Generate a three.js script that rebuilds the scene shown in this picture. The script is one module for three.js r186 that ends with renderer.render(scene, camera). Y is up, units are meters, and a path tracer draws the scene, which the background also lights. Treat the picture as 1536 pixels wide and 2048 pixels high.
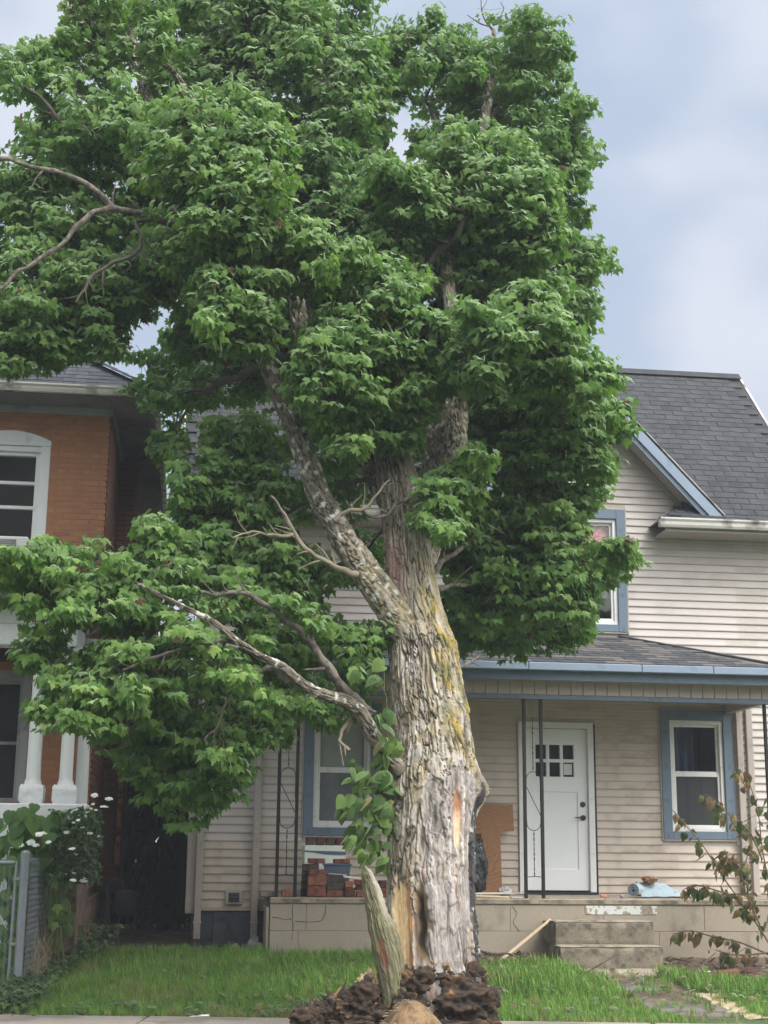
import * as THREE from 'three';
import { mergeGeometries, mergeVertices } from 'three/addons/utils/BufferGeometryUtils.js';
import { ImprovedNoise } from 'three/addons/math/ImprovedNoise.js';

// ---------------------------------------------------------------- camera, sky, sun, exposure
const scene = new THREE.Scene();
const camera = new THREE.PerspectiveCamera(39.48, 768 / 1024, 0.1, 900);
camera.rotation.order = 'YXZ';
camera.position.set(0, 1.55, 0);
camera.rotation.set(THREE.MathUtils.degToRad(13.2), THREE.MathUtils.degToRad(-7.3), 0.0095);
camera.updateMatrixWorld(true);

const renderer = new THREE.WebGLRenderer({ antialias: true });
renderer.setSize(768, 1024);
renderer.toneMapping = THREE.LinearToneMapping;
renderer.toneMappingExposure = 2.28;
scene.fog = new THREE.FogExp2(new THREE.Color().setRGB(0.72, 0.77, 0.84), 0.0017);   // thin haze added to lift the darkest tones
renderer.shadowMap.enabled = true;
renderer.shadowMap.type = THREE.PCFSoftShadowMap;

const SUN_DIR = new THREE.Vector3(0.38, 0.80, 0.50).normalize();     // high, behind the photographer's right shoulder, veiled
const sun = new THREE.DirectionalLight(new THREE.Color(1.0, 0.955, 0.88), 0.75);
sun.position.copy(SUN_DIR).multiplyScalar(60).add(new THREE.Vector3(2, 3, -15));
sun.target.position.set(2, 3, -15);
sun.castShadow = true;
sun.shadow.radius = 36;
sun.shadow.mapSize.set(2048, 2048);
Object.assign(sun.shadow.camera, { left: -18, right: 18, top: 18, bottom: -18, near: 1, far: 140 });
scene.add(sun, sun.target);

// ---------------------------------------------------------------- chance and noise
function rng(seed) { let a = seed >>> 0; return () => { a = (a + 0x6d2b79f5) | 0; let t = Math.imul(a ^ (a >>> 15), 1 | a); t = (t + Math.imul(t ^ (t >>> 7), 61 | t)) ^ t; return ((t ^ (t >>> 14)) >>> 0) / 4294967296; }; }
const PN = new ImprovedNoise();
const n3 = (x, y, z = 0) => PN.noise(x, y, z);
function fbm(x, y, z, o = 4) { let s = 0, a = 0.5; for (let i = 0; i < o; i++) { s += a * n3(x, y, z); x = x * 2.03 + 7.1; y = y * 2.03 + 3.7; z = z * 2.03 + 1.3; a *= 0.5; } return s; }
const hash = (x, y, s = 0) => { let h = (Math.imul(x | 0, 374761393) + Math.imul(y | 0, 668265263) + Math.imul(s | 0, 1274126177)) | 0; h = Math.imul(h ^ (h >>> 13), 1274126177); return ((h ^ (h >>> 16)) >>> 0) / 4294967296; };
function pnoise(x, y, p, s) { // value noise that repeats after p cells
  const xi = Math.floor(x), yi = Math.floor(y), fx = x - xi, fy = y - yi, u = fx * fx * (3 - 2 * fx), v = fy * fy * (3 - 2 * fy), m = (k) => ((k % p) + p) % p;
  const a = hash(m(xi), m(yi), s), b = hash(m(xi + 1), m(yi), s), c = hash(m(xi), m(yi + 1), s), d = hash(m(xi + 1), m(yi + 1), s);
  return a + (b - a) * u + (c - a) * v + (a - b - c + d) * u * v;
}
function pf(u, v, p, s, o = 4) { let r = 0, a = 0.5, t = 0; for (let i = 0; i < o; i++) { r += a * pnoise(u * p, v * p, p, s + i); t += a; a *= 0.5; p *= 2; } return r / t; }
const sm = (a, b, x) => { const t = Math.min(1, Math.max(0, (x - a) / (b - a))); return t * t * (3 - 2 * t); };
const lerp = (a, b, t) => a + (b - a) * t;
const mix3 = (a, b, t) => [lerp(a[0], b[0], t), lerp(a[1], b[1], t), lerp(a[2], b[2], t)];
const clamp = (x, a = 0, b = 1) => Math.min(b, Math.max(a, x));

// ---------------------------------------------------------------- sky: thin high overcast with paler bands
{
  const W = 1536, H = 768, d = new Float32Array(W * H * 4);
  for (let j = 0; j < H; j++) for (let i = 0; i < W; i++) {
    const el = ((j + 0.5) / H - 0.5) * Math.PI, az = ((i + 0.5) / W - 0.5) * 2 * Math.PI;
    const x = Math.cos(el) * Math.cos(az), y = Math.sin(el), z = Math.cos(el) * Math.sin(az);
    let c;
    if (y < -0.02) c = [0.16, 0.16, 0.15];
    else {
      const k = 1 / (Math.max(y, 0) + 0.32), q = 1.25 * fbm(x * k * 2.3 + 3, z * k * 2.3 + 9, 2.2, 6) + 0.55 * fbm(x * 3.1 + 5, y * 5.5, z * 3.1, 5);
      const cl = sm(-0.28, 0.24, q), hz = Math.pow(1 - Math.max(y, 0), 3);
      const blue = mix3([0.21, 0.255, 0.33], [0.25, 0.285, 0.355], hz), white = mix3([0.315, 0.345, 0.40], [0.345, 0.34, 0.375], hz);
      c = mix3(blue, white, cl);
      const s = Math.max(0, x * SUN_DIR.x + y * SUN_DIR.y + z * SUN_DIR.z);
      const g = 1.95 * Math.pow(s, 3.0) + 2.2 * Math.pow(s, 28);           // light that the veil scatters round the sun
      c = [c[0] + g, c[1] + g * 0.97, c[2] + g * 0.9];
    }
    const o = (j * W + i) * 4; d[o] = c[0]; d[o + 1] = c[1]; d[o + 2] = c[2]; d[o + 3] = 1;
  }
  const t = new THREE.DataTexture(d, W, H, THREE.RGBAFormat, THREE.FloatType);
  t.mapping = THREE.EquirectangularReflectionMapping; t.magFilter = t.minFilter = THREE.LinearFilter; t.wrapS = THREE.RepeatWrapping; t.needsUpdate = true;
  scene.background = t; scene.environment = t;
}

// ---------------------------------------------------------------- naming
const counts = new Map();
function numbered(name) { const k = counts.get(name) || 0; counts.set(name, k + 1); return k ? name + '_' + String(k).padStart(3, '0') : name; }
function tag(o, label, category, group, kind) { if (label) o.userData.label = label; if (category) o.userData.category = category; if (group) o.userData.group = group; if (kind) o.userData.kind = kind; return o; }
function thing(name, pos, label, category, group) { const g = new THREE.Group(); g.name = numbered(name); g.position.set(...pos); scene.add(g); return tag(g, label, category, group); }
function worldOf(o) { const v = new THREE.Vector3(); for (let p = o; p && p !== scene; p = p.parent) v.add(p.position); return v; }
// a part: its geometry stands at pos (world metres); parents are only ever shifted
function part(name, geo, mat, parent, pos = [0, 0, 0], rot) {
  const m = new THREE.Mesh(geo, mat), w = worldOf(parent);
  m.name = parent === scene ? numbered(name) : name; m.castShadow = m.receiveShadow = true;
  m.position.set(pos[0] - w.x, pos[1] - w.y, pos[2] - w.z); if (rot) m.rotation.set(...rot);
  parent.add(m); return m;
}
const struct = (name, geo, mat, pos, rot) => tag(part(name, geo, mat, scene, pos, rot), null, null, null, 'structure');
// a survey point of the photograph: the place at distance D (metres along the street's normal) seen at pixel (px, py)
const CQ = camera.quaternion.clone(), CP = camera.position.clone();
function at(px, py, D) { const r = new THREE.Vector3((px - 768) / 2854, -(py - 1024) / 2854, -1).applyQuaternion(CQ); return r.multiplyScalar(D / -r.z).add(CP); }
const mpp = (D) => D / 2800;                                            // metres per pixel out there

// ---------------------------------------------------------------- geometry helpers
function uvBox(g) { // uv in metres, by the dominant normal
  if (g.index) g = g.toNonIndexed();
  g.computeVertexNormals();
  const p = g.attributes.position, uv = new Float32Array(p.count * 2), a = new THREE.Vector3(), b = new THREE.Vector3(), c = new THREE.Vector3();
  for (let i = 0; i < p.count; i += 3) {
    a.fromBufferAttribute(p, i); b.fromBufferAttribute(p, i + 1).sub(a); c.fromBufferAttribute(p, i + 2).sub(a); b.cross(c);
    const x = Math.abs(b.x), y = Math.abs(b.y), z = Math.abs(b.z);
    for (let k = i; k < i + 3; k++) { const X = p.getX(k), Y = p.getY(k), Z = p.getZ(k); const [s, t] = z >= x && z >= y ? [X, Y] : x >= y ? [Z, Y] : [X, Z]; uv[k * 2] = s; uv[k * 2 + 1] = t; }
  }
  g.setAttribute('uv', new THREE.BufferAttribute(uv, 2)); return g;
}
const uvShift = (g, s, t) => { const u = g.attributes.uv; for (let i = 0; i < u.count; i++) u.setXY(i, u.getX(i) + s, u.getY(i) + t); return g; };
function tri(list) { const g = new THREE.BufferGeometry(); g.setAttribute('position', new THREE.BufferAttribute(new Float32Array(list), 3)); return g; }
// chamfered box, centred; 44 triangles
function bev(w, h, d, b = 0.004, jit = 0, seed = 1) {
  const X = w / 2, Y = h / 2, Z = d / 2, R = rng(seed), J = {};
  b = Math.min(b, X * 0.6, Y * 0.6, Z * 0.6);
  const V = (sx, sy, sz, k) => { const key = '' + sx + sy + sz; if (!J[key]) J[key] = [(R() - 0.5) * jit, (R() - 0.5) * jit, (R() - 0.5) * jit]; const j = J[key];
    return [sx * (X - (k === 0 ? 0 : b)) + j[0], sy * (Y - (k === 1 ? 0 : b)) + j[1], sz * (Z - (k === 2 ? 0 : b)) + j[2]]; };
  const out = [], T = (p, q, r, flip) => (flip ? out.push(...p, ...r, ...q) : out.push(...p, ...q, ...r)), Q = (p, q, r, s, f) => { T(p, q, r, f); T(p, r, s, f); };
  for (const s of [-1, 1]) {
    Q(V(s, -1, -1, 0), V(s, 1, -1, 0), V(s, 1, 1, 0), V(s, -1, 1, 0), s < 0);
    Q(V(-1, s, -1, 1), V(-1, s, 1, 1), V(1, s, 1, 1), V(1, s, -1, 1), s < 0);
    Q(V(-1, -1, s, 2), V(1, -1, s, 2), V(1, 1, s, 2), V(-1, 1, s, 2), s < 0);
  }
  for (const s of [-1, 1]) for (const t of [-1, 1]) {
    Q(V(s, t, -1, 0), V(s, t, -1, 1), V(s, t, 1, 1), V(s, t, 1, 0), s * t < 0);
    Q(V(s, -1, t, 0), V(s, 1, t, 0), V(s, 1, t, 2), V(s, -1, t, 2), s * t < 0);
    Q(V(-1, s, t, 1), V(-1, s, t, 2), V(1, s, t, 2), V(1, s, t, 1), s * t < 0);
    for (const r of [-1, 1]) T(V(s, t, r, 0), V(s, t, r, 1), V(s, t, r, 2), s * t * r < 0);
  }
  return uvBox(tri(out));
}
const bevCache = new Map();
function bevC(w, h, d, b, jit, seed) { const k = [w, h, d, b, jit, seed].map((x) => (typeof x === 'number' ? x.toFixed(4) : '')).join(); if (!bevCache.has(k)) bevCache.set(k, bev(w, h, d, b, jit, seed)); return bevCache.get(k); }
const box = (x0, x1, y0, y1, z0, z1, b = 0.003) => ({ g: bevC(x1 - x0, y1 - y0, Math.abs(z1 - z0), b), p: [(x0 + x1) / 2, (y0 + y1) / 2, (z0 + z1) / 2] });
function boxPart(name, mat, parent, x0, x1, y0, y1, z0, z1, b) { const q = box(x0, x1, y0, y1, z0, z1, b); return part(name, q.g, mat, parent, q.p); }
const shifted = (g, x, y, z) => g.clone().translate(x, y, z);
function merged(list) { return mergeGeometries(list.map((g) => { const q = g.index ? g.toNonIndexed() : g; const r = new THREE.BufferGeometry(); for (const k of ['position', 'normal', 'uv']) r.setAttribute(k, q.attributes[k]); return r; })); }
function prism(profile, len) { // profile: [y, z] points, counter-clockwise seen from +x; runs along x from 0 to len
  const o = [], n = profile.length;
  for (let i = 0; i < n; i++) { const [y0, z0] = profile[i], [y1, z1] = profile[(i + 1) % n]; o.push(0, y0, z0, 0, y1, z1, len, y1, z1, 0, y0, z0, len, y1, z1, len, y0, z0); }
  for (let i = 1; i < n - 1; i++) { const [a, b, c] = [profile[0], profile[i], profile[i + 1]]; o.push(0, a[0], a[1], 0, c[0], c[1], 0, b[0], b[1], len, a[0], a[1], len, b[0], b[1], len, c[0], c[1]); }
  return uvBox(tri(o));
}
// a tube along points with its own radius at each; n sides, optional closed ends
function tube(pts, rad, n = 8, sub = 4, rough = 0, seed = 0, cap = true) {
  const cur = new THREE.CatmullRomCurve3(pts, false, 'centripetal'), N = (pts.length - 1) * sub, pos = [], uv = [], idx = [];
  let prev = null, L = 0, last = null; const nrm = new THREE.Vector3(), bin = new THREE.Vector3();
  for (let i = 0; i <= N; i++) {
    const t = i / N, k = t * (pts.length - 1), a = Math.min(pts.length - 2, Math.floor(k)), p = cur.getPoint(t), T = cur.getTangent(t);
    const r = typeof rad === 'number' ? rad : lerp(rad[a], rad[a + 1], k - a);
    if (!prev) { nrm.set(0, 0, 1).cross(T); if (nrm.lengthSq() < 1e-3) nrm.set(1, 0, 0).cross(T); nrm.normalize(); } else { nrm.copy(prev).addScaledVector(T, -prev.dot(T)).normalize(); }
    prev = nrm.clone(); bin.crossVectors(T, nrm); if (last) L += p.distanceTo(last); last = p.clone();
    for (let j = 0; j <= n; j++) {
      const th = (j % n) / n * 2 * Math.PI, q = rough ? 1 + rough * fbm(p.x * 9 + Math.cos(th) * 1.7 + seed, p.y * 9, p.z * 9 + Math.sin(th) * 1.7, 2) * 2 : 1;
      pos.push(p.x + (nrm.x * Math.cos(th) + bin.x * Math.sin(th)) * r * q, p.y + (nrm.y * Math.cos(th) + bin.y * Math.sin(th)) * r * q, p.z + (nrm.z * Math.cos(th) + bin.z * Math.sin(th)) * r * q);
      uv.push(j / n * Math.max(0.05, 2 * Math.PI * r), L);
    }
  }
  for (let i = 0; i < N; i++) for (let j = 0; j < n; j++) { const a = i * (n + 1) + j, b = a + n + 1; idx.push(a, a + 1, b, b, a + 1, b + 1); }
  if (cap) for (const e of [0, N]) { const c = pos.length / 3, p = cur.getPoint(e / N); pos.push(p.x, p.y, p.z); uv.push(0, 0); for (let j = 0; j < n; j++) { const a = e * (n + 1) + j; e ? idx.push(a, a + 1, c) : idx.push(a + 1, a, c); } }
  const g = new THREE.BufferGeometry(); g.setAttribute('position', new THREE.Float32BufferAttribute(pos, 3)); g.setAttribute('uv', new THREE.Float32BufferAttribute(uv, 2)); g.setIndex(idx); g.computeVertexNormals(); return g;
}
const V3 = (x, y, z) => new THREE.Vector3(x, y, z);

// ---------------------------------------------------------------- materials
const enc = (x) => Math.round(255 * clamp(x <= 0.0031308 ? 12.92 * x : 1.055 * Math.pow(x, 1 / 2.4) - 0.055));
function tex(n, f, metres, grey = false) { // f(u, v) -> linear colour or a number
  const d = new Uint8Array(n * n * 4);
  for (let j = 0; j < n; j++) for (let i = 0; i < n; i++) { const c = f(i / n, j / n), o = (j * n + i) * 4; if (grey) { d[o] = d[o + 1] = d[o + 2] = Math.round(255 * clamp(c)); } else { d[o] = enc(c[0]); d[o + 1] = enc(c[1]); d[o + 2] = enc(c[2]); } d[o + 3] = 255; }
  const t = new THREE.DataTexture(d, n, n); t.wrapS = t.wrapT = THREE.RepeatWrapping; t.magFilter = THREE.LinearFilter; t.minFilter = THREE.LinearMipmapLinearFilter; t.generateMipmaps = true;
  if (!grey) t.colorSpace = THREE.SRGBColorSpace; t.repeat.set(1 / metres, 1 / metres); t.needsUpdate = true; return t;
}
const std = (o) => new THREE.MeshStandardMaterial(o);
const lin = (c) => new THREE.Color().setRGB(c[0], c[1], c[2]);
// mottled surface: base colour with large and fine variation and, if given, stains of another colour
function mottled(base, { amp = 0.12, stain, stainAt = 0.62, soft = 0.34, metres = 1, rough = 0.85, bump = 0, seed = 1, n = 512, sx = 1, sy = 1, cell = 4, fine = 64 } = {}) {
  const f = (u, v) => pf(u * sx, v * sy, cell, seed, 5), h = (u, v) => pf(u * sx, v * sy, fine, seed + 40, 3);
  const map = tex(n, (u, v) => { const a = f(u, v), b = h(u, v), k = 1 + amp * ((a - 0.5) * 2 + (b - 0.5) * 1.4); let c = base.map((x) => x * k); if (stain) c = mix3(c, stain, sm(stainAt - 0.08, stainAt - 0.08 + soft, pf(u * sx, v * sy, cell * 2, seed + 90, 5))); return c; }, metres);
  const o = { map, roughness: rough };
  if (bump) { o.bumpMap = tex(n, (u, v) => 0.5 * f(u, v) + 0.5 * h(u, v), metres, true); o.bumpScale = bump; }
  return std(o);
}
function woodMat(base, dark, metres, seed, rough = 0.7) { // grain along v
  return std({ map: tex(512, (u, v) => { const w = pf(u, v, 3, seed, 3), g = pf(u * 1 + w * 0.12, v * 0.125, 64, seed + 3, 2), r = 0.5 + 0.5 * Math.sin((u * 14 + w * 5) * 2 * Math.PI); return mix3(base, dark, clamp(0.15 + 0.5 * (g - 0.35) + 0.3 * r * w)); }, metres), roughness: rough });
}

// ================================================================ the setting
const groundH = (x, z) => { const D = -z; let h = D < 13.4 ? 0 : D < 13.95 ? 0.012 * (D - 13.4) / 0.55 : D < 16 ? 0.012 + 0.188 * sm(13.95, 16, D) * 0.55 + 0.188 * 0.45 * (D - 13.95) / 2.05 : D < 17.2 ? 0.2 + 0.1 * (D - 16) / 1.2 : 0.3; if (D > 14.05 && D < 40) h += 0.018 * fbm(x * 0.9, z * 0.9, 5, 3) * sm(14.05, 14.6, D); return h; };
const M = {};
M.soil = mottled([0.085, 0.062, 0.044], { amp: 0.45, stain: [0.15, 0.115, 0.08], stainAt: 0.55, metres: 1.3, rough: 1, bump: 0.012, seed: 3 });
M.turf = mottled([0.05, 0.085, 0.022], { amp: 0.4, stain: [0.14, 0.11, 0.055], stainAt: 0.62, metres: 1.7, rough: 1, bump: 0.01, seed: 5 });
M.walk = mottled([0.30, 0.265, 0.225], { amp: 0.14, stain: [0.19, 0.165, 0.14], stainAt: 0.56, metres: 2.1, rough: 0.95, bump: 0.003, seed: 7 });
M.asphalt = mottled([0.055, 0.055, 0.056], { amp: 0.3, metres: 2, rough: 0.95, bump: 0.004, seed: 9 });
M.pathStone = mottled([0.155, 0.14, 0.125], { amp: 0.25, stain: [0.10, 0.092, 0.082], stainAt: 0.5, metres: 1.5, rough: 0.95, bump: 0.006, seed: 11 });
M.sand = mottled([0.42, 0.33, 0.22], { amp: 0.18, stain: [0.25, 0.19, 0.12], stainAt: 0.6, metres: 0.9, rough: 1, bump: 0.006, seed: 13 });
M.concrete = mottled([0.345, 0.295, 0.235], { amp: 0.09, stain: [0.20, 0.168, 0.135], stainAt: 0.66, metres: 1.9, rough: 0.92, bump: 0.003, seed: 15 });
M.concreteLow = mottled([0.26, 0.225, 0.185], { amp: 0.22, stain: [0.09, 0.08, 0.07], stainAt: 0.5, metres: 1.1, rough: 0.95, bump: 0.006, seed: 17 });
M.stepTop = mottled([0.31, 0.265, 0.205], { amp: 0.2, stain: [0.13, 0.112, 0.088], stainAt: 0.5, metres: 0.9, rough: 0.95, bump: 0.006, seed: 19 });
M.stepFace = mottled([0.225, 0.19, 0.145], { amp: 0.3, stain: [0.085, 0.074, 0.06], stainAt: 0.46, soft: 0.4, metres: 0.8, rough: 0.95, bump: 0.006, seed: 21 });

function sheet(x0, x1, z0, z1, nx, nz, lift, f = groundH) {
  const g = new THREE.PlaneGeometry(1, 1, nx, nz), p = g.attributes.position, u = g.attributes.uv;
  for (let i = 0; i < p.count; i++) { const x = lerp(x0, x1, p.getX(i) + 0.5), z = lerp(z1, z0, p.getY(i) + 0.5); p.setXYZ(i, x, f(x, z) + lift, z); u.setXY(i, x, -z); }
  g.computeVertexNormals(); return g;
}
{ // one sheet to the horizon: fine near the lawn, coarse beyond
  const xs = [-400, -120, -40, -12], zs = [];
  for (let x = -8; x <= 14; x += 0.22) xs.push(x);
  xs.push(20, 45, 120, 400);
  for (let z = 400; z > 0; z -= 50) zs.push(z);
  zs.push(0, -6, -10.4, -13.9); for (let z = -14; z > -19.5; z -= 0.14) zs.push(z); for (let z = -20; z > -36; z -= 1.5) zs.push(z); zs.push(-45, -70, -120, -250, -400);
  const pos = [], uv = [], idx = [], W = xs.length;
  for (const z of zs) for (const x of xs) { pos.push(x, groundH(x, z) - (z > -10.4 ? 0.14 : 0) - (z < -13.9 && z > -14.02 ? 0.006 : 0), z); uv.push(x, -z); }
  for (let j = 0; j < zs.length - 1; j++) for (let i = 0; i < W - 1; i++) { const a = j * W + i, b = a + W; idx.push(a, a + 1, b, b, a + 1, b + 1); }
  const g = new THREE.BufferGeometry(); g.setAttribute('position', new THREE.Float32BufferAttribute(pos, 3)); g.setAttribute('uv', new THREE.Float32BufferAttribute(uv, 2)); g.setIndex(idx); g.computeVertexNormals();
  struct('ground', g, M.turf);
}
struct('road', sheet(-90, 90, -10.1, 0.5, 40, 4, 0, () => -0.125), M.asphalt);
struct('kerb', bev(180, 0.15, 0.15, 0.02), M.walk, [0, -0.065, -10.26]);
{ // pavement slabs in front of the lawn
  const g = tag(new THREE.Group(), null, null, null, 'structure'); g.name = 'sidewalk'; scene.add(g);
  for (let i = 0; i < 14; i++) { const x = -7.2 + i * 1.5; part('paving_slab', bevC(1.488, 0.1, 1.3, 0.008), M.walk, g, [x, -0.022 + 0.006 * hash(i, 3), -13.27 + 0.16 * (x + 1)], [0, -0.16, 0]); }
}
struct('bare_soil', sheet(5.25, 9.2, -17.04, -15.35, 40, 18, 0.008, (x, z) => groundH(x, z) + 0.03 * fbm(x * 2.4, z * 2.4, 1, 3) + 0.004 - 0.05 * sm(-15.75, -15.35, z + 0.25 * n3(x * 1.3, 3))), M.soil);
struct('soil_strip', sheet(-1.25, 0.92, -23, -17.0, 24, 30, 0.008, (x, z) => groundH(x, z) + 0.035 * fbm(x * 3, z * 3, 1, 3) + 0.01 - 0.05 * sm(-17.55, -17.0, z + 0.3 * n3(x * 2, 9))), M.soil);
struct('soil_bed', sheet(3.2, 4.2, -17.04, -16.5, 14, 8, 0.01, (x, z) => groundH(x, z) + 0.05 * sm(-16.5, -16.8, z) + 0.03 * fbm(x * 4, z * 4, 1, 3) - 0.03 * sm(-16.62, -16.5, z)), M.soil);
function crackedSlab(w, d, seed) { const g = new THREE.PlaneGeometry(w, d, 44, 44).rotateX(-Math.PI / 2), p = g.attributes.position; for (let i = 0; i < p.count; i++) { const x = p.getX(i), z = p.getZ(i), e = Math.min(w / 2 - Math.abs(x), d / 2 - Math.abs(z)), wob = 0.07 * fbm(x * 3 + seed, z * 3, 2, 3), cr = Math.abs(n3(x * 1.5 + 0.4 * n3(x * 4, z * 4, seed), z * 1.5, seed)); p.setXYZ(i, x * (1 + wob), 0.012 * fbm(x * 5, z * 5, seed, 4) - 0.05 * (1 - sm(0, 0.05 + wob * 0.5, e)) - 0.03 * (1 - sm(0, 0.035, cr)) + 0.01 * sm(-0.2, 0.2, n3(x * 1.5, z * 1.5, seed)), z * (1 + wob)); } g.computeVertexNormals(); return uvBox(g); }
{ // the broken concrete walk to the steps: five worn slabs and a strip of sand
  const g = tag(new THREE.Group(), null, null, null, 'structure'); g.name = 'front_path'; scene.add(g);
  const spots = [[5.0, -13.66, 0.84, 0.6], [4.86, -14.46, 0.84, 0.92], [4.74, -15.42, 0.92, 0.8]];
  spots.forEach(([x, z, w, d], i) => part('path_slab', crackedSlab(w, d, 31 + i), M.pathStone, g, [x, groundH(x, z) - 0.004, z], [0.075, 0.05 * (hash(i, 8) - 0.5), 0.02 * (hash(i, 9) - 0.5)]));
}
struct('path_bed', sheet(4.1, 5.6, -15.9, -13.3, 16, 26, 0.006, (x, z) => groundH(x, z) - 0.03 * sm(0.42, 0.6, Math.abs(x - lerp(4.9, 4.68, (-z - 14) / 2) + 0.1 * n3(z * 2, 4)))), M.soil);
struct('sand_patch', sheet(5.05, 5.75, -14.9, -13.5, 10, 14, 0.012, (x, z) => groundH(x, z) + 0.02 * fbm(x * 4, z * 4, 2, 2) - 0.03 * sm(0.14, 0.3, Math.abs(x - 5.38 - 0.12 * n3(z * 2, 1)))), M.sand);

// ================================================================ the pale sided house
const WZ = -18.5, DECK = 0.97, PZ = -17.05;
M.vinyl = [0, 1, 2].map((i) => std({ map: tex(512, (u, v) => { const k = 1 + 0.06 * (pf(u, v, 8, 50 + i, 4) - 0.5) * 2 + 0.05 * (pnoise(u * 4, v * 90, 360, 60 + i) - 0.5); let c = [0.52 * k, 0.473 * k, 0.448 * k]; c = mix3(c, [0.30, 0.255, 0.20], 0.5 * sm(0.55, 0.85, pf(u, v, 5, 70 + i, 5))); return c; }, 2.3), roughness: 0.55 }));
M.vinylPorchShade = [0, 1, 2].map((i) => std({ map: tex(512, (u, v) => { const k = 1 + 0.08 * (pf(u, v, 8, 150 + i, 4) - 0.5) * 2; let c = [0.515 * k, 0.445 * k, 0.38 * k]; c = mix3(c, [0.22, 0.165, 0.11], 0.55 * sm(0.5, 0.85, pf(u, v, 6, 170 + i, 5))); return c; }, 1.7), roughness: 0.55 }));  // stained siding copy, porch shade put into its tanner base colour
M.vinylTrim = mottled([0.40, 0.35, 0.315], { amp: 0.07, stain: [0.25, 0.21, 0.18], stainAt: 0.68, metres: 1.1, rough: 0.5, seed: 23 });
M.blue = mottled([0.125, 0.172, 0.23], { amp: 0.1, stain: [0.09, 0.125, 0.17], stainAt: 0.64, metres: 0.9, rough: 0.6, seed: 25 });
M.blueLight = mottled([0.215, 0.275, 0.365], { amp: 0.08, stain: [0.14, 0.19, 0.27], stainAt: 0.66, metres: 1.3, rough: 0.45, seed: 27 });
M.whiteFrame = mottled([0.70, 0.70, 0.69], { amp: 0.05, stain: [0.45, 0.43, 0.40], stainAt: 0.72, metres: 0.7, rough: 0.4, seed: 29 });
M.door = mottled([0.74, 0.76, 0.78], { amp: 0.03, metres: 1.3, rough: 0.38, seed: 33 });
M.black = std({ color: lin([0.012, 0.012, 0.014]), roughness: 0.45 });
M.iron = mottled([0.008, 0.008, 0.008], { amp: 0.3, metres: 0.3, rough: 0.75, seed: 35, n: 128 });
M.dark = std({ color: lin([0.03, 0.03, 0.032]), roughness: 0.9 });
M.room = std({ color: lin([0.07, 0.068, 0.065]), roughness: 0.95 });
M.glass = new THREE.MeshPhysicalMaterial({ color: 0xffffff, transmission: 1, thickness: 0, roughness: 0.02, ior: 1.5, specularIntensity: 1 });
M.screen = std({ color: lin([0.04, 0.042, 0.046]), roughness: 0.75 });
M.shingle = [0, 1, 2, 3].map((i) => mottled([0.043, 0.045, 0.052].map((x) => x * (0.86 + 0.1 * i)), { amp: 0.42, metres: 0.6, rough: 0.95, bump: 0.0015, seed: 200 + i * 7, n: 256, cell: 6, fine: 100 }));
M.shingleOld = mottled([0.10, 0.094, 0.092], { amp: 0.4, stain: [0.13, 0.085, 0.07], stainAt: 0.68, metres: 0.7, rough: 0.95, bump: 0.002, seed: 37 });
M.gutter = mottled([0.62, 0.60, 0.56], { amp: 0.08, stain: [0.16, 0.14, 0.12], stainAt: 0.6, metres: 1.4, rough: 0.5, seed: 39, sx: 1 });
M.foundation = mottled([0.075, 0.085, 0.105], { amp: 0.2, stain: [0.04, 0.045, 0.055], stainAt: 0.55, metres: 0.9, rough: 0.9, seed: 41 });
M.curtain = std({ color: lin([0.42, 0.43, 0.44]), roughness: 0.95 });

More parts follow.
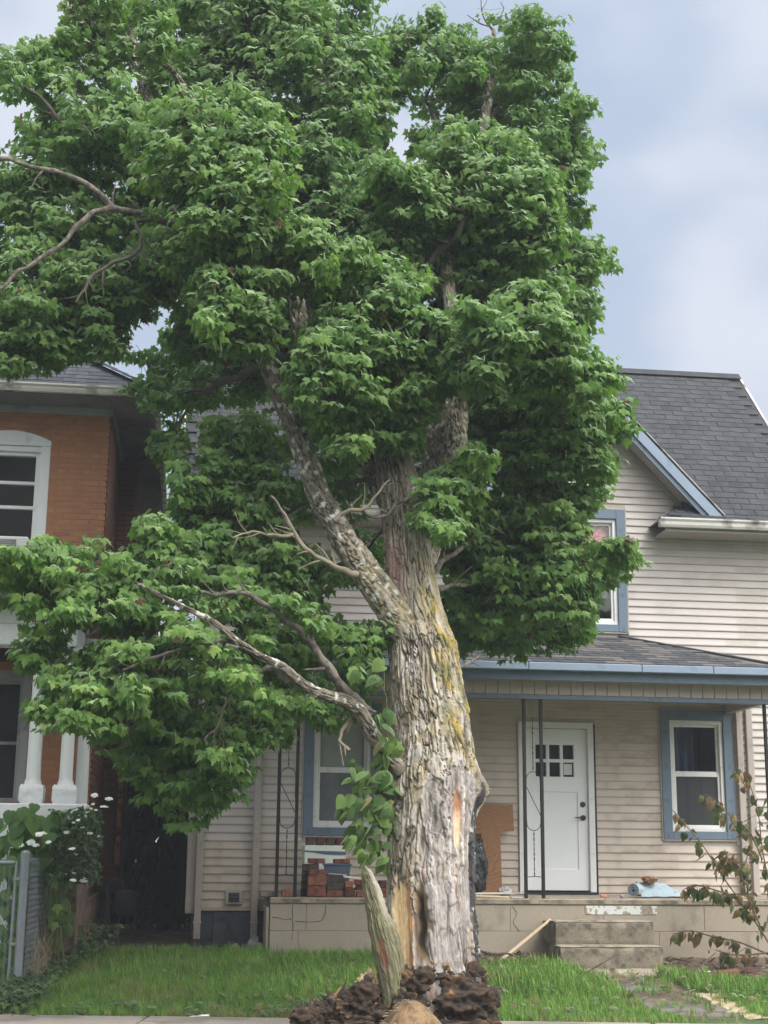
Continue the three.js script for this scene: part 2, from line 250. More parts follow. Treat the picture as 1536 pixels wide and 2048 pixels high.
const house = thing('sided_house', [4, 0.3, -18.5], 'pale vinyl sided house with blue trim, front gable and covered porch behind the tree', 'house');
const GX = 5.2, GY = 7.79, EAVE = 5.85, RIDGE = [8.95, -20.95], XL = -0.05, XR = 8.15, SL = 1.06, HW = (GY - EAVE) / SL;
const win1 = [6.1, 7.09, 1.68, 3.36], win2 = [1.37, 2.36, 1.68, 3.36], win3 = [4.71, 5.7, 4.39, 6.08], dr = [4.17, 5.2, 0.97, 3.17];
{ // solid shell: front wall with its openings, sides, back, floors; the rooms stay dark
  const s = new THREE.Shape(); s.moveTo(XL, 0.79); s.lineTo(XR, 0.79); s.lineTo(XR, EAVE - 0.02); s.lineTo(GX + HW, EAVE - 0.02); s.lineTo(GX, GY - 0.05); s.lineTo(GX - HW, EAVE - 0.02); s.lineTo(XL, EAVE - 0.02);
  for (const [a, b, c, d] of [win1, win2, win3]) { const h = new THREE.Path(); h.moveTo(a + 0.08, c + 0.08); h.lineTo(a + 0.08, d - 0.08); h.lineTo(b - 0.08, d - 0.08); h.lineTo(b - 0.08, c + 0.08); s.holes.push(h); }
  const h = new THREE.Path(); h.moveTo(dr[0] + 0.06, dr[2] + 0.01); h.lineTo(dr[0] + 0.06, dr[3] - 0.05); h.lineTo(dr[1] - 0.06, dr[3] - 0.05); h.lineTo(dr[1] - 0.06, dr[2] + 0.01); s.holes.push(h);
  part('wall', uvBox(new THREE.ExtrudeGeometry(s, { depth: 0.16, bevelEnabled: false })), M.vinylTrim, house, [0, 0, WZ - 0.19]);
  boxPart('wall', M.vinylTrim, house, XL + 0.01, XL + 0.16, 0.79, EAVE, -23.4, WZ - 0.191);
  boxPart('wall', M.vinylTrim, house, XR - 0.16, XR - 0.01, 0.79, EAVE, -23.4, WZ - 0.191);
  boxPart('wall', M.vinylTrim, house, XL + 0.162, XR - 0.162, 0.79, EAVE, -23.4, -23.25);
  boxPart('interior_floor', M.room, house, XL + 0.162, XR - 0.162, 0.8, 0.95, -23.24, WZ - 0.2);
  boxPart('interior_floor', M.room, house, XL + 0.162, XR - 0.162, 3.75, 3.95, -23.24, WZ - 0.2);
  boxPart('foundation', M.foundation, house, XL + 0.06, 0.9, -0.2, 0.785, -23.2, WZ - 0.06);
  boxPart('foundation', M.foundation, house, 0.905, XR - 0.06, -0.2, 0.785, -23.2, WZ - 0.3);
  boxPart('basement_panel', M.foundation, house, 0.28, 0.88, 0.33, 0.74, WZ - 0.06, WZ - 0.035, 0.006);
  for (const sx of [XL + 0.06, XR - 0.06]) { // gable end walls under the main roof
    const g = new THREE.Shape(); g.moveTo(-WZ + 0.2, EAVE); g.lineTo(23.4, EAVE); g.lineTo(20.95, RIDGE[0] - 0.2);
    part('gable_wall', uvBox(new THREE.ExtrudeGeometry(g, { depth: 0.1, bevelEnabled: false }).rotateY(Math.PI / 2)), M.vinylTrim, house, [sx - 0.05, 0, 0]);
  }
}
{ // siding: every course is a board of its own, cut round the openings
  const E = 0.1016, prof = [[0, 0.002], [0, 0.019], [0.012, 0.021], [E * 0.55, 0.011], [E + 0.004, 0.003], [E + 0.004, 0]].reverse(), R = rng(77);
  const cache = new Map(), board = (len) => { const k = Math.round(len * 50) / 50; if (!cache.has(k)) cache.set(k, prism(prof.map(([y, z]) => [y, z]), k)); return [cache.get(k), len / k]; };
  const holes = [win1, win2, win3, dr].map(([a, b, c, d]) => [a - 0.012, b + 0.012, c - 0.012, d + 0.012]);
  for (let k = 0; k < 72; k++) {
    const y = 0.79 + k * E; let x0 = XL + 0.1, x1 = XR - 0.02;
    if (y > EAVE - 0.14) { const w = (GY - y) / SL - 0.02; if (w < 0.12) continue; x0 = GX - w; x1 = GX + w; }
    let segs = [[x0, x1]];
    for (const [a, b, c, d] of holes) if (y + E > c + 0.002 && y < d - 0.002) segs = segs.flatMap(([p, q]) => (b < p || a > q ? [[p, q]] : [[p, a], [b, q]])).filter(([p, q]) => q - p > 0.04);
    segs = segs.flatMap(([p, q]) => { if (q - p < 4.2) return [[p, q]]; const c = p + (q - p) * (0.3 + 0.4 * R()); return [[p, c - 0.001], [c + 0.001, q]]; });
    for (const [p, q] of segs) {
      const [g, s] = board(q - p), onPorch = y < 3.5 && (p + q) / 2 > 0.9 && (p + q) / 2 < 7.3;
      const m = part('siding_board', g, (onPorch ? M.vinylPorchShade : M.vinyl)[Math.floor(R() * 3)], house, [p, y, WZ - 0.036 + 0.001 * R()]); m.scale.x = s; m.rotation.x = 0.012 * (R() - 0.5);
    }
  }
  boxPart('corner_trim', M.vinylTrim, house, XL - 0.02, XL + 0.09, 0.72, EAVE - 0.05, WZ - 0.1, WZ + 0.004, 0.006);
  boxPart('corner_trim', M.vinylTrim, house, XR - 0.03, XR + 0.02, 0.75, EAVE - 0.05, WZ - 0.1, WZ + 0.004, 0.006);
  boxPart('starter_strip', M.vinylTrim, house, XL + 0.09, 0.9, 0.755, 0.79, WZ - 0.03, WZ - 0.01, 0.002);
}
function window4(name, [a, b, c, d], upper, mid, curtain) { // blue casing, white vinyl double-hung sash
  const w = new THREE.Group(); w.name = name; house.add(w); w.position.set((a + b) / 2 - 4, (c + d) / 2 - 0.3, 0);
  const cw = 0.125, t = WZ + 0.014, fr = [];
  const add = (x0, x1, y0, y1, z0, z1, bb) => { const q = box(x0, x1, y0, y1, z0, z1, bb); return shifted(q.g, ...q.p); };
  part('casing', merged([add(a, a + cw, c, d, WZ - 0.03, t, 0.004), add(b - cw, b, c, d, WZ - 0.03, t, 0.004), add(a + cw, b - cw, d - 0.13, d, WZ - 0.03, t - 0.002, 0.004), add(a + cw, b - cw, c, c + 0.1, WZ - 0.03, t - 0.002, 0.004)]), M.blue, w);
  part('channel_strip', merged([add(a - 0.02, a - 0.001, c - 0.02, d + 0.02, WZ - 0.03, WZ + 0.001, 0.003), add(b + 0.001, b + 0.02, c - 0.02, d + 0.02, WZ - 0.03, WZ + 0.001, 0.003), add(a, b, c - 0.022, c - 0.002, WZ - 0.03, WZ + 0.004, 0.003), add(a, b, d + 0.002, d + 0.02, WZ - 0.03, WZ + 0.004, 0.003)]), M.vinylTrim, w);
  const A = a + cw, B = b - cw, C = c + 0.1, Dd = d - 0.13, f = 0.05, z = WZ - 0.035;
  part('frame', merged([add(A, A + f, C, Dd, z - 0.09, z + 0.016, 0.004), add(B - f, B, C, Dd, z - 0.09, z + 0.016, 0.004), add(A + f, B - f, Dd - f, Dd, z - 0.09, z + 0.014, 0.004), add(A + f, B - f, C, C + f, z - 0.09, z + 0.014, 0.004)]), M.whiteFrame, w);
  const my = C + (Dd - C) * mid, s = 0.035;
  for (const [y0, y1, zz] of [[my, Dd - f, z - 0.03], [C + f, my, z - 0.01]])
    part('sash', merged([add(A + f, A + f + s, y0, y1, zz - 0.03, zz, 0.003), add(B - f - s, B - f, y0, y1, zz - 0.03, zz, 0.003), add(A + f + s, B - f - s, y1 - s, y1, zz - 0.031, zz - 0.001, 0.003), add(A + f + s, B - f - s, y0, y0 + s, zz - 0.031, zz - 0.001, 0.003)]), M.whiteFrame, w);
  boxPart('pane', M.glass, w, A + f + s - 0.006, B - f - s + 0.006, my + s - 0.006, Dd - f - s + 0.006, z - 0.048, z - 0.044, 0.001);
  boxPart('pane', M.glass, w, A + f + s - 0.006, B - f - s + 0.006, C + f + s - 0.006, my - s + 0.006, z - 0.028, z - 0.024, 0.001);
  if (curtain) curtain(w, A, B, C, Dd, my);
  return w;
}
const cloth = (x0, x1, y0, y1, z, amp, per, seed) => { const g = new THREE.PlaneGeometry(x1 - x0, y1 - y0, 60, 20), p = g.attributes.position; for (let i = 0; i < p.count; i++) p.setZ(i, amp * Math.sin(p.getX(i) * per + 2.2 * n3(p.getX(i) * 3, p.getY(i) * 0.8, seed)) + amp * n3(p.getX(i) * 5, p.getY(i), seed)); g.computeVertexNormals(); g.translate((x0 + x1) / 2, (y0 + y1) / 2, z); return g; };
M.blueCloth = std({ color: lin([0.06, 0.09, 0.15]), roughness: 0.95 });
M.blind = mottled([0.30, 0.335, 0.30], { amp: 0.06, metres: 1, rough: 0.9, seed: 43, n: 256 });
M.blindDark = mottled([0.135, 0.155, 0.165], { amp: 0.1, metres: 0.8, rough: 0.9, seed: 44, n: 256 });
M.reflectionPink = mottled([0.40, 0.12, 0.12], { amp: 0.4, stain: [0.60, 0.38, 0.37], stainAt: 0.5, metres: 0.4, rough: 0.95, seed: 45, n: 256, sx: 1 });
window4('window', win1, 0, 0.515, (w, A, B, C, Dd, my) => {
  part('curtain', cloth(A + 0.12, A + 0.42, C + 0.1, Dd, WZ - 0.32, 0.03, 60, 3), M.blueCloth, w);
  boxPart('insect_screen', M.screen, w, A + 0.06, B - 0.06, C + 0.06, my - 0.005, WZ - 0.072, WZ - 0.069, 0.001);
});
window4('window', win2, 0, 0.5, (w, A, B, C, Dd, my) => {
  boxPart('roller_blind', M.blind, w, A + 0.03, B - 0.03, my - 0.03, Dd, WZ - 0.125, WZ - 0.12, 0.001);
  boxPart('insect_screen', M.blindDark, w, A + 0.06, B - 0.06, C + 0.06, my - 0.005, WZ - 0.074, WZ - 0.071, 0.001);
});
window4('window', win3, 0, 0.48, (w, A, B, C, Dd, my) => {
  part('curtain', cloth(A, B, my - 0.3, Dd, WZ - 0.30, 0.025, 45, 5), M.curtain, w);
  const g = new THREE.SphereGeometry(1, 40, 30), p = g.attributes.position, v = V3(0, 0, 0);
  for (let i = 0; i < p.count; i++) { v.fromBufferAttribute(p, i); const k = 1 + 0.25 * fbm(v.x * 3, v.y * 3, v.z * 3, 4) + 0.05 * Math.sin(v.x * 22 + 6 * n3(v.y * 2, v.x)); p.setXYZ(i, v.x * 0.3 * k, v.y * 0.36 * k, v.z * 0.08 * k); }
  g.computeVertexNormals(); part('red_reflection_cloth', g, M.reflectionPink, w, [5.3, 5.62, WZ - 0.19]);  // bunched pink cloth, added to imitate a red tree reflected in the pane
});
{ // front door
  const [a, b, c, d] = dr, w = new THREE.Group(); w.name = 'door'; house.add(w); w.position.set((a + b) / 2 - 4, c - 0.3, 0);
  const add = (x0, x1, y0, y1, z0, z1, bb) => { const q = box(x0, x1, y0, y1, z0, z1, bb); return shifted(q.g, ...q.p); };
  part('door_frame', merged([add(a, a + 0.1, c, d, WZ - 0.12, WZ + 0.012, 0.004), add(b - 0.1, b - 0.02, c, d, WZ - 0.12, WZ + 0.012, 0.004), add(a + 0.1, b - 0.1, d - 0.08, d, WZ - 0.12, WZ + 0.010, 0.004)]), M.whiteFrame, w);
  boxPart('weather_strip', M.black, w, b - 0.018, b + 0.006, c, d - 0.02, WZ - 0.06, WZ + 0.006, 0.002);
  boxPart('threshold', M.black, w, a + 0.02, b - 0.01, c - 0.0, c + 0.035, WZ - 0.12, WZ + 0.03, 0.004);
  const x0 = a + 0.105, x1 = b - 0.105, y0 = c + 0.055, y1 = d - 0.09, z = WZ - 0.05, W = x1 - x0;
  const s = new THREE.Shape(); s.moveTo(x0, y0); s.lineTo(x1, y0); s.lineTo(x1, y1); s.lineTo(x0, y1);
  const lx0 = x0 + 0.13, lx1 = x1 - 0.17, ly0 = y1 - 0.62, ly1 = y1 - 0.2; // six lights, three by two
  const cw = (lx1 - lx0 - 2 * 0.034) / 3, ch = (ly1 - ly0 - 0.034) / 2, lights = [];
  for (let i = 0; i < 3; i++) for (let j = 0; j < 2; j++) { const X = lx0 + i * (cw + 0.034), Y = ly0 + j * (ch + 0.034); lights.push([X, Y]); const h = new THREE.Path(); h.moveTo(X, Y); h.lineTo(X, Y + ch); h.lineTo(X + cw, Y + ch); h.lineTo(X + cw, Y); s.holes.push(h); }
  const h2 = new THREE.Path(), px0 = x0 + 0.13, px1 = x1 - 0.13, py0 = y0 + 0.26, py1 = ly0 - 0.19; h2.moveTo(px0, py0); h2.lineTo(px0, py1); h2.lineTo(px1, py1); h2.lineTo(px1, py0); s.holes.push(h2);
  part('door_leaf', uvBox(new THREE.ExtrudeGeometry(s, { depth: 0.04, bevelEnabled: true, bevelSize: 0.004, bevelThickness: 0.004, bevelSegments: 1 })), M.door, w, [0, 0, z - 0.03]);
  boxPart('recessed_panel', M.door, w, px0 - 0.006, px1 + 0.006, py0 - 0.006, py1 + 0.006, z - 0.02, z + 0.0, 0.006);
  for (const [X, Y] of lights) boxPart('pane', M.glass, w, X - 0.004, X + cw + 0.004, Y - 0.004, Y + ch + 0.004, z - 0.018, z - 0.013, 0.001);
  boxPart('paper_notice', M.whiteFrame, w, lx1 - cw + 0.02, lx1 - 0.02, ly0 + 0.03, ly0 + ch - 0.02, z - 0.026, z - 0.024, 0.0005);
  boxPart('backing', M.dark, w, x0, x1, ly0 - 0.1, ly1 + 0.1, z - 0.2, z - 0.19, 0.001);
  for (const y of [2.13 - 0.02, 1.96 - 0.02]) { const r = new THREE.CylinderGeometry(0.034, 0.038, 0.022, 24).rotateX(Math.PI / 2); part(y > 2 ? 'deadbolt' : 'handle_rose', r, M.black, w, [x1 - 0.065, y, z + 0.02]); }
  part('handle', merged([new THREE.CylinderGeometry(0.012, 0.012, 0.05, 12).rotateX(Math.PI / 2).translate(0, 0, 0.02), tube([V3(0, 0, 0.045), V3(-0.05, 0.004, 0.05), V3(-0.11, 0, 0.045), V3(-0.118, 0.006, 0.043)], [0.01, 0.009, 0.008, 0.008], 8, 3)]), M.black, w, [x1 - 0.065, 1.94, z + 0.02]);
}
// ---- roofs
const tabs = [0, 1, 2, 3].map((i) => uvShift(bev(0.297, 0.006, 0.15, 0.0025, 0.004, 300 + i), i * 0.7, i * 0.3)); // tab: width along x, run along z, 6 mm thick
function shingleSlope(parent, P, U, S, rows, cols, clip, single, expo = 0.1425, wid = 0.305, mats = M.shingle, seed = 1) {
  // P: eave corner; U: unit vector along the eave; S: unit vector up the slope. single(p) picks the tabs that are parts of their own.
  const R = rng(seed), N = new THREE.Vector3().crossVectors(S, U).normalize(); if (N.y < 0) N.negate();
  const B = new THREE.Matrix4().makeBasis(U, N, new THREE.Vector3().crossVectors(U, N)), rest = [[], [], [], []], q = new THREE.Quaternion().setFromRotationMatrix(B), tilt = new THREE.Quaternion();
  const wp = worldOf(parent); let n = 0;
  for (let r = 0; r < rows; r++) for (let c = -1; c <= cols; c++) {
    const s = (r + 0.5) * expo, u = (c + 0.5 + (r % 2 ? 0.5 : 0) + 0.06 * (hash(r, 5, seed) - 0.5)) * wid, p = P.clone().addScaledVector(U, u).addScaledVector(S, s).addScaledVector(N, 0.011 + 0.0015 * R());
    if (!clip(p)) { R(); R(); continue; }
    const sgn = new THREE.Vector3().crossVectors(U, N).dot(S) > 0 ? 1 : -1;
    tilt.setFromAxisAngle(V3(1, 0, 0), sgn * 0.036 + 0.008 * (R() - 0.5));
    const rot = q.clone().multiply(tilt), v = Math.floor(R() * 4), mi = Math.floor(R() * mats.length);
    if (n < 298 && single(p)) { const m = part('shingle', tabs[v], mats[mi], parent, [p.x, p.y, p.z]); m.quaternion.copy(rot); n++; }
    else rest[mi % 4].push(tabs[v].clone().applyQuaternion(rot).translate(p.x, p.y, p.z));
  }
  rest.forEach((l, i) => { if (l.length) tag(part('shingles', merged(l), mats[i], parent), null, null, null, 'stuff'); });
}
{
  const y0 = 5.88, z0 = -18.06, run = RIDGE[1] - z0, len = Math.hypot(RIDGE[0] - y0, run), S = V3(0, (RIDGE[0] - y0) / len, run / len), x0 = -0.33, x1 = 8.42;
  const th = 0.12; // roof deck, front and back slopes
  const deckShape = new THREE.Shape(); deckShape.moveTo(-z0, y0 - 0.02); deckShape.lineTo(-RIDGE[1], RIDGE[0]); deckShape.lineTo(23.85, y0 - 0.02); deckShape.lineTo(23.85, y0 - 0.02 - th); deckShape.lineTo(-RIDGE[1], RIDGE[0] - th * 1.4); deckShape.lineTo(-z0, y0 - 0.02 - th);
  const deckMid = new THREE.Shape(); deckMid.moveTo(18.62, y0 + 0.56 * (RIDGE[0] - y0) / -run - 0.02); deckMid.lineTo(-RIDGE[1], RIDGE[0]); deckMid.lineTo(23.85, y0 - 0.02); deckMid.lineTo(23.85, y0 - 0.02 - th); deckMid.lineTo(-RIDGE[1], RIDGE[0] - th * 1.4); deckMid.lineTo(18.62, y0 + 0.56 * (RIDGE[0] - y0) / -run - 0.02 - th);
  const piece = (sh, a, b) => uvBox(new THREE.ExtrudeGeometry(sh, { depth: b - a, bevelEnabled: false }).rotateY(Math.PI / 2).translate(a, 0, 0));
  const roof = part('roof', merged([piece(deckShape, x0, 3.9), piece(deckMid, 3.9, 6.5), piece(deckShape, 6.5, x1)]), M.shingle[0], house);
  const inGable = (p) => { const d = Math.abs(p.x - GX); return p.y < GY - d * SL + 0.02 && d < 1.95; };
  shingleSlope(roof, V3(x0, y0, z0), V3(1, 0, 0), S, Math.floor(len / 0.1425), Math.floor((x1 - x0) / 0.305) + 1, (p) => p.x > x0 + 0.1 && p.x < x1 - 0.1 && !inGable(p), (p) => p.x > 5.35, 0.1425, 0.305, M.shingle, 5);
  part('rake_edge', uvBox(new THREE.ExtrudeGeometry(deckShape, { depth: 0.03, bevelEnabled: false }).rotateY(Math.PI / 2)), M.gutter, roof, [x1 + 0.001, 0.006, 0]);
  part('rake_edge', uvBox(new THREE.ExtrudeGeometry(deckShape, { depth: 0.03, bevelEnabled: false }).rotateY(Math.PI / 2)), M.gutter, roof, [x0 - 0.031, 0.006, 0]);
  part('ridge_cap', merged([0, 1].map((k) => bev(x1 - x0, 0.014, 0.16, 0.004).rotateX(k ? 0.81 : -0.81).translate((x0 + x1) / 2, RIDGE[0] + 0.0, RIDGE[1] + (k ? 0.055 : -0.055)))), M.shingle[1], roof);
  // eaves: soffit, gutter, on both sides of the front gable
  const gprof = [[0.02, 0], [-0.09, 0], [-0.1, 0.02], [-0.1, 0.085], [-0.07, 0.1], [-0.03, 0.105], [0.0, 0.125], [0.02, 0.125], [0.02, 0.112], [-0.01, 0.1]];
  for (const [a, b] of [[6.02, 8.45], [-0.38, 4.38]]) {
    boxPart('soffit', M.vinylTrim, house, a + 0.1, b - 0.03, EAVE - 0.145, EAVE - 0.12, WZ - 0.0, -18.03, 0.003);
    part('gutter', prism(gprof, b - a), M.gutter, house, [a, EAVE, -18.045]);
    boxPart('fascia_board', M.vinylTrim, house, a + 0.1, b - 0.03, EAVE - 0.118, EAVE + 0.0, -18.075, -18.047, 0.003);
  }
  // the little hipped eave return right of the gable, and its twin on the left
  for (const [sx, xa, xb] of [[1, 6.04, 7.35], [-1, 3.1, 4.36]]) {
    const e = sx > 0 ? xa : xb, top = e + sx * 0.36, far = sx > 0 ? xb : xa, yb = EAVE + 0.0, yt = EAVE + 0.3, zf = -17.98, zb = WZ - 0.02, tz = -18.46;
    const tr = sx > 0 ? [[e, yb, zf], [far, yb, zf], [far, yt, tz], [e, yb, zf], [far, yt, tz], [top, yt, tz], [e, yb, zf], [top, yt, tz], [e, yb, zb], [e, yb, zf], [e, yb, zb], [far, yb, zb], [e, yb, zf], [far, yb, zb], [far, yb, zf]]
      : [[e, yb, zf], [far, yt, tz], [far, yb, zf], [e, yb, zf], [top, yt, tz], [far, yt, tz], [e, yb, zf], [e, yb, zb], [top, yt, tz], [e, yb, zf], [far, yb, zb], [e, yb, zb], [e, yb, zf], [far, yb, zf], [far, yb, zb]];
    const rr = part('eave_return', uvBox(tri(tr.flat())), M.shingle[2], house);
    const U = V3(1, 0, 0), S2 = V3(0, yt - yb, tz - zf).normalize();
    shingleSlope(rr, V3(Math.min(e, far), yb, zf), U, S2, 4, 5, (p) => { const f = (p.y - yb) / (yt - yb), lim = e + sx * (0.1 + 0.36 * f); return f < 0.97 && (sx > 0 ? p.x > lim && p.x < GX + (GY - p.y) / SL + 0.35 : p.x < lim && p.x > GX - (GY - p.y) / SL - 0.35); }, () => true, 0.1425, 0.305, M.shingle, 41 + sx);
    part('ridge_cap', tube([V3(e, yb + 0.012, zf), V3(top, yt + 0.012, tz)], 0.016, 6, 2), M.shingle[3], rr);
  }
  // front gable roof: two slopes, blue rake boards, vented soffits
  const ov = 0.34, zr = WZ + ov, zend = -20.9, rk = Math.atan(SL), L = 1.9 / Math.cos(rk);
  for (const sx of [-1, 1]) {
    const slope = (w, h, d, z, along, down, mat, name, parent = house, bb = 0.004) => { // a board lying along the rake
      const cx = GX + sx * (along * Math.cos(rk) - down * Math.sin(rk) * 1), cy = GY + 0.06 - along * Math.sin(rk) - down * Math.cos(rk);
      return part(name, bev(w, h, d, bb), mat, parent, [cx, cy, z], [0, 0, -sx * rk]); };
    slope(L, 0.03, zr - zend, (zr + zend) / 2, L / 2, 0.0, M.shingle[1], 'gable_roof');
    slope(L + 0.04, 0.012, 0.05, zr + 0.0, L / 2 + 0.01, -0.022, M.gutter, 'drip_edge');
    slope(L, 0.13, 0.024, zr + 0.016, L / 2, 0.082, M.blueLight, 'rake_board');
    slope(L - 0.06, 0.07, 0.03, zr - 0.012, L / 2 - 0.03, 0.178, M.blue, 'rake_moulding');
    slope(L - 0.05, 0.012, ov - 0.03, WZ + ov / 2 - 0.01, L / 2 - 0.02, 0.16, M.vinylTrim, 'rake_soffit');
    for (let k = 0; k < 23; k++) slope(0.104, 0.01, ov - 0.07, WZ + ov / 2 - 0.02, 0.1 + k * 0.112, 0.171, M.vinylTrim, 'soffit_panel', house, 0.004);
    slope(L - 0.05, 0.05, 0.024, WZ + 0.0, L / 2 - 0.02, 0.2, M.vinylTrim, 'frieze_strip');
    const S2 = V3(-sx * Math.cos(rk), Math.sin(rk), 0), P = V3(GX + sx * L * Math.cos(rk), GY + 0.08 - L * Math.sin(rk), sx > 0 ? zr : zr);
    const gr = part('gable_shingles', bev(0.2, 0.01, 0.2), M.shingle[1], house, [GX, GY + 0.05, zend + 0.2]);
    shingleSlope(gr, P, V3(0, 0, -1), S2, Math.floor(L / 0.1425), 8, (p) => p.z < zr - 0.15, () => false, 0.1425, 0.305, M.shingle, 61 + sx);
  }
}
{ // porch roof: shallow hipped shingles, gutter, fascia, beadboard frieze
  const xa = 0.62, xb = 7.28, ye = 3.73, ze = -16.78, yt = 4.32, zt = WZ + 0.005, ins = 1.72;
  const tr = [[xa, ye, ze], [xb, ye, ze], [xb - ins, yt, zt], [xa, ye, ze], [xb - ins, yt, zt], [xa + ins, yt, zt], [xa, ye, ze], [xa + ins, yt, zt], [xa, ye, zt], [xb, ye, ze], [xb, ye, zt], [xb - ins, yt, zt]];
  const pr = part('porch_roof', uvBox(tri(tr.flat())), M.shingleOld, house);
  const S = V3(0, yt - ye, zt - ze).normalize();
  shingleSlope(pr, V3(xa, ye, ze), V3(1, 0, 0), S, 12, 22, (p) => { const f = (p.y - ye) / (yt - ye); return f < 0.98 && p.x > xa + ins * f + 0.1 && p.x < xb - ins * f - 0.1; }, (p) => p.x > 3.4, 0.1425, 0.305, [M.shingleOld, M.shingle[2], M.shingleOld, M.shingle[3]], 91);
  part('hip_cap', tube([V3(xb, ye + 0.014, ze), V3(xb - ins, yt + 0.014, zt)], 0.02, 6, 6), M.shingle[3], pr);
  part('hip_cap', tube([V3(xa, ye + 0.014, ze), V3(xa + ins, yt + 0.014, zt)], 0.02, 6, 6), M.shingle[3], pr);
  for (const [a, b] of [[xa, 1.9], [1.904, 3.9], [3.904, 5.3], [5.304, 6.2], [6.204, xb]]) boxPart('gutter', M.blueLight, house, a, b, ye - 0.1, ye - 0.006, ze - 0.02, ze + 0.09, 0.008);
  boxPart('gutter', M.blueLight, house, xb - 0.02, xb + 0.07, ye - 0.1, ye - 0.006, WZ, ze - 0.022, 0.008);
  boxPart('fascia_board', M.blue, house, xa + 0.02, xb - 0.02, ye - 0.21, ye - 0.012, ze - 0.05, ze - 0.021, 0.004);
  boxPart('fascia_board', M.blue, house, xb - 0.05, xb - 0.021, ye - 0.21, ye - 0.012, WZ, ze - 0.052, 0.004);
  boxPart('porch_soffit', M.vinylTrim, house, xa + 0.03, xb - 0.052, ye - 0.2, ye - 0.185, PZ - 0.06, ze - 0.052, 0.003);
  boxPart('porch_ceiling', M.vinylTrim, house, xa + 0.25, xb - 0.3, 3.5, 3.515, WZ + 0.01, PZ - 0.07, 0.003);
  boxPart('porch_beam', M.vinylTrim, house, xa + 0.22, 7.1, 3.34, 3.55, PZ - 0.065, PZ - 0.004, 0.004);
  boxPart('porch_beam', M.vinylTrim, house, 7.0, 7.08, 3.33, 3.5, WZ + 0.01, PZ - 0.068, 0.004);
  for (let k = 0; k < 42; k++) boxPart('frieze_board', M.vinylTrim, house, xa + 0.24 + k * 0.152, xa + 0.24 + k * 0.152 + 0.146, 3.372, 3.545, PZ - 0.004, PZ + 0.012, 0.005);
  boxPart('beam_trim', M.blue, house, xa + 0.22, 7.12, 3.315, 3.37, PZ - 0.075, PZ + 0.016, 0.004);
  boxPart('wall_trim', M.vinylTrim, house, 7.28, 7.37, 0.97, 3.45, WZ - 0.01, WZ + 0.035, 0.008);
}
{ // concrete porch: painted block wall, cap slab, rough weathered foot
  const deck = boxPart('porch_deck', M.stepTop, house, 0.9, 7.6, 0.9, DECK, WZ + 0.0, PZ + 0.02, 0.012);
  boxPart('porch_wall', M.concrete, house, 0.915, 7.58, 0.12, 0.898, -17.9, PZ - 0.012, 0.006);
  const R = rng(9); // rendered block faces, each its own slab with hairline joints
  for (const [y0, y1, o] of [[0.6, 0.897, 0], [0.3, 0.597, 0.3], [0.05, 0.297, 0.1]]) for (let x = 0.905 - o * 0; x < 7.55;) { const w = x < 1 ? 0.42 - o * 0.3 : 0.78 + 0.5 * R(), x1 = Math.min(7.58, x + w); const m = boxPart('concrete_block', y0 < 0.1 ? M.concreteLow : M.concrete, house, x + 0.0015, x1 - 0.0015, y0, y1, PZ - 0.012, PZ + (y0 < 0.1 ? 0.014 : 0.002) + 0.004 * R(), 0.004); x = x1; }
  M.flake = std({ map: tex(512, (u, v) => { const a = pf(u, v, 5, 970, 5), b = pf(u, v, 24, 976, 4); return mix3(mix3([0.30, 0.26, 0.205], [0.19, 0.165, 0.135], sm(0.45, 0.7, b)), [0.58, 0.60, 0.57], sm(0.5, 0.56, a * 0.55 + b * 0.45)); }, 0.8), roughness: 0.95 });
  boxPart('flaked_render', M.flake, house, 4.62, 5.5, 0.79, 0.893, PZ - 0.01, PZ + 0.0095, 0.004);
  for (const c of [[[0.93, 0.75], [1.02, 0.74], [1.06, 0.725], [1.15, 0.728], [1.17, 0.7], [1.17, 0.5]], [[1.17, 0.89], [1.165, 0.8], [1.17, 0.73]], [[1.55, 0.89], [1.545, 0.8], [1.5, 0.72], [1.44, 0.7], [1.2, 0.705]], [[3.75, 0.88], [3.8, 0.8], [3.76, 0.7], [3.83, 0.6]]]) part('crack', tube(c.map(([x, y]) => V3(x, y, PZ + 0.0045)), 0.0032, 4, 5, 0.6, c[0][0]), M.dark, house);
  boxPart('block_edge', M.concrete, house, 0.86, 0.9, 0.1, 0.86, -17.6, PZ - 0.01, 0.008);
  boxPart('flat_stone', M.stepFace, house, 0.79, 0.98, 0.97 + 0.002, 1.025, PZ - 0.35, PZ - 0.05, 0.01);
}
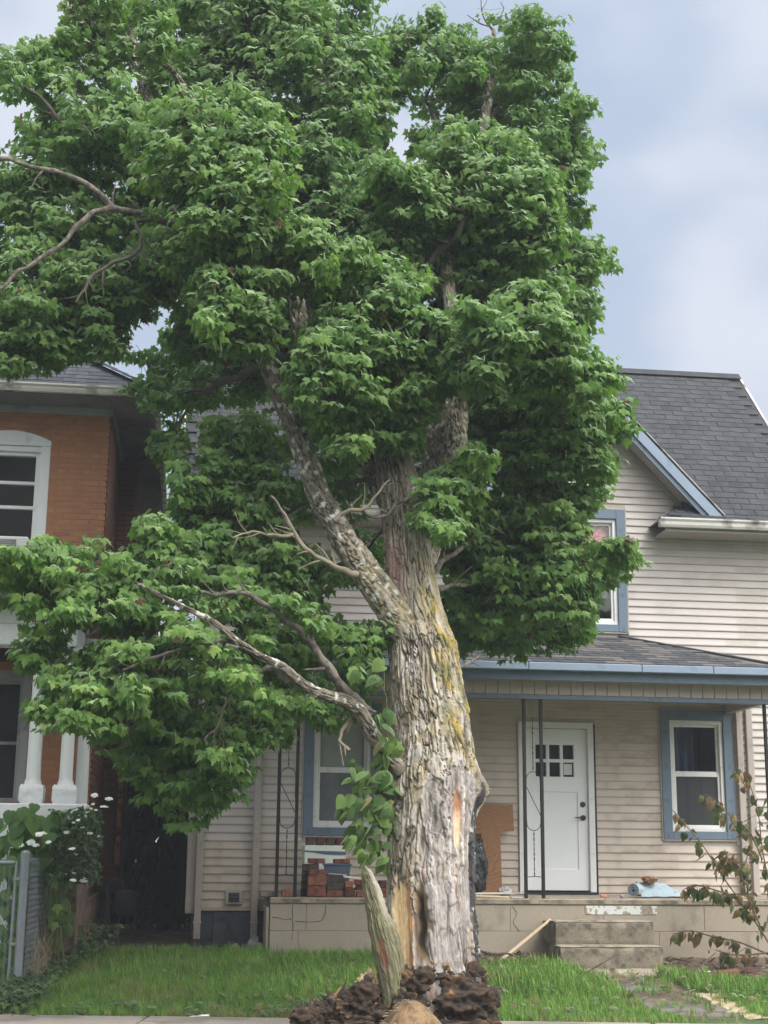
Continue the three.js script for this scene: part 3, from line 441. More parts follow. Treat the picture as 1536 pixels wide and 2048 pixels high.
function ironPost(xa, xb, zz) { // pair of square tubes with thin scrollwork between
  const g = new THREE.Group(); g.name = 'porch_post'; house.add(g); g.position.set((xa + xb) / 2 - 4, DECK - 0.3, zz + 18.5);
  for (const x of [xa, xb]) boxPart('upright', M.iron, g, x - 0.019, x + 0.019, DECK + 0.001, 3.315, zz - 0.019, zz + 0.019, 0.003);
  const c = (xa + xb) / 2, w = (xb - xa) / 2 - 0.019, rod = [], T = (p, r = 0.0045) => rod.push(tube(p.map(([x, y]) => V3(x, y, zz)), r, 6, 5));
  const ring = []; for (let k = 0; k <= 24; k++) { const a = k / 24 * 2 * Math.PI, s = Math.sin(a), cs = Math.cos(a); ring.push([c + cs * w * 0.98, 2.1 + s * w + Math.sign(s) * 0.26]); }
  T(ring); T([[c - w, 2.27], [c, 2.1], [c + w, 1.93]]); T([[c, 1.74], [c, 1.22]], 0.004); T([[c, 2.46], [c, 3.1]], 0.004); T([[c - w, 1.215], [c, 1.222], [c + w, 1.215]]);
  for (const [y0, y1] of [[1.22, 1.74], [2.46, 3.0]]) for (let k = 0; k < 9; k++) { const y = lerp(y0, y1, (k + 0.5) / 9); rod.push(bev(0.013, 0.036, 0.007, 0.001).rotateY(k * 0.8).translate(c, y, zz)); }
  part('scrollwork', merged(rod), M.iron, g); return g;
}
ironPost(0.975, 1.19, PZ - 0.035); ironPost(3.925, 4.135, PZ - 0.035); ironPost(6.98, 7.19, PZ - 0.035);
{ // downspouts, dryer vent
  const sp = (x, yT, kick) => { const pts = [[x, yT, WZ + 0.05]], g = [];
    g.push(shifted(bevC(0.085, yT - 0.42, 0.06, 0.008), x, (yT + 0.42) / 2, WZ + 0.045));
    if (kick) g.push(shifted(bevC(0.085, 0.2, 0.06, 0.008).clone().rotateX(-0.55), x + 0.02, 0.36, WZ + 0.09), bevC(0.085, 0.16, 0.06, 0.008).clone().rotateX(-1.1).translate(x + 0.04, 0.26, WZ + 0.2));
    for (const y of [0.62, 2.4]) g.push(shifted(bevC(0.1, 0.03, 0.066, 0.004), x, y, WZ + 0.045));
    part('downspout', merged(g), M.vinylTrim, house); };
  sp(0.085, 5.7, false); sp(0.785, 3.6, true); sp(7.17, 3.5, false);
  const v = boxPart('dryer_vent', M.vinylTrim, house, 0.42, 0.64, 0.83, 1.0, WZ - 0.01, WZ + 0.02, 0.012);
  for (let k = 0; k < 3; k++) part('louvre', bevC(0.13, 0.04, 0.012, 0.003), M.screen, v, [0.53, 0.955 - k * 0.034, WZ + 0.034], [-0.5, 0, 0]);
}

// ================================================================ the brick house on the left
const LX = -1.27, LZ = -18, LE = 7.05;
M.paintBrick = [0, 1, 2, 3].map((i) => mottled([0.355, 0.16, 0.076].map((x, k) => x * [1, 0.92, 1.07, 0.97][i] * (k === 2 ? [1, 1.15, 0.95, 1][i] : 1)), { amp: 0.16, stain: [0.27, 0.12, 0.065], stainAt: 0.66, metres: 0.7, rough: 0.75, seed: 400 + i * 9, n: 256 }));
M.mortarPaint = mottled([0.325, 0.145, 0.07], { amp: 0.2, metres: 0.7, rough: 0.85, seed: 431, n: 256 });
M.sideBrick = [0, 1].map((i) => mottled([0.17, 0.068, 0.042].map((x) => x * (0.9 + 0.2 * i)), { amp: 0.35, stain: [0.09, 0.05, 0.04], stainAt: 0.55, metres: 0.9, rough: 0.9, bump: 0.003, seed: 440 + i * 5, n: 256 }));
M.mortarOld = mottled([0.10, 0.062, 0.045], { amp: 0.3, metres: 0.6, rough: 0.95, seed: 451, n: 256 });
M.blockOld = mottled([0.17, 0.115, 0.085], { amp: 0.3, stain: [0.08, 0.06, 0.05], stainAt: 0.5, metres: 0.9, rough: 0.95, bump: 0.006, seed: 453 });
M.whitePaint = mottled([0.72, 0.735, 0.745], { amp: 0.05, stain: [0.52, 0.52, 0.5], stainAt: 0.7, metres: 0.8, rough: 0.55, seed: 455 });
M.greyPaint = mottled([0.30, 0.30, 0.30], { amp: 0.08, stain: [0.18, 0.16, 0.15], stainAt: 0.6, metres: 1.2, rough: 0.6, seed: 457 });
M.soffitGrey = mottled([0.17, 0.165, 0.17], { amp: 0.15, stain: [0.10, 0.06, 0.055], stainAt: 0.68, metres: 3.1, rough: 0.8, seed: 459 });
M.shingleBlue = [0, 1, 2, 3].map((i) => mottled([0.062, 0.066, 0.08].map((x) => x * (0.85 + 0.12 * i)), { amp: 0.4, metres: 0.6, rough: 0.95, seed: 500 + i * 7, n: 256, cell: 6, fine: 100 }));
M.deepBrown = std({ color: lin([0.06, 0.028, 0.018]), roughness: 0.8 });
M.rust = mottled([0.30, 0.125, 0.055], { amp: 0.3, stain: [0.08, 0.04, 0.028], stainAt: 0.5, metres: 0.5, rough: 0.8, seed: 461, n: 256 });

const brickHouse = thing('brick_house', [-3.6, 0.3, -18], 'orange painted brick house with hipped roof and white columned porch on the left', 'house');
const aw = [-3.0, -2.0, 4.75, 6.57], lw = [-3.05, -2.05, 2.03, 3.62];
{
  const s = new THREE.Shape(); s.moveTo(-6, 0); s.lineTo(LX - 0.03, 0); s.lineTo(LX - 0.03, LE); s.lineTo(-6, LE);
  const h = new THREE.Path(); h.moveTo(aw[0], aw[2]); h.lineTo(aw[0], aw[3] - 0.02); h.quadraticCurveTo(-2.5, 6.82, aw[1], aw[3] - 0.02); h.lineTo(aw[1], aw[2]); s.holes.push(h);
  const h2 = new THREE.Path(); h2.moveTo(lw[0] + 0.05, lw[2]); h2.lineTo(lw[0] + 0.05, lw[3]); h2.lineTo(lw[1] - 0.05, lw[3]); h2.lineTo(lw[1] - 0.05, lw[2]); s.holes.push(h2);
  part('wall', uvBox(new THREE.ExtrudeGeometry(s, { depth: 0.2, bevelEnabled: false, curveSegments: 16 })), M.mortarPaint, brickHouse, [0, 0, LZ - 0.208]);
  boxPart('wall', M.mortarOld, brickHouse, LX - 0.25, LX - 0.008, 0, LE, -27, LZ - 0.209, 0.002);
  boxPart('wall', M.mortarOld, brickHouse, -6, -5.8, 0, LE, -27, LZ - 0.209, 0.002);
  boxPart('wall', M.mortarOld, brickHouse, -5.79, LX - 0.26, 0, LE, -27, -26.8, 0.002);
  boxPart('interior_floor', M.room, brickHouse, -5.79, LX - 0.26, 4.0, 4.2, -26.79, LZ - 0.215);
  boxPart('interior_floor', M.room, brickHouse, -5.79, LX - 0.26, 0.8, 1.0, -26.79, LZ - 0.215);
  boxPart('projecting_bay', M.mortarOld, brickHouse, LX + 0.0, -0.985, 0.9, LE - 0.02, -21.6, -20.3, 0.004);
}
{ // painted front bricks, running bond, each laid by hand
  const R = rng(404), cw = 0.21, ch = 0.0735, geos = [0, 1, 2, 3].map((i) => uvShift(bev(0.201, 0.0655, 0.06, 0.007, 0.004, 600 + i), i * 0.31, i * 0.17)), half = [0, 1].map((i) => bev(0.094, 0.0655, 0.06, 0.007, 0.004, 620 + i));
  const rest = []; let n = 0;
  for (let k = 0; k < 95; k++) for (let c = 0; c < 23; c++) {
    const y = 0.04 + k * ch + ch / 2, x = LX - 0.002 - (c + 0.5) * cw - (k % 2 ? cw / 2 : 0);
    const clear = (q) => !(q > aw[0] && q < aw[1] && y > aw[2] - 0.03 && y < aw[3] + 0.02 + 0.1 * (1 - ((q + 2.5) / 0.5) ** 2)) && !(q > lw[0] && q < lw[1] && y > lw[2] - 0.02 && y < lw[3] + 0.04);
    const put = (X, g) => { const p = [X, y, LZ - 0.0352 + 0.003 * (R() - 0.5)], mt = M.paintBrick[Math.floor(R() * 4)], seen = X > -2.75 && ((y > 4.95) || (y > 1.95 && y < 3.7)) && !(y < 3.7 && X < -2.05); if (seen && n < 298) { n++; part('brick', g, mt, brickHouse, p, [0, 0, 0.004 * (R() - 0.5)]); } else rest.push(shifted(g, ...p)); };
    if (k % 2 && c === 0) put(LX - 0.002 - cw / 4, half[k >> 1 & 1]);
    const l = clear(x - 0.1), r = clear(x + 0.1);
    if (l && r) put(x, geos[Math.floor(R() * 4)]); else if (r) put(x + cw / 4, half[0]); else if (l) put(x - cw / 4, half[1]);
  }
  tag(part('bricks', merged(rest), M.paintBrick[0], brickHouse), null, null, null, 'stuff');
  const side = [[], []], bay = []; const sg = bev(0.06, 0.0655, 0.201, 0.006, 0.004, 640), bg = bev(0.092, 0.0655, 0.06, 0.006, 0.004, 641);
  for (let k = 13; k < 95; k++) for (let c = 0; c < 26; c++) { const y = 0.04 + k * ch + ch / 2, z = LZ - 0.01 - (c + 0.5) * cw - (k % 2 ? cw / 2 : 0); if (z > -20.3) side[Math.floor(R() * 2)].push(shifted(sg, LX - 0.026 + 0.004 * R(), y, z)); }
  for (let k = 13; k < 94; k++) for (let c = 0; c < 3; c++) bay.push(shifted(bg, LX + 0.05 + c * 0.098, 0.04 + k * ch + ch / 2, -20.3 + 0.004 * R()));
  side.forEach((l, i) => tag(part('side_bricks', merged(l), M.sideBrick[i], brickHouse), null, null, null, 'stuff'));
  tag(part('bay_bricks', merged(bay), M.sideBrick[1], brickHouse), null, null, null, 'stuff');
  for (let k = 0; k < 3; k++) for (let c = 0; c < 6; c++) part('foundation_block', bevC(0.1, 0.29, 0.39, 0.012, 0.012, 7), M.blockOld, brickHouse, [LX - 0.0, 0.17 + k * 0.3, LZ - 0.2 - c * 0.4 - (k % 2) * 0.2]);
}
{ // arched sash window with storm panes
  const w = new THREE.Group(); w.name = 'window'; brickHouse.add(w); w.position.set(1.1, 5.4, 0);
  const add = (x0, x1, y0, y1, z0, z1, bb) => { const q = box(x0, x1, y0, y1, z0, z1, bb); return shifted(q.g, ...q.p); };
  const z = LZ - 0.03;
  const s = new THREE.Shape(); s.moveTo(aw[0], 6.5); s.lineTo(aw[1], 6.5); s.lineTo(aw[1], aw[3] - 0.01); s.quadraticCurveTo(-2.5, 6.815, aw[0], aw[3] - 0.01);
  part('arched_header', uvBox(new THREE.ExtrudeGeometry(s, { depth: 0.05, bevelEnabled: true, bevelSize: 0.004, bevelThickness: 0.004, bevelSegments: 1, curveSegments: 20 })), M.whitePaint, w, [0, 0, z - 0.02]);
  part('casing', merged([add(aw[0], aw[0] + 0.12, aw[2], 6.495, z - 0.06, z + 0.03, 0.006), add(aw[1] - 0.12, aw[1], aw[2], 6.495, z - 0.06, z + 0.03, 0.006), add(aw[0] + 0.12, aw[1] - 0.12, 6.42, 6.495, z - 0.06, z + 0.01, 0.005)]), M.whitePaint, w);
  const A = aw[0] + 0.12, B = aw[1] - 0.12, fr = [add(A, A + 0.06, aw[2], 6.42, z - 0.1, z - 0.02, 0.004), add(B - 0.06, B, aw[2], 6.42, z - 0.1, z - 0.02, 0.004), add(A + 0.06, B - 0.06, 6.37, 6.42, z - 0.1, z - 0.022, 0.004)];
  for (const y of [5.995, 5.675, 5.235]) fr.push(add(A + 0.06, B - 0.06, y, y + 0.042, z - 0.08, z - 0.03, 0.004));
  part('sash', merged(fr), M.whiteFrame, w);
  for (const [a, b] of [[6.037, 6.37], [5.717, 5.995], [5.277, 5.675]]) boxPart('pane', M.glass, w, A + 0.056, B - 0.056, a - 0.004, b + 0.004, z - 0.062, z - 0.058, 0.001);
  boxPart('sill', M.whitePaint, w, aw[0] - 0.05, aw[1] + 0.05, 4.66, 4.75, z - 0.08, z + 0.09, 0.008);
  boxPart('backing', M.dark, brickHouse, A, B, aw[2], 6.6, z - 0.34, z - 0.33, 0.001);
}
{ // ground-floor window behind the porch
  const w = new THREE.Group(); w.name = 'window'; brickHouse.add(w); w.position.set(1.05, 2.5, 0);
  const add = (x0, x1, y0, y1, z0, z1, bb) => { const q = box(x0, x1, y0, y1, z0, z1, bb); return shifted(q.g, ...q.p); };
  const [a, b, c, d] = lw, z = LZ;
  part('casing', merged([add(a, a + 0.13, c, d, z - 0.12, z + 0.02, 0.005), add(b - 0.1, b, c, d, z - 0.12, z + 0.02, 0.005), add(a + 0.13, b - 0.1, d - 0.13, d, z - 0.12, z + 0.018, 0.005), add(a + 0.13, b - 0.1, c, c + 0.05, z - 0.12, z + 0.018, 0.005)]), M.greyPaint, w);
  const A = a + 0.13, B = b - 0.1, s = 0.035;
  part('sash', merged([add(A, A + s, c + 0.05, d - 0.13, z - 0.1, z - 0.03, 0.003), add(B - s, B, c + 0.05, d - 0.13, z - 0.1, z - 0.03, 0.003), add(A + s, B - s, 2.72, 2.755, z - 0.1, z - 0.032, 0.003), add(A + s, B - s, d - 0.165, d - 0.13, z - 0.1, z - 0.032, 0.003)]), M.greyPaint, w);
  boxPart('pane', M.glass, w, A + s - 0.004, B - s + 0.004, 2.751, d - 0.161, z - 0.07, z - 0.066, 0.001);
  boxPart('pane', M.glass, w, A + s - 0.004, B - s + 0.004, c + 0.05, 2.724, z - 0.07, z - 0.066, 0.001);
  boxPart('backing', M.dark, brickHouse, a, b, c, d, z - 0.36, z - 0.35, 0.001);
  boxPart('lintel', M.deepBrown, brickHouse, -3.2, LX - 0.05, 3.72, 3.95, z + 0.001, z + 0.06, 0.006);
}
{ // hipped roof, soffits, gutter
  const ex = -0.7, ez = -17.44, ey = 7.14, m = 0.74, xl = -6.6, zb = -28, mid = (ex + xl) / 2, rise = (ex - mid) * m;
  const A = [ex, ey, ez], Bp = [xl, ey, ez], C = [mid, ey + rise, ez - (ex - mid)], E = [mid, ey + rise, zb], F = [ex, ey, zb], G = [xl, ey, zb];
  const roof = part('roof', uvBox(tri([...A, ...C, ...Bp, ...A, ...F, ...E, ...A, ...E, ...C, ...Bp, ...C, ...E, ...Bp, ...E, ...G, ...F, ...G, ...E, ...A, ...Bp, ...G, ...A, ...G, ...F])), M.shingleBlue[1], brickHouse);
  const S = V3(0, m, -1).normalize();
  shingleSlope(roof, V3(xl, ey, ez), V3(1, 0, 0), S, 17, 22, (p) => { const f = (p.y - ey) / m; return p.x < ex - f - 0.08 && p.x > xl + f; }, (p) => p.x > -3.0 && p.y < 8.3, 0.1425, 0.305, M.shingleBlue, 71);
  for (let k = 0; k < 16; k++) part('hip_shingle', bev(0.26, 0.012, 0.3, 0.004), M.shingleBlue[k % 4], roof, [ex - 0.1 - k * 0.15, ey + 0.03 + (0.1 + k * 0.15) * m, ez - 0.1 - k * 0.15], [0, Math.PI / 4, 0]).rotateX(Math.atan(m / 1.414) - 0.03);
  boxPart('soffit', M.soffitGrey, brickHouse, xl, LX - 0.0, LE - 0.02, LE, LZ + 0.0, ez - 0.02, 0.003);
  boxPart('soffit', M.soffitGrey, brickHouse, LX + 0.001, ex - 0.1, LE - 0.02, LE, zb, ez - 0.02, 0.003);
  boxPart('soffit_trim', M.soffitGrey, brickHouse, ex - 0.099, ex - 0.02, LE - 0.035, LE + 0.06, zb, ez - 0.02, 0.006);
  boxPart('frieze_board', M.greyPaint, brickHouse, xl, LX + 0.03, LE - 0.12, LE - 0.022, LZ + 0.001, LZ + 0.04, 0.006);
  boxPart('frieze_board', M.soffitGrey, brickHouse, LX + 0.001, LX + 0.05, LE - 0.14, LE - 0.022, -20.29, LZ - 0.0, 0.006);
  const gprof = [[0.02, 0], [-0.075, 0], [-0.085, 0.02], [-0.085, 0.075], [-0.05, 0.09], [-0.02, 0.095], [0.0, 0.115], [0.02, 0.115], [0.02, 0.1], [-0.01, 0.09]];
  part('gutter', prism(gprof, ex - xl), M.gutter, brickHouse, [xl, ey - 0.02, ez - 0.02]);
  boxPart('gutter', M.gutter, brickHouse, ex - 0.02, ex + 0.06, ey - 0.1, ey + 0.0, zb, ez + 0.09, 0.012);
}
{ // porch: white ledge, rock-faced bases, columns, beam, flat roof
  const zf = -16.24;
  boxPart('porch_wall', M.blockOld, brickHouse, -1.899, -1.22, -0.1, 1.798, -16.6, zf - 0.03, 0.01);
  boxPart('porch_wall', M.whitePaint, brickHouse, -6, -1.9, -0.1, 1.798, -16.6, zf - 0.03, 0.01);
  boxPart('porch_wall', M.blockOld, brickHouse, -1.52, -1.225, -0.1, 1.79, -17.98, -16.61, 0.01);
  boxPart('ledge', M.whitePaint, brickHouse, -6, -1.165, 1.8, 1.975, -16.66, zf + 0.03, 0.014);
  boxPart('porch_floor', M.greyPaint, brickHouse, -6, -1.53, 1.0, 1.08, -17.99, -16.61, 0.01);
  for (const [x, w, r] of [[-1.785, 0.26, 0.078], [-1.43, 0.26, 0.072]]) {
    const col = new THREE.Group(); col.name = 'column'; brickHouse.add(col); col.position.set(x + 3.6, 1.975 - 0.3, -16.43 + 18);
    const g = new THREE.BoxGeometry(w, 0.205, 0.27, 14, 12, 14), p = g.attributes.position; // rock face
    for (let i = 0; i < p.count; i++) { const X = p.getX(i), Y = p.getY(i), Z = p.getZ(i), c = Math.min(1, Math.max(0, (Math.max(Math.abs(X) / (w / 2), Math.abs(Z) / 0.135) - 0.7) / 0.3) * Math.max(0, (Math.abs(Y) / 0.1 - 0.65) / 0.35)), e = 0.02 * fbm(X * 14 + x * 9, Y * 14, Z * 14, 3); const k = 1 - 0.13 * c; p.setXYZ(i, X * k * (1 + e * 2.2), Y, Z * k + Math.sign(Z) * e * (1 - c)); }
    g.computeVertexNormals(); part('base_block', g, M.whitePaint, col, [x, 2.079, -16.43]);
    const pts = [[r * 1.22, 2.182], [r * 1.22, 2.21], [r * 1.08, 2.23], [r * 1.02, 2.26], [r, 2.5], [r * 0.97, 3.0], [r * 0.9, 3.56], [r * 1.0, 3.575], [r * 1.02, 3.6], [r * 0.93, 3.62], [r * 1.15, 3.66], [r * 1.2, 3.68], [r * 1.2, 3.709], [0, 3.709]].map(([a, b]) => new THREE.Vector2(a, b));
    part('shaft', new THREE.LatheGeometry(pts, 36), M.whitePaint, col, [x, 0, -16.43]);
  }
  part('engaged_column', new THREE.LatheGeometry([[0.1, 1.1], [0.1, 1.3], [0.078, 1.34], [0.072, 2.4], [0.066, 3.5], [0.09, 3.54], [0.09, 3.66], [0, 3.66]].map(([a, b]) => new THREE.Vector2(a, b)), 30), M.whitePaint, brickHouse, [-1.335, 0.3, -17.5]);
  boxPart('beam', M.whitePaint, brickHouse, -6, -1.385, 3.71, 3.95, -16.58, zf - 0.03, 0.008);
  boxPart('beam', M.whitePaint, brickHouse, -6, -1.38, 3.952, 4.2, -16.585, zf - 0.02, 0.008);
  boxPart('beam', M.whitePaint, brickHouse, -1.62, -1.385, 3.715, 4.2, -17.99, -16.587, 0.008);
  boxPart('porch_soffit', M.greyPaint, brickHouse, -6.4, -0.8, 4.202, 4.225, -17.99, -15.78, 0.004);
  boxPart('porch_ceiling', M.deepBrown, brickHouse, -6, -1.63, 3.98, 4.0, -17.98, -16.6, 0.004);
  boxPart('gutter', M.gutter, brickHouse, -6.4, -0.76, 4.2, 4.3, -15.79, -15.7, 0.012);
  boxPart('gutter', M.gutter, brickHouse, -0.8, -0.72, 4.2, 4.3, -17.98, -15.792, 0.012);
  const pr = part('porch_roof', uvBox(tri([-0.74, 4.28, -15.72, -1.6, 4.75, -17.99, -6.4, 4.75, -17.99, -0.74, 4.28, -15.72, -6.4, 4.75, -17.99, -6.4, 4.28, -15.72, -0.74, 4.28, -15.72, -0.74, 4.28, -17.99, -1.6, 4.75, -17.99])), M.shingleBlue[0], brickHouse);
  shingleSlope(pr, V3(-4.6, 4.285, -15.72), V3(1, 0, 0), V3(0, 0.47, -2.27).normalize(), 15, 12, (p) => p.x < -0.9 - (p.y - 4.28) * 1.8, () => false, 0.1425, 0.305, M.shingleBlue, 73);
  part('roof_bracket', tube([V3(-0.98, 4.2, -16.1), V3(-1.0, 4.05, -16.3), V3(-1.3, 3.85, -16.5)], 0.022, 6, 4), M.soffitGrey, brickHouse);
  part('downspout', merged([bevC(0.07, 3.5, 0.07, 0.01).clone().translate(-1.02, 3.0, -20.24), bevC(0.08, 0.03, 0.08, 0.006).clone().translate(-1.02, 2.2, -20.24)]), M.rust, brickHouse);
}
{ // window air conditioner
  const ac = thing('air_conditioner', [-2.5, 4.75, -17.85], 'white louvred air conditioner sitting in the upstairs sash of the brick house', 'air conditioner');
  boxPart('case', M.whiteFrame, ac, -2.86, -2.16, 4.78, 5.23, -18.1, -17.62, 0.015);
  for (let k = 0; k < 15; k++) boxPart('louvre', M.greyPaint, ac, -2.82, -2.3, 4.84 + k * 0.024, 4.853 + k * 0.024, -17.619, -17.607, 0.003);
  boxPart('side_panel', M.whitePaint, ac, -2.155, -2.13, 4.76, 5.235, -18.05, -17.98, 0.004);
}

// ================================================================ the storm-damaged maple
const treeBase = [1.95, 0, -12.15];
const maple = thing('maple_tree', treeBase, 'huge old maple with scarred split trunk, torn roots and dense green crown', 'tree');
M.bark = std({ vertexColors: true, roughness: 0.9 });
// bark field: long plates with dark furrows between; returns height (0 furrow .. 1 plate) and what the plate looks like
function plates(a, b, wrap, seed) {
  const wa = a + 1.2 * fbm(a * 0.4, b * 0.7, seed, 3) + 0.22 * fbm(a * 1.9, b * 3.2, seed + 3, 2), wb = b + 1.2 * fbm(a * 0.4, b * 0.7, seed + 7, 3) + 0.35 * fbm(a * 1.6, b * 3, seed + 5, 2), keep = sm(-0.28, 0.12, n3(a * 0.33, b * 0.6, seed + 20.41)), cr = Math.abs(n3(a * 0.85 + 0.7 * n3(a * 0.4, b * 1.3, seed), b * 0.42, seed + 30.37));
  const ia = Math.floor(wa), ib = Math.floor(wb); let f1 = 9, f2 = 9, id = 0, db = 0, da = 0;
  for (let i = -1; i <= 1; i++) for (let j = -1; j <= 1; j++) { const ca = ia + i, cb = ib + j, k = ((ca % wrap) + wrap) % wrap, px = ca + 0.15 + 0.7 * hash(k, cb, seed), py = cb + 0.15 + 0.7 * hash(k, cb, seed + 1), d = Math.hypot(wa - px, wb - py); if (d < f1) { f2 = f1; f1 = d; id = hash(k, cb, seed + 2); db = wb - py; da = wa - px; } else if (d < f2) f2 = d; }
  const e0 = f2 - f1 + 0.5 * (1 - keep); return { e: Math.min(e0, cr * 1.5 + 0.02), id, db, da, keep };
}
// thick limb: own radius and offsets at each node, bark as real relief with colour of its own
function limb(name, nodes, { n = 96, step = 0.02, cells = 30, ch = 0.17, amp = 0.02, paint, bulge, seed = 1, cap = true }) {
  const cur = new THREE.CatmullRomCurve3(nodes.map((k) => k.p), false, 'centripetal'), len = cur.getLength(), N = Math.max(8, Math.round(len / step)), pos = [], col = [], idx = [], F = V3(0, 0, 0), Rt = V3(0, 0, 0);
  cur.arcLengthDivisions = 400; let s = 0, last = null, fp = null;
  for (let i = 0; i <= N; i++) {
    const t = i / N, k = t * (nodes.length - 1), a = Math.min(nodes.length - 2, Math.floor(k)), fr = k - a, p = cur.getPoint(t), T = cur.getTangent(t), rr = lerp(nodes[a].r, nodes[a + 1].r, fr * fr * (3 - 2 * fr));
    if (!fp) F.set(0, 0, 1); else F.copy(fp); F.addScaledVector(T, -F.dot(T)).normalize(); fp = F.clone(); Rt.crossVectors(T, F); if (last) s += p.distanceTo(last); last = p.clone();
    for (let j = 0; j <= n; j++) {
      const th = ((j % n) / n * 2 - 1) * Math.PI, A = (th / (2 * Math.PI) + 0.5) * cells, q = plates(A, s / ch, cells, seed), X = p.x + Rt.x * Math.sin(th) * rr, Y = p.y, Z = p.z + F.z * Math.cos(th) * rr;
      const o = { th, s, y: p.y, q, x: X, z: Z, r: rr, t }, res = paint(o);
      const fine = fbm(X * 46, Y * 19, Z * 46, 4) + 0.35 * n3(X * 120, Y * 45, Z * 120), R = rr * (1 + (bulge ? bulge(o) : 0)) + amp * res.d + 0.005 * fine * (res.f ?? 1);
      pos.push(p.x + (Rt.x * Math.sin(th) + F.x * Math.cos(th)) * R, p.y + (Rt.y * Math.sin(th) + F.y * Math.cos(th)) * R, p.z + (Rt.z * Math.sin(th) + F.z * Math.cos(th)) * R);
      const g = 1 + 0.45 * fine; col.push(res.c[0] * g, res.c[1] * g, res.c[2] * g);
    }
  }
  for (let i = 0; i < N; i++) for (let j = 0; j < n; j++) { const a = i * (n + 1) + j, b = a + n + 1; idx.push(a, a + 1, b, b, a + 1, b + 1); }
  const g = new THREE.BufferGeometry(); g.setAttribute('position', new THREE.Float32BufferAttribute(pos, 3)); g.setAttribute('color', new THREE.Float32BufferAttribute(col.map((x) => Math.max(0.004, x)), 3)); g.setIndex(idx); g.computeVertexNormals();
  const nn = g.attributes.normal; for (let i = 0; i <= N; i++) { const a = i * (n + 1), b = a + n; const v = V3(nn.getX(a) + nn.getX(b), nn.getY(a) + nn.getY(b), nn.getZ(a) + nn.getZ(b)).normalize(); nn.setXYZ(a, v.x, v.y, v.z); nn.setXYZ(b, v.x, v.y, v.z); }
  return part(name, g, M.bark, maple);
}
const C = { plate: [0.285, 0.24, 0.175], plate2: [0.40, 0.35, 0.285], pale: [0.50, 0.46, 0.42], furrow: [0.06, 0.047, 0.035], silver: [0.335, 0.30, 0.285], silver2: [0.18, 0.158, 0.152], lichen: [0.33, 0.25, 0.06], moss: [0.165, 0.155, 0.06], fresh: [0.72, 0.46, 0.22], rust: [0.36, 0.145, 0.06], char: [0.022, 0.021, 0.024], rot: [0.16, 0.10, 0.05], spot: [0.55, 0.55, 0.5] };
const band = (x, a, b, f) => sm(a - f, a + f, x) * (1 - sm(b - f, b + f, x));
function barkPaint(o, { lichen = 0, white = 0.2 } = {}) {
  const { q, th, s } = o, pl = sm(0.02, 0.2, q.e), fl = clamp(0.5 - q.db * 0.9);
  let c = mix3(C.plate, C.plate2, sm(0.3, 0.9, q.id));
  c = mix3(c, C.pale, white * sm(0.72, 0.95, q.id + 0.25 * n3(o.x * 9, s * 6, o.z * 9)));
  if (lichen > 0) c = mix3(c, mix3(C.lichen, C.moss, sm(-0.2, 0.3, n3(o.x * 6, s * 5, 3))), lichen * sm(-0.2, 0.08, fbm(o.x * 7, s * 4, o.z * 7, 4)));
  c = mix3(C.furrow, c, sm(0.0, 0.22, q.e));
  return { c, d: (pl - 1) * 1.15 + pl * ((q.id - 0.5) * 0.75 + fl * 0.55), f: 1 };
}
// survey of the trunk: left and right edge in the photograph and distance
const tr = (py, l, r, D) => { const a = at(l, py, D), b = at(r, py, D); return { p: a.clone().add(b).multiplyScalar(0.5), r: a.distanceTo(b) / 2 }; };
const main = [tr(2100, 790, 962, 12.1), tr(1990, 788, 958, 12.15), tr(1900, 780, 952, 12.2), tr(1800, 775, 948, 12.27), tr(1700, 777, 945, 12.34), tr(1620, 779, 950, 12.4), tr(1560, 784, 950, 12.46), tr(1500, 789, 947, 12.52), tr(1450, 789, 938, 12.56), tr(1380, 782, 925, 12.62), tr(1300, 777, 911, 12.7), tr(1250, 779, 894, 12.75), tr(1200, 780, 878, 12.8), tr(1150, 778, 868, 12.87), tr(1100, 770, 862, 12.94), tr(1040, 765, 852, 13.0), tr(1000, 761, 844, 13.06), tr(940, 752, 829, 13.15), tr(890, 747, 812, 13.23), tr(820, 733, 786, 13.36), tr(740, 714, 757, 13.5), tr(640, 690, 724, 13.7), tr(520, 668, 696, 13.95), tr(400, 655, 678, 14.2), tr(200, 640, 654, 14.6), tr(60, 640, 648, 14.9)];
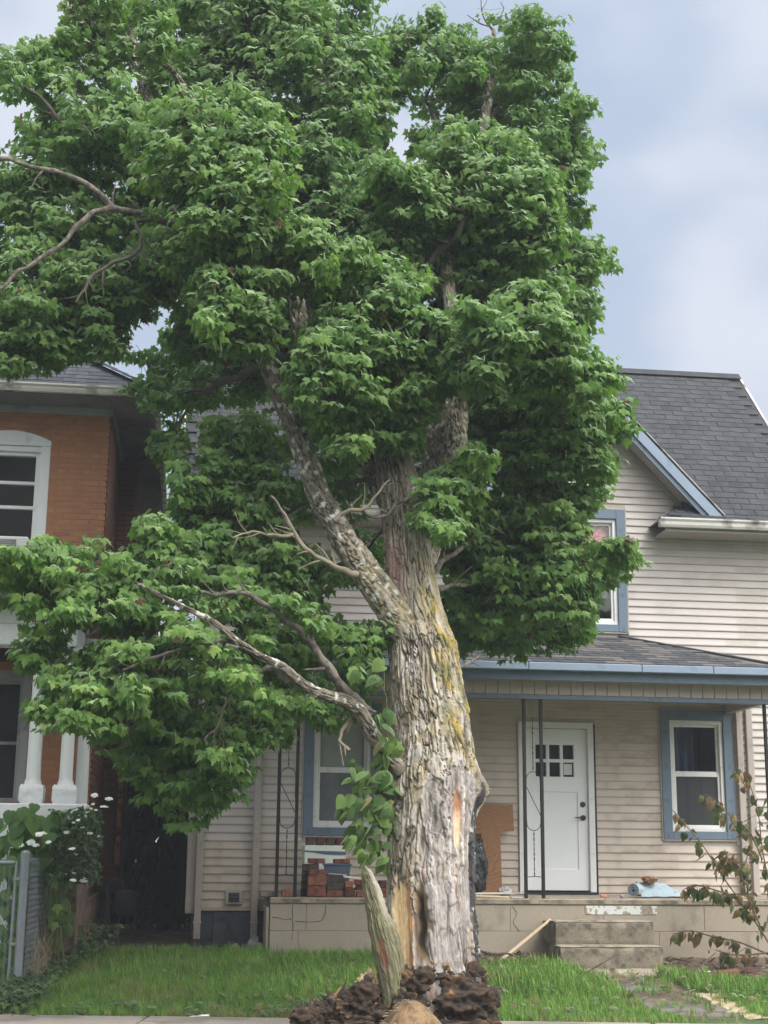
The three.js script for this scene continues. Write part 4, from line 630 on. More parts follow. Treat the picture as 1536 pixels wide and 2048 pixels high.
limb('trunk', main, { n: 300, step: 0.0085, cells: 58, ch: 0.24, amp: 0.016, seed: 11,
  bulge: ({ th, y, s }) => { const b = (t0, w, y0, h) => Math.exp(-(((th - t0) / w) ** 2) - (((y - y0) / h) ** 2)); return 0.30 * b(1.45, 0.55, 2.04, 0.15) + 0.12 * b(-1.5, 0.6, 2.02, 0.17) + 0.1 * b(0.7, 0.35, 2.62, 0.09) - 0.14 * b(-0.42, 0.17, 0.98, 0.26) - 0.1 * b(-0.95, 0.3, 0.95, 0.4) - 0.06 * b(0.5, 0.13, 1.75, 0.22) + 0.12 * b(0.0, 2.2, 0.15, 0.35) + 0.07 * b(-0.3, 0.7, 2.75, 0.09) + 0.12 * b(-1.2, 0.7, 3.95, 0.2); },
  paint: (o) => {
    const { th, y, q, s, x } = o, w = fbm(x * 5, y * 2.2, 4, 4), w2 = fbm(x * 14, y * 5, 9, 3);
    const lean = th + 0.16 * y, fibre = fbm(lean * 21 + 2.2 * fbm(th * 2.4, y * 1.3, 2, 3), y * 0.9, 6, 4), groove = Math.abs(n3(lean * 4.2 + 1.3 * fbm(y * 0.9, th * 2.2, 4, 3), y * 0.55, 8.43)) + 0.08 * sm(-0.1, 0.25, n3(th * 3, y * 1.7, 40.4));
    const lichen = band(th, 0.1, 1.5, 0.35) * band(y, 2.2, 3.9, 0.35), res = barkPaint(o, { lichen: lichen * 1.0 + 0.4 * band(th, -0.9, -0.2, 0.3) * band(y, 2.0, 2.9, 0.3), white: 0.25 + 0.6 * band(y, 2.2, 3.5, 0.3) * band(th, -0.3, 0.6, 0.3) });
    let { c, d } = res, f = 1;
    // broad peeling plates over the fine bark, some pale and bare of lichen, some dark
    const big = plates((th / (2 * Math.PI) + 0.5) * 15, s / 0.34, 15, 61), bp = sm(0.0, 0.1, big.e), on = sm(3.9, 3.2, y);
    d += on * (bp * ((big.id - 0.5) * 1.3 + 0.5 * clamp(0.5 - big.db)) - 0.25); c = mix3(c, C.furrow, 0.75 * on * (1 - bp) * (1 - bp)); c = mix3(c, C.pale, on * 0.6 * sm(0.05, 0.28, fbm(x * 8, y * 4.3, 15.3, 4)) * (1 - lichen * 0.6)); c = mix3(c, [0.13, 0.115, 0.105], on * 0.6 * sm(0.08, 0.3, fbm(x * 7, y * 3.1, 25.3, 4)));
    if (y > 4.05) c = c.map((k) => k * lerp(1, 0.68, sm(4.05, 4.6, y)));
    // bare weathered wood where the bark has gone
    const left = lerp(-0.32, -0.6, sm(1.6, 0.7, y)), bare = sm(-0.04, 0.06, band(th, left, 0.98, 0.14) * band(y, 0.3, 2.12 + 0.25 * n3(th * 3, 5), 0.3) + 0.95 * w - 0.42 + 0.55 * w2 + 0.25 * (sm(-0.2, 0.25, n3(th * 2.5, y * 1.6, 77.4)) - 0.7)) * band(th, -0.9, 1.2, 0.15) * (1 - sm(2.3, 2.6, y));
    if (bare > 0.001) {
      const tone = 0.78 + 0.44 * sm(0.1, 0.9, big.id), pl2 = sm(0.02, 0.16, q.e), hi = sm(0.95, 1.35, y + 0.5 * w) * (1 - 0.55 * sm(0.5, 0.9, th)); let b = mix3(C.silver2, C.silver, sm(-0.28, 0.22, fibre + 0.5 * w)); b = mix3(b, mix3(mix3([0.20, 0.175, 0.165], [0.37, 0.33, 0.315], sm(0.1, 0.8, q.id + 0.4 * w2)), [0.30, 0.245, 0.17], 0.5 * sm(0.0, 0.3, w2)), 0.8 * hi); b = mix3(b, C.pale, 0.75 * sm(0.12, 0.32, fibre + 0.6 * w2)); b = mix3(b, [0.30, 0.185, 0.105], 0.5 * sm(0.1, 0.35, fbm(x * 8, y * 1.4, 21, 3)));
      b = mix3(b, C.furrow, 0.85 * (1 - sm(0.0, 0.055, groove)) * (1 - 0.8 * hi)); b = mix3(b, C.furrow, 0.9 * hi * (1 - sm(0.0, 0.13, q.e))); b = b.map((k) => k * tone); b = mix3(b, C.furrow, 0.6 * (1 - bp) * (1 - bp)); b = mix3(b, C.furrow, 0.4 * sm(0.22, 0.36, n3(x * 24 + 2 * w, y * 13, 5)));
      c = mix3(c, b, bare); d = lerp(d, -0.75 + lerp(0.5 * fibre - 0.7 * (1 - sm(0, 0.07, groove)), (pl2 - 1) * 0.7 + pl2 * (q.id - 0.5) * 0.9 + 0.35 * clamp(0.5 - q.db), hi) + 0.6 * sm(0.05, 0.1, fbm(x * 6, y * 2.5, 31.3, 3)) + bp * (big.id - 0.5) * 1.3, bare); f = 1 - 0.35 * bare;
    }
    // wounds: fresh torn wood low on the left, a red gash, a rotten hollow, the blackened right edge
    const tornEdge = -0.92 + 0.05 * n3(y * 9, 1), torn = band(th, tornEdge - 0.34, tornEdge + 0.24 + 0.16 * w2, 0.03) * band(y, 0.42, 1.22 + 0.3 * n3(th * 11, 2) + 0.15 * w2, 0.03);
    if (torn > 0) { const k = sm(-0.25, 0.25, fbm(th * 18, y * 1.1, 3, 3)); let b = mix3([0.72, 0.46, 0.22], [0.93, 0.74, 0.47], k); b = mix3(b, C.rust, 0.8 * band(th, tornEdge + 0.1, tornEdge + 0.3, 0.05)); b = mix3(b, C.rot, 0.5 * sm(0.1, 0.4, fbm(x * 25, y * 30, 2, 2)) * sm(0.9, 0.5, y)); c = mix3(c, b, torn); d = lerp(d, -0.9 + 0.5 * fibre, torn); f *= 1 - 0.4 * torn; }
    const gx = 0.46 + 0.32 * (1.8 - y) + 0.12 * n3(y * 5, 3), gash = band(th, gx - 0.1 * sm(2.0, 1.8, y), gx + 0.16 * sm(1.45, 1.7, y) * sm(2.02, 1.85, y), 0.03) * band(y, 1.5, 1.97, 0.05);
    c = mix3(c, mix3(mix3([0.60, 0.43, 0.29], [0.42, 0.30, 0.22], sm(-0.1, 0.2, fibre)), [0.33, 0.16, 0.085], sm(1.72, 1.88, y + 0.3 * w2)), gash); d = lerp(d, -1.5, gash);
    const hole = band(th, -0.56 + 0.25 * w + 0.1 * w2, -0.24 + 0.3 * w2, 0.05) * band(y, 0.62, 1.16 + 0.2 * n3(th * 9, 4), 0.06), deep = band(th, -0.5 + 0.2 * n3(y * 6, 2), -0.36 + 0.22 * n3(y * 5, 3), 0.04) * band(y, 0.7, 1.12, 0.05);
    c = mix3(c, mix3(C.rot, [0.26, 0.17, 0.075], sm(0.95, 1.15, y)), hole); d = lerp(d, -1.9 + w2, hole); c = mix3(c, [0.02, 0.014, 0.01], deep); d = lerp(d, -3.6, deep);
    const ch = sm(0.0, 0.16, band(th, 0.98, 2.2, 0.16) * band(y, 0.45, 2.05, 0.25) * (1 - sm(1.1, 1.35, th) * sm(1.72, 1.9, y)) + 0.5 * w - 0.35); if (ch > 0) { const fl = sm(0.22, 0.34, fbm(x * 26, y * 9, o.z * 26, 3)); c = mix3(c, mix3(mix3(C.char, [0.07, 0.065, 0.066], sm(0.2, 0.9, q.id)), C.pale, fl * 0.8), ch); d = lerp(d, d * 1.25, ch); }
    c = mix3(c, [0.42, 0.25, 0.14], 0.5 * band(th, 0.8, 0.88, 0.05) * band(y, 0.5, 0.85, 0.08));
    const stub = band(th, -1.6, -0.5, 0.25) * band(y, 3.75, 4.25, 0.12); c = mix3(c, mix3([0.22, 0.13, 0.11], [0.42, 0.28, 0.24], q.id), 0.75 * stub);
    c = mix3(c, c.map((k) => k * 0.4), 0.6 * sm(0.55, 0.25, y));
    return { c, d, f };
  } });
const greyPaint = (lich, white, scale = 1) => (o) => { const r = barkPaint(o, { lichen: lich, white }); r.c = r.c.map((k) => k * scale); r.c = mix3(r.c, C.spot, 0.8 * sm(0.34, 0.42, n3(o.x * 17, o.s * 15, o.z * 17) + 0.05)); return r; };
const mainLimb = (pts, D0, D1, paint, seed, extra = {}) => { const nodes = pts.map(([x, y, w], i) => { const D = lerp(D0, D1, i / (pts.length - 1)); return { p: at(x, y, D), r: w / 2 * mpp(D) }; }); const m = limb('limb', nodes, { n: 84, step: 0.014, cells: Math.max(7, Math.round(nodes[1].r * 2 * Math.PI / 0.035)), ch: 0.11, amp: Math.min(0.013, nodes[1].r * 0.12), paint, seed, ...extra }); skeleton(nodes.map((k) => k.p), nodes.map((k) => k.r)); return m; };
const bones = []; // points along the wood from which lesser branches may leave
function skeleton(pts, rad) { const c = new THREE.CatmullRomCurve3(pts, false, 'centripetal'), N = pts.length * 5; for (let i = 0; i <= N; i++) { const k = i / N * (pts.length - 1), a = Math.min(pts.length - 2, Math.floor(k)); bones.push({ p: c.getPoint(i / N), r: lerp(rad[a], rad[a + 1], k - a) }); } }
skeleton(main.slice(12).map((k) => k.p), main.slice(12).map((k) => k.r));
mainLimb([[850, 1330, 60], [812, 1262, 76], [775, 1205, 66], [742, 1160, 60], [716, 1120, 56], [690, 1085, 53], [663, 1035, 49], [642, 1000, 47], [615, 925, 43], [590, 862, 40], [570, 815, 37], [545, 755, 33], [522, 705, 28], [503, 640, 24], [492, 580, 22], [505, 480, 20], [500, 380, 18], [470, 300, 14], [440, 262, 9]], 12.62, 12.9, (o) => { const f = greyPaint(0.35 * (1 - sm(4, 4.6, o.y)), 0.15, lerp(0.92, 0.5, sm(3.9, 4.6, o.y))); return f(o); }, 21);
mainLimb([[835, 1180, 50], [862, 1060, 58], [888, 985, 56], [905, 920, 52], [913, 850, 46], [918, 780, 38], [915, 700, 32], [900, 600, 26], [890, 480, 20], [890, 360, 16], [905, 260, 12]], 13.05, 13.9, greyPaint(0.1, 0.35, 1.05), 31);
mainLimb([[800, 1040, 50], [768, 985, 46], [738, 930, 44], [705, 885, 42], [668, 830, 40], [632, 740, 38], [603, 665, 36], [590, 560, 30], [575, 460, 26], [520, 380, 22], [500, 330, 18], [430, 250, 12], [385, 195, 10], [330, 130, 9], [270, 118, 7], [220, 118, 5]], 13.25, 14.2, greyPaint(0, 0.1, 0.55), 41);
mainLimb([[640, 700, 34], [560, 560, 32], [430, 430, 30], [345, 320, 28], [305, 240, 27], [285, 160, 25], [265, 90, 23], [255, 0, 20], [250, -90, 16]], 14.0, 14.9, greyPaint(0, 0.35, 0.9), 51);
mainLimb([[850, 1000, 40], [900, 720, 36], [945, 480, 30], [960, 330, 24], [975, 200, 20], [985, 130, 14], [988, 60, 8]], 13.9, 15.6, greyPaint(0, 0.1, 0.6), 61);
M.branch = mottled([0.17, 0.145, 0.12], { amp: 0.35, stain: [0.07, 0.06, 0.052], stainAt: 0.5, metres: 0.35, rough: 0.9, bump: 0.004, seed: 701, n: 256 });
M.branchDark = mottled([0.085, 0.072, 0.06], { amp: 0.4, stain: [0.035, 0.03, 0.026], stainAt: 0.55, metres: 0.4, rough: 0.9, seed: 703, n: 256 });
M.branchPale = mottled([0.22, 0.185, 0.14], { amp: 0.25, stain: [0.15, 0.125, 0.10], stainAt: 0.6, metres: 0.3, rough: 0.85, seed: 705, n: 256 });
// lesser branches seen in the photograph: [px, py, width px], distance from start to end
const side = rng(555);
function bough(pts0, D0, D1, mat = M.branch, keep = true) { // knotted, with finer twigs leaving it
  const pts = pts0.flatMap((p, i) => { if (i === pts0.length - 1) return [p]; const q = pts0[i + 1], L = Math.hypot(q[0] - p[0], q[1] - p[1]) * 0.07; return [p, [(p[0] + q[0]) / 2 + (side() - 0.5) * 2 * L, (p[1] + q[1]) / 2 + (side() - 0.5) * 2 * L, (p[2] + q[2]) / 2 * (0.88 + 0.3 * side())]]; });
  for (let i = 2; i < pts.length - 1; i++) if (side() < 0.5) { const D = lerp(D0, D1, i / (pts.length - 1)), [x, y, w] = pts[i], a = Math.atan2(pts[i + 1][1] - y, pts[i + 1][0] - x) + (side() < 0.5 ? -1 : 1) * (0.5 + 0.6 * side()), l = 18 + 34 * side(), e = a + (side() - 0.5) * 0.9, k = mpp(D), T = [at(x, y, D), at(x + Math.cos(a) * l * 0.5, y + Math.sin(a) * l * 0.5, D - 0.03), at(x + Math.cos(a) * l * 0.6 + Math.cos(e) * l * 0.5, y + Math.sin(a) * l * 0.6 + Math.sin(e) * l * 0.5, D - 0.05 * side())]; part('twig', tube(T, [w * 0.26 * k, w * 0.17 * k, w * 0.06 * k + 0.0008], 6, 5, 0.25, x), mat, maple); }
  const P = pts.map(([x, y], i) => at(x, y, lerp(D0, D1, i / (pts.length - 1)))), r = pts.map(([, , w], i) => w / 2 * mpp(lerp(D0, D1, i / (pts.length - 1)))); part('branch', tube(P, r, 10, 5, 0.3, pts[0][0]), mat, maple); if (keep) skeleton(P, r); }
M.lowLimb = std({ vertexColors: true, roughness: 0.9 });
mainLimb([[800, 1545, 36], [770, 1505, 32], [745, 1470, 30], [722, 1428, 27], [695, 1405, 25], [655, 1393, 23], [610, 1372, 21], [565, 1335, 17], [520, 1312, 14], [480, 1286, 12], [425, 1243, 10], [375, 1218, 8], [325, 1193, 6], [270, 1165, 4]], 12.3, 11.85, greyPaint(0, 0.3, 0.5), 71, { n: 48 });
bough([[742, 1432, 22], [700, 1390, 20], [658, 1335, 18], [625, 1290, 16], [600, 1258, 14], [550, 1220, 12], [493, 1187, 10], [430, 1190, 8], [395, 1182, 5]], 12.4, 12.2);
bough([[548, 1332, 12], [520, 1343, 9], [490, 1353, 7], [470, 1378, 6], [445, 1420, 5], [430, 1460, 4], [408, 1480, 3]], 12.3, 12.15, M.branch);
bough([[478, 1285, 11], [440, 1280, 9], [395, 1286, 8], [330, 1308, 7], [280, 1325, 6], [245, 1340, 4]], 12.05, 11.8);
bough([[496, 1275, 8], [480, 1255, 8], [455, 1240, 7], [430, 1228, 5]], 12.55, 12.7);
bough([[735, 1428, 9], [712, 1432, 9], [700, 1440, 8], [684, 1462, 7], [679, 1482, 7], [688, 1492, 7], [698, 1502, 7]], 12.3, 12.2, M.branchPale, false);
bough([[722, 1412, 9], [735, 1420, 8], [752, 1425, 6]], 12.35, 12.3, M.branch, false);
bough([[716, 1150, 16], [690, 1140, 13], [660, 1127, 11], [630, 1112, 10], [608, 1095, 9], [587, 1062, 8], [570, 1030, 7], [556, 1008, 5], [542, 992, 4]], 12.55, 12.3, M.branchPale);
bough([[588, 1068, 8], [560, 1072, 7], [535, 1070, 6], [505, 1063, 5], [485, 1068, 4], [465, 1076, 3]], 12.4, 12.3, M.branchPale);
bough([[668, 1042, 11], [680, 1030, 9], [700, 1020, 8], [722, 1020, 7], [738, 1010, 6], [758, 985, 5], [778, 960, 3]], 12.55, 12.5, M.branchPale, false);
bough([[722, 1020, 6], [735, 1030, 6], [752, 1036, 5], [775, 1030, 7], [795, 1005, 10], [825, 990, 8]], 12.55, 12.7, M.branch, false);
bough([[775, 990, 12], [740, 960, 10], [700, 968, 9], [665, 985, 8], [640, 997, 6], [600, 1010, 7], [580, 1025, 6], [540, 1030, 4]], 13.2, 13.3, M.branchDark);
bough([[520, 585, 20], [470, 525, 18], [400, 465, 18], [312, 437, 17], [265, 425, 15], [225, 415, 14], [185, 378, 13], [150, 357, 12], [110, 342, 11], [60, 333, 10], [20, 318, 9], [-30, 312, 7]], 12.9, 12.2);
bough([[222, 415, 12], [185, 425, 12], [150, 455, 11], [120, 492, 10], [75, 520, 9], [35, 542, 8], [-10, 585, 7]], 12.35, 12.1);
bough([[300, 440, 10], [272, 445, 10], [283, 470, 10], [280, 495, 9], [262, 512, 9], [225, 525, 8], [190, 548, 8], [170, 578, 6], [152, 605, 4]], 12.45, 12.3, M.branchDark);
bough([[400, 470, 18], [262, 352, 15], [205, 315, 13], [170, 300, 11], [130, 255, 10], [95, 210, 9], [50, 175, 7], [15, 130, 5]], 13.6, 13.2, M.branchDark);
bough([[430, 440, 14], [262, 275, 13], [235, 235, 12], [180, 205, 9], [120, 180, 5]], 13.9, 13.7, M.branchDark);
bough([[960, 620, 18], [840, 640, 16], [900, 570, 13], [930, 470, 11], [985, 445, 7]], 14.4, 14.0, M.branchDark);
bough([[960, 285, 12], [975, 240, 10], [1000, 210, 8], [1030, 170, 6]], 15.2, 15.3, M.branchPale);
bough([[975, 230, 9], [1010, 180, 8], [1050, 130, 6]], 15.4, 15.4, M.branchDark);
bough([[900, 360, 15], [885, 285, 14], [870, 240, 10], [850, 200, 7]], 14.8, 15.2, M.branch);
bough([[840, 340, 8], [870, 318, 8], [895, 280, 7], [925, 268, 4]], 13.9, 13.8, M.branchPale);
bough([[945, 390, 9], [915, 470, 11], [880, 500, 12], [830, 560, 14]], 13.0, 13.6, M.branchDark);
bough([[870, 970, 12], [925, 935, 10], [975, 915, 8], [1040, 900, 5]], 13.2, 13.6, M.branch);
bough([[862, 1150, 14], [885, 1120, 11], [930, 1090, 9], [1000, 1060, 7], [1080, 1040, 5]], 12.9, 13.8, M.branch);
bough([[868, 1180, 10], [905, 1170, 8], [960, 1165, 7], [1060, 1180, 5]], 12.9, 14.0, M.branch);
bough([[905, 1340, 7], [940, 1325, 6], [960, 1310, 4]], 12.7, 13.0, M.branch, false);
bough([[600, 700, 26], [520, 730, 20], [440, 765, 16], [385, 800, 10]], 13.9, 15.4, M.branchDark);
bough([[988, 62, 7], [970, 40, 4], [962, 0, 2]], 15.6, 15.6, M.branch, false); bough([[985, 50, 5], [1020, 40, 4], [1040, 15, 2]], 15.6, 15.5, M.branch, false); bough([[1000, 42, 3], [1008, 15, 2], [1000, 4, 1]], 15.6, 15.6, M.branch, false); bough([[978, 52, 4], [950, 40, 3], [935, 30, 1.5]], 15.6, 15.6, M.branch, false); bough([[1020, 40, 3], [1030, 22, 2], [1048, 14, 1]], 15.6, 15.6, M.branch, false);

// ---- foliage: sprays of five-lobed leaves in domed clumps, each clump fed by its own branch
function leafShape(half, fold, droop, curl) { // half outline from stalk to tip; unit length
  const o = [], c = [0, 0.24], z = (x, y) => -fold * Math.abs(x) - droop * y * y + curl * Math.abs(x) * y, P = ([x, y]) => [x, y, z(x, y)];
  const ring = [[0, 0], ...half, [0, 1]];
  for (const s of [1, -1]) for (let i = 0; i < ring.length - 1; i++) { const a = ring[i], b = ring[i + 1], A = P([a[0] * s, a[1]]), B = P([b[0] * s, b[1]]), K = P(c); s > 0 ? o.push(...K, ...A, ...B) : o.push(...K, ...B, ...A); }
  const g = tri(o); g.computeVertexNormals(); const p = g.attributes.position, uv = new Float32Array(p.count * 2); for (let i = 0; i < p.count; i++) { uv[i * 2] = p.getX(i); uv[i * 2 + 1] = p.getY(i); } g.setAttribute('uv', new THREE.BufferAttribute(uv, 2)); return g;
}
const mapleHalf = [[0.13, -0.09], [0.36, -0.06], [0.31, 0.1], [0.60, 0.34], [0.43, 0.40], [0.42, 0.50], [0.20, 0.44], [0.24, 0.66], [0.13, 0.70]], heartHalf = [[0.2, -0.1], [0.4, 0.05], [0.46, 0.25], [0.38, 0.5], [0.2, 0.76]], lanceHalf = [[0.1, 0.12], [0.17, 0.38], [0.1, 0.72]], cutHalf = [[0.3, 0.0], [0.2, 0.16], [0.42, 0.34], [0.2, 0.42], [0.28, 0.66], [0.1, 0.72]];
const mapleLeaf = [leafShape(mapleHalf, 0.16, 0.28, 0.05), leafShape(mapleHalf, 0.3, 0.42, 0.1), leafShape(mapleHalf, -0.1, 0.2, -0.1)];
const leafMat = (extra = {}) => new THREE.MeshPhysicalMaterial({ color: 0xffffff, roughness: 0.84, transmission: 0.6, thickness: 0, specularIntensity: 0.75, ...extra });
M.leaf = leafMat();
const clumps = [];
const clump = (list, D0, D1, tone = 0, dens = 1) => list.forEach(([x, y, rx, ry], i) => clumps.push({ x, y, rx, ry, D: lerp(D0, D1, hash(x, y, 3)), tone, dens }));
// upper left
clump([[60, 120, 70, 60], [170, 130, 90, 65], [150, 25, 75, 40], [240, 60, 80, 80], [170, 230, 95, 70], [85, 250, 60, 40], [85, 305, 85, 50], [35, 385, 65, 50], [150, 385, 80, 55], [260, 300, 75, 80], [120, 455, 90, 60], [35, 470, 55, 55], [215, 480, 85, 65]], 13.2, 14.4, 0.15, 0.68);
clump([[55, 560, 80, 60], [160, 570, 90, 60], [250, 555, 70, 55], [50, 645, 80, 60], [145, 650, 90, 55], [225, 630, 50, 42], [55, 708, 75, 36], [150, 700, 70, 32], [310, 580, 60, 55]], 13.0, 14.0, 0);
// top
clump([[350, 60, 110, 80], [470, 50, 110, 80], [600, 50, 110, 80], [690, 60, 72, 80], [350, 175, 85, 70], [450, 150, 100, 80], [560, 160, 100, 80], [665, 170, 85, 80], [640, 260, 95, 75], [735, 205, 40, 75], [715, 290, 60, 55], [560, 290, 80, 80], [300, -20, 120, 50], [480, -40, 120, 50], [640, -40, 110, 50]], 14.0, 15.0, -0.05, 0.82);
// heart of the crown
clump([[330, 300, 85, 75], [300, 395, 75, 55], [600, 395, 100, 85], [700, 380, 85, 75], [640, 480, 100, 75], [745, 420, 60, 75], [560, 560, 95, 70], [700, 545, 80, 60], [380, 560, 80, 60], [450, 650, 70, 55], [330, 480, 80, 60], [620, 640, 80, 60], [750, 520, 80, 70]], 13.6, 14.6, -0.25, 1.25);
clump([[410, 255, 100, 55], [480, 225, 55, 45], [400, 340, 95, 75], [470, 415, 75, 75], [420, 485, 105, 55], [500, 300, 50, 60], [470, 585, 75, 50], [495, 650, 55, 60], [440, 600, 50, 60], [610, 540, 60, 50], [690, 520, 60, 40], [780, 590, 55, 55], [580, 470, 70, 45]], 12.1, 12.6, 0.35, 1.1);
// right of centre
clump([[920, 375, 120, 80], [835, 390, 75, 60], [1000, 400, 85, 80], [895, 470, 130, 80], [1030, 480, 65, 75], [815, 525, 85, 75], [960, 560, 115, 75], [900, 300, 60, 40], [980, 300, 60, 40]], 13.2, 14.0, 0.3, 1.15);
clump([[840, 75, 55, 42], [900, 110, 65, 55], [1050, 75, 65, 50], [995, 140, 75, 60], [1080, 130, 45, 45], [895, 190, 75, 50], [1000, 225, 75, 55], [1080, 210, 55, 48], [1140, 235, 40, 42], [1085, 300, 80, 60], [1145, 290, 38, 38], [1120, 375, 48, 58], [870, 285, 38, 32], [790, 120, 30, 60], [1105, 430, 50, 45], [1150, 510, 42, 42], [1115, 545, 75, 55], [1150, 600, 45, 50], [1100, 620, 75, 65], [1060, 370, 50, 60]], 14.6, 15.8, -0.1, 1.15);
clump([[720, 680, 85, 50], [800, 665, 95, 42], [905, 685, 105, 50], [1000, 680, 95, 62], [1085, 700, 85, 72], [1145, 735, 62, 62], [1045, 615, 55, 50], [680, 760, 75, 65], [780, 770, 100, 70], [700, 840, 70, 50], [785, 845, 62, 42], [860, 690, 70, 50], [850, 740, 45, 50]], 12.2, 12.9, 0.15, 1.15);
clump([[1000, 790, 75, 62], [1080, 800, 95, 75], [1155, 800, 65, 62], [1200, 848, 42, 40], [1120, 880, 78, 65], [1035, 900, 70, 62], [1185, 900, 40, 45], [975, 840, 30, 60], [1120, 965, 75, 45]], 13.2, 14.2, -0.1, 1.1);
clump([[900, 990, 60, 42], [965, 1015, 75, 55], [1050, 1010, 95, 55], [925, 1080, 50, 60], [1020, 1095, 95, 62], [1105, 1080, 85, 72], [1170, 1105, 60, 58], [1235, 1115, 30, 26], [955, 1180, 70, 55], [1060, 1185, 100, 55], [1135, 1180, 55, 48]], 13.2, 14.4, 0.15, 1.15);
clump([[980, 1260, 75, 42], [1060, 1270, 85, 38], [1118, 1250, 45, 36], [925, 1220, 35, 60], [1000, 1200, 90, 55], [1100, 1210, 70, 45]], 14.6, 15.6, -0.3, 1.2);
clump([[905, 965, 60, 38], [885, 1020, 42, 42], [945, 930, 35, 30]], 12.4, 12.7, 0.2);
clump([[700, 910, 60, 45], [690, 985, 45, 50], [730, 1110, 40, 60], [620, 980, 40, 40]], 15.0, 15.8, -0.4);
// low on the left
clump([[430, 885, 55, 38], [500, 875, 65, 45], [425, 950, 75, 52], [515, 940, 52, 60], [380, 1005, 45, 45], [450, 1030, 75, 42], [355, 975, 25, 35]], 13.2, 13.8, 0.2);
clump([[420, 1090, 85, 52], [330, 1085, 55, 45], [510, 1110, 75, 50], [350, 1160, 78, 42], [560, 1175, 62, 52], [625, 1150, 42, 40], [640, 1225, 55, 42], [475, 1200, 75, 42], [700, 1270, 55, 35], [620, 1290, 65, 42], [540, 1290, 65, 36]], 12.6, 13.4, 0.1, 0.72);
clump([[250, 1145, 65, 30], [165, 1120, 78, 32], [70, 1120, 65, 32], [20, 1130, 35, 26], [130, 1175, 85, 38], [50, 1175, 55, 30], [95, 1235, 55, 38], [68, 1290, 36, 34], [200, 1215, 75, 32], [290, 1220, 75, 42]], 12.1, 12.8, 0.3, 0.62);
clump([[390, 1230, 85, 42], [440, 1310, 75, 42], [340, 1300, 75, 42], [250, 1340, 55, 42], [140, 1375, 45, 42], [118, 1405, 38, 34], [205, 1405, 65, 52], [190, 1465, 42, 42], [320, 1420, 52, 52], [190, 1310, 40, 35]], 12.0, 12.8, 0.1, 0.6);
clump([[400, 1400, 75, 52], [480, 1385, 65, 42], [560, 1415, 65, 42], [610, 1405, 50, 34], [525, 1450, 55, 36], [430, 1480, 75, 52], [340, 1505, 75, 52], [295, 1530, 45, 42], [400, 1555, 80, 42], [370, 1605, 50, 34], [470, 1515, 45, 34]], 12.3, 13.4, 0, 0.62);
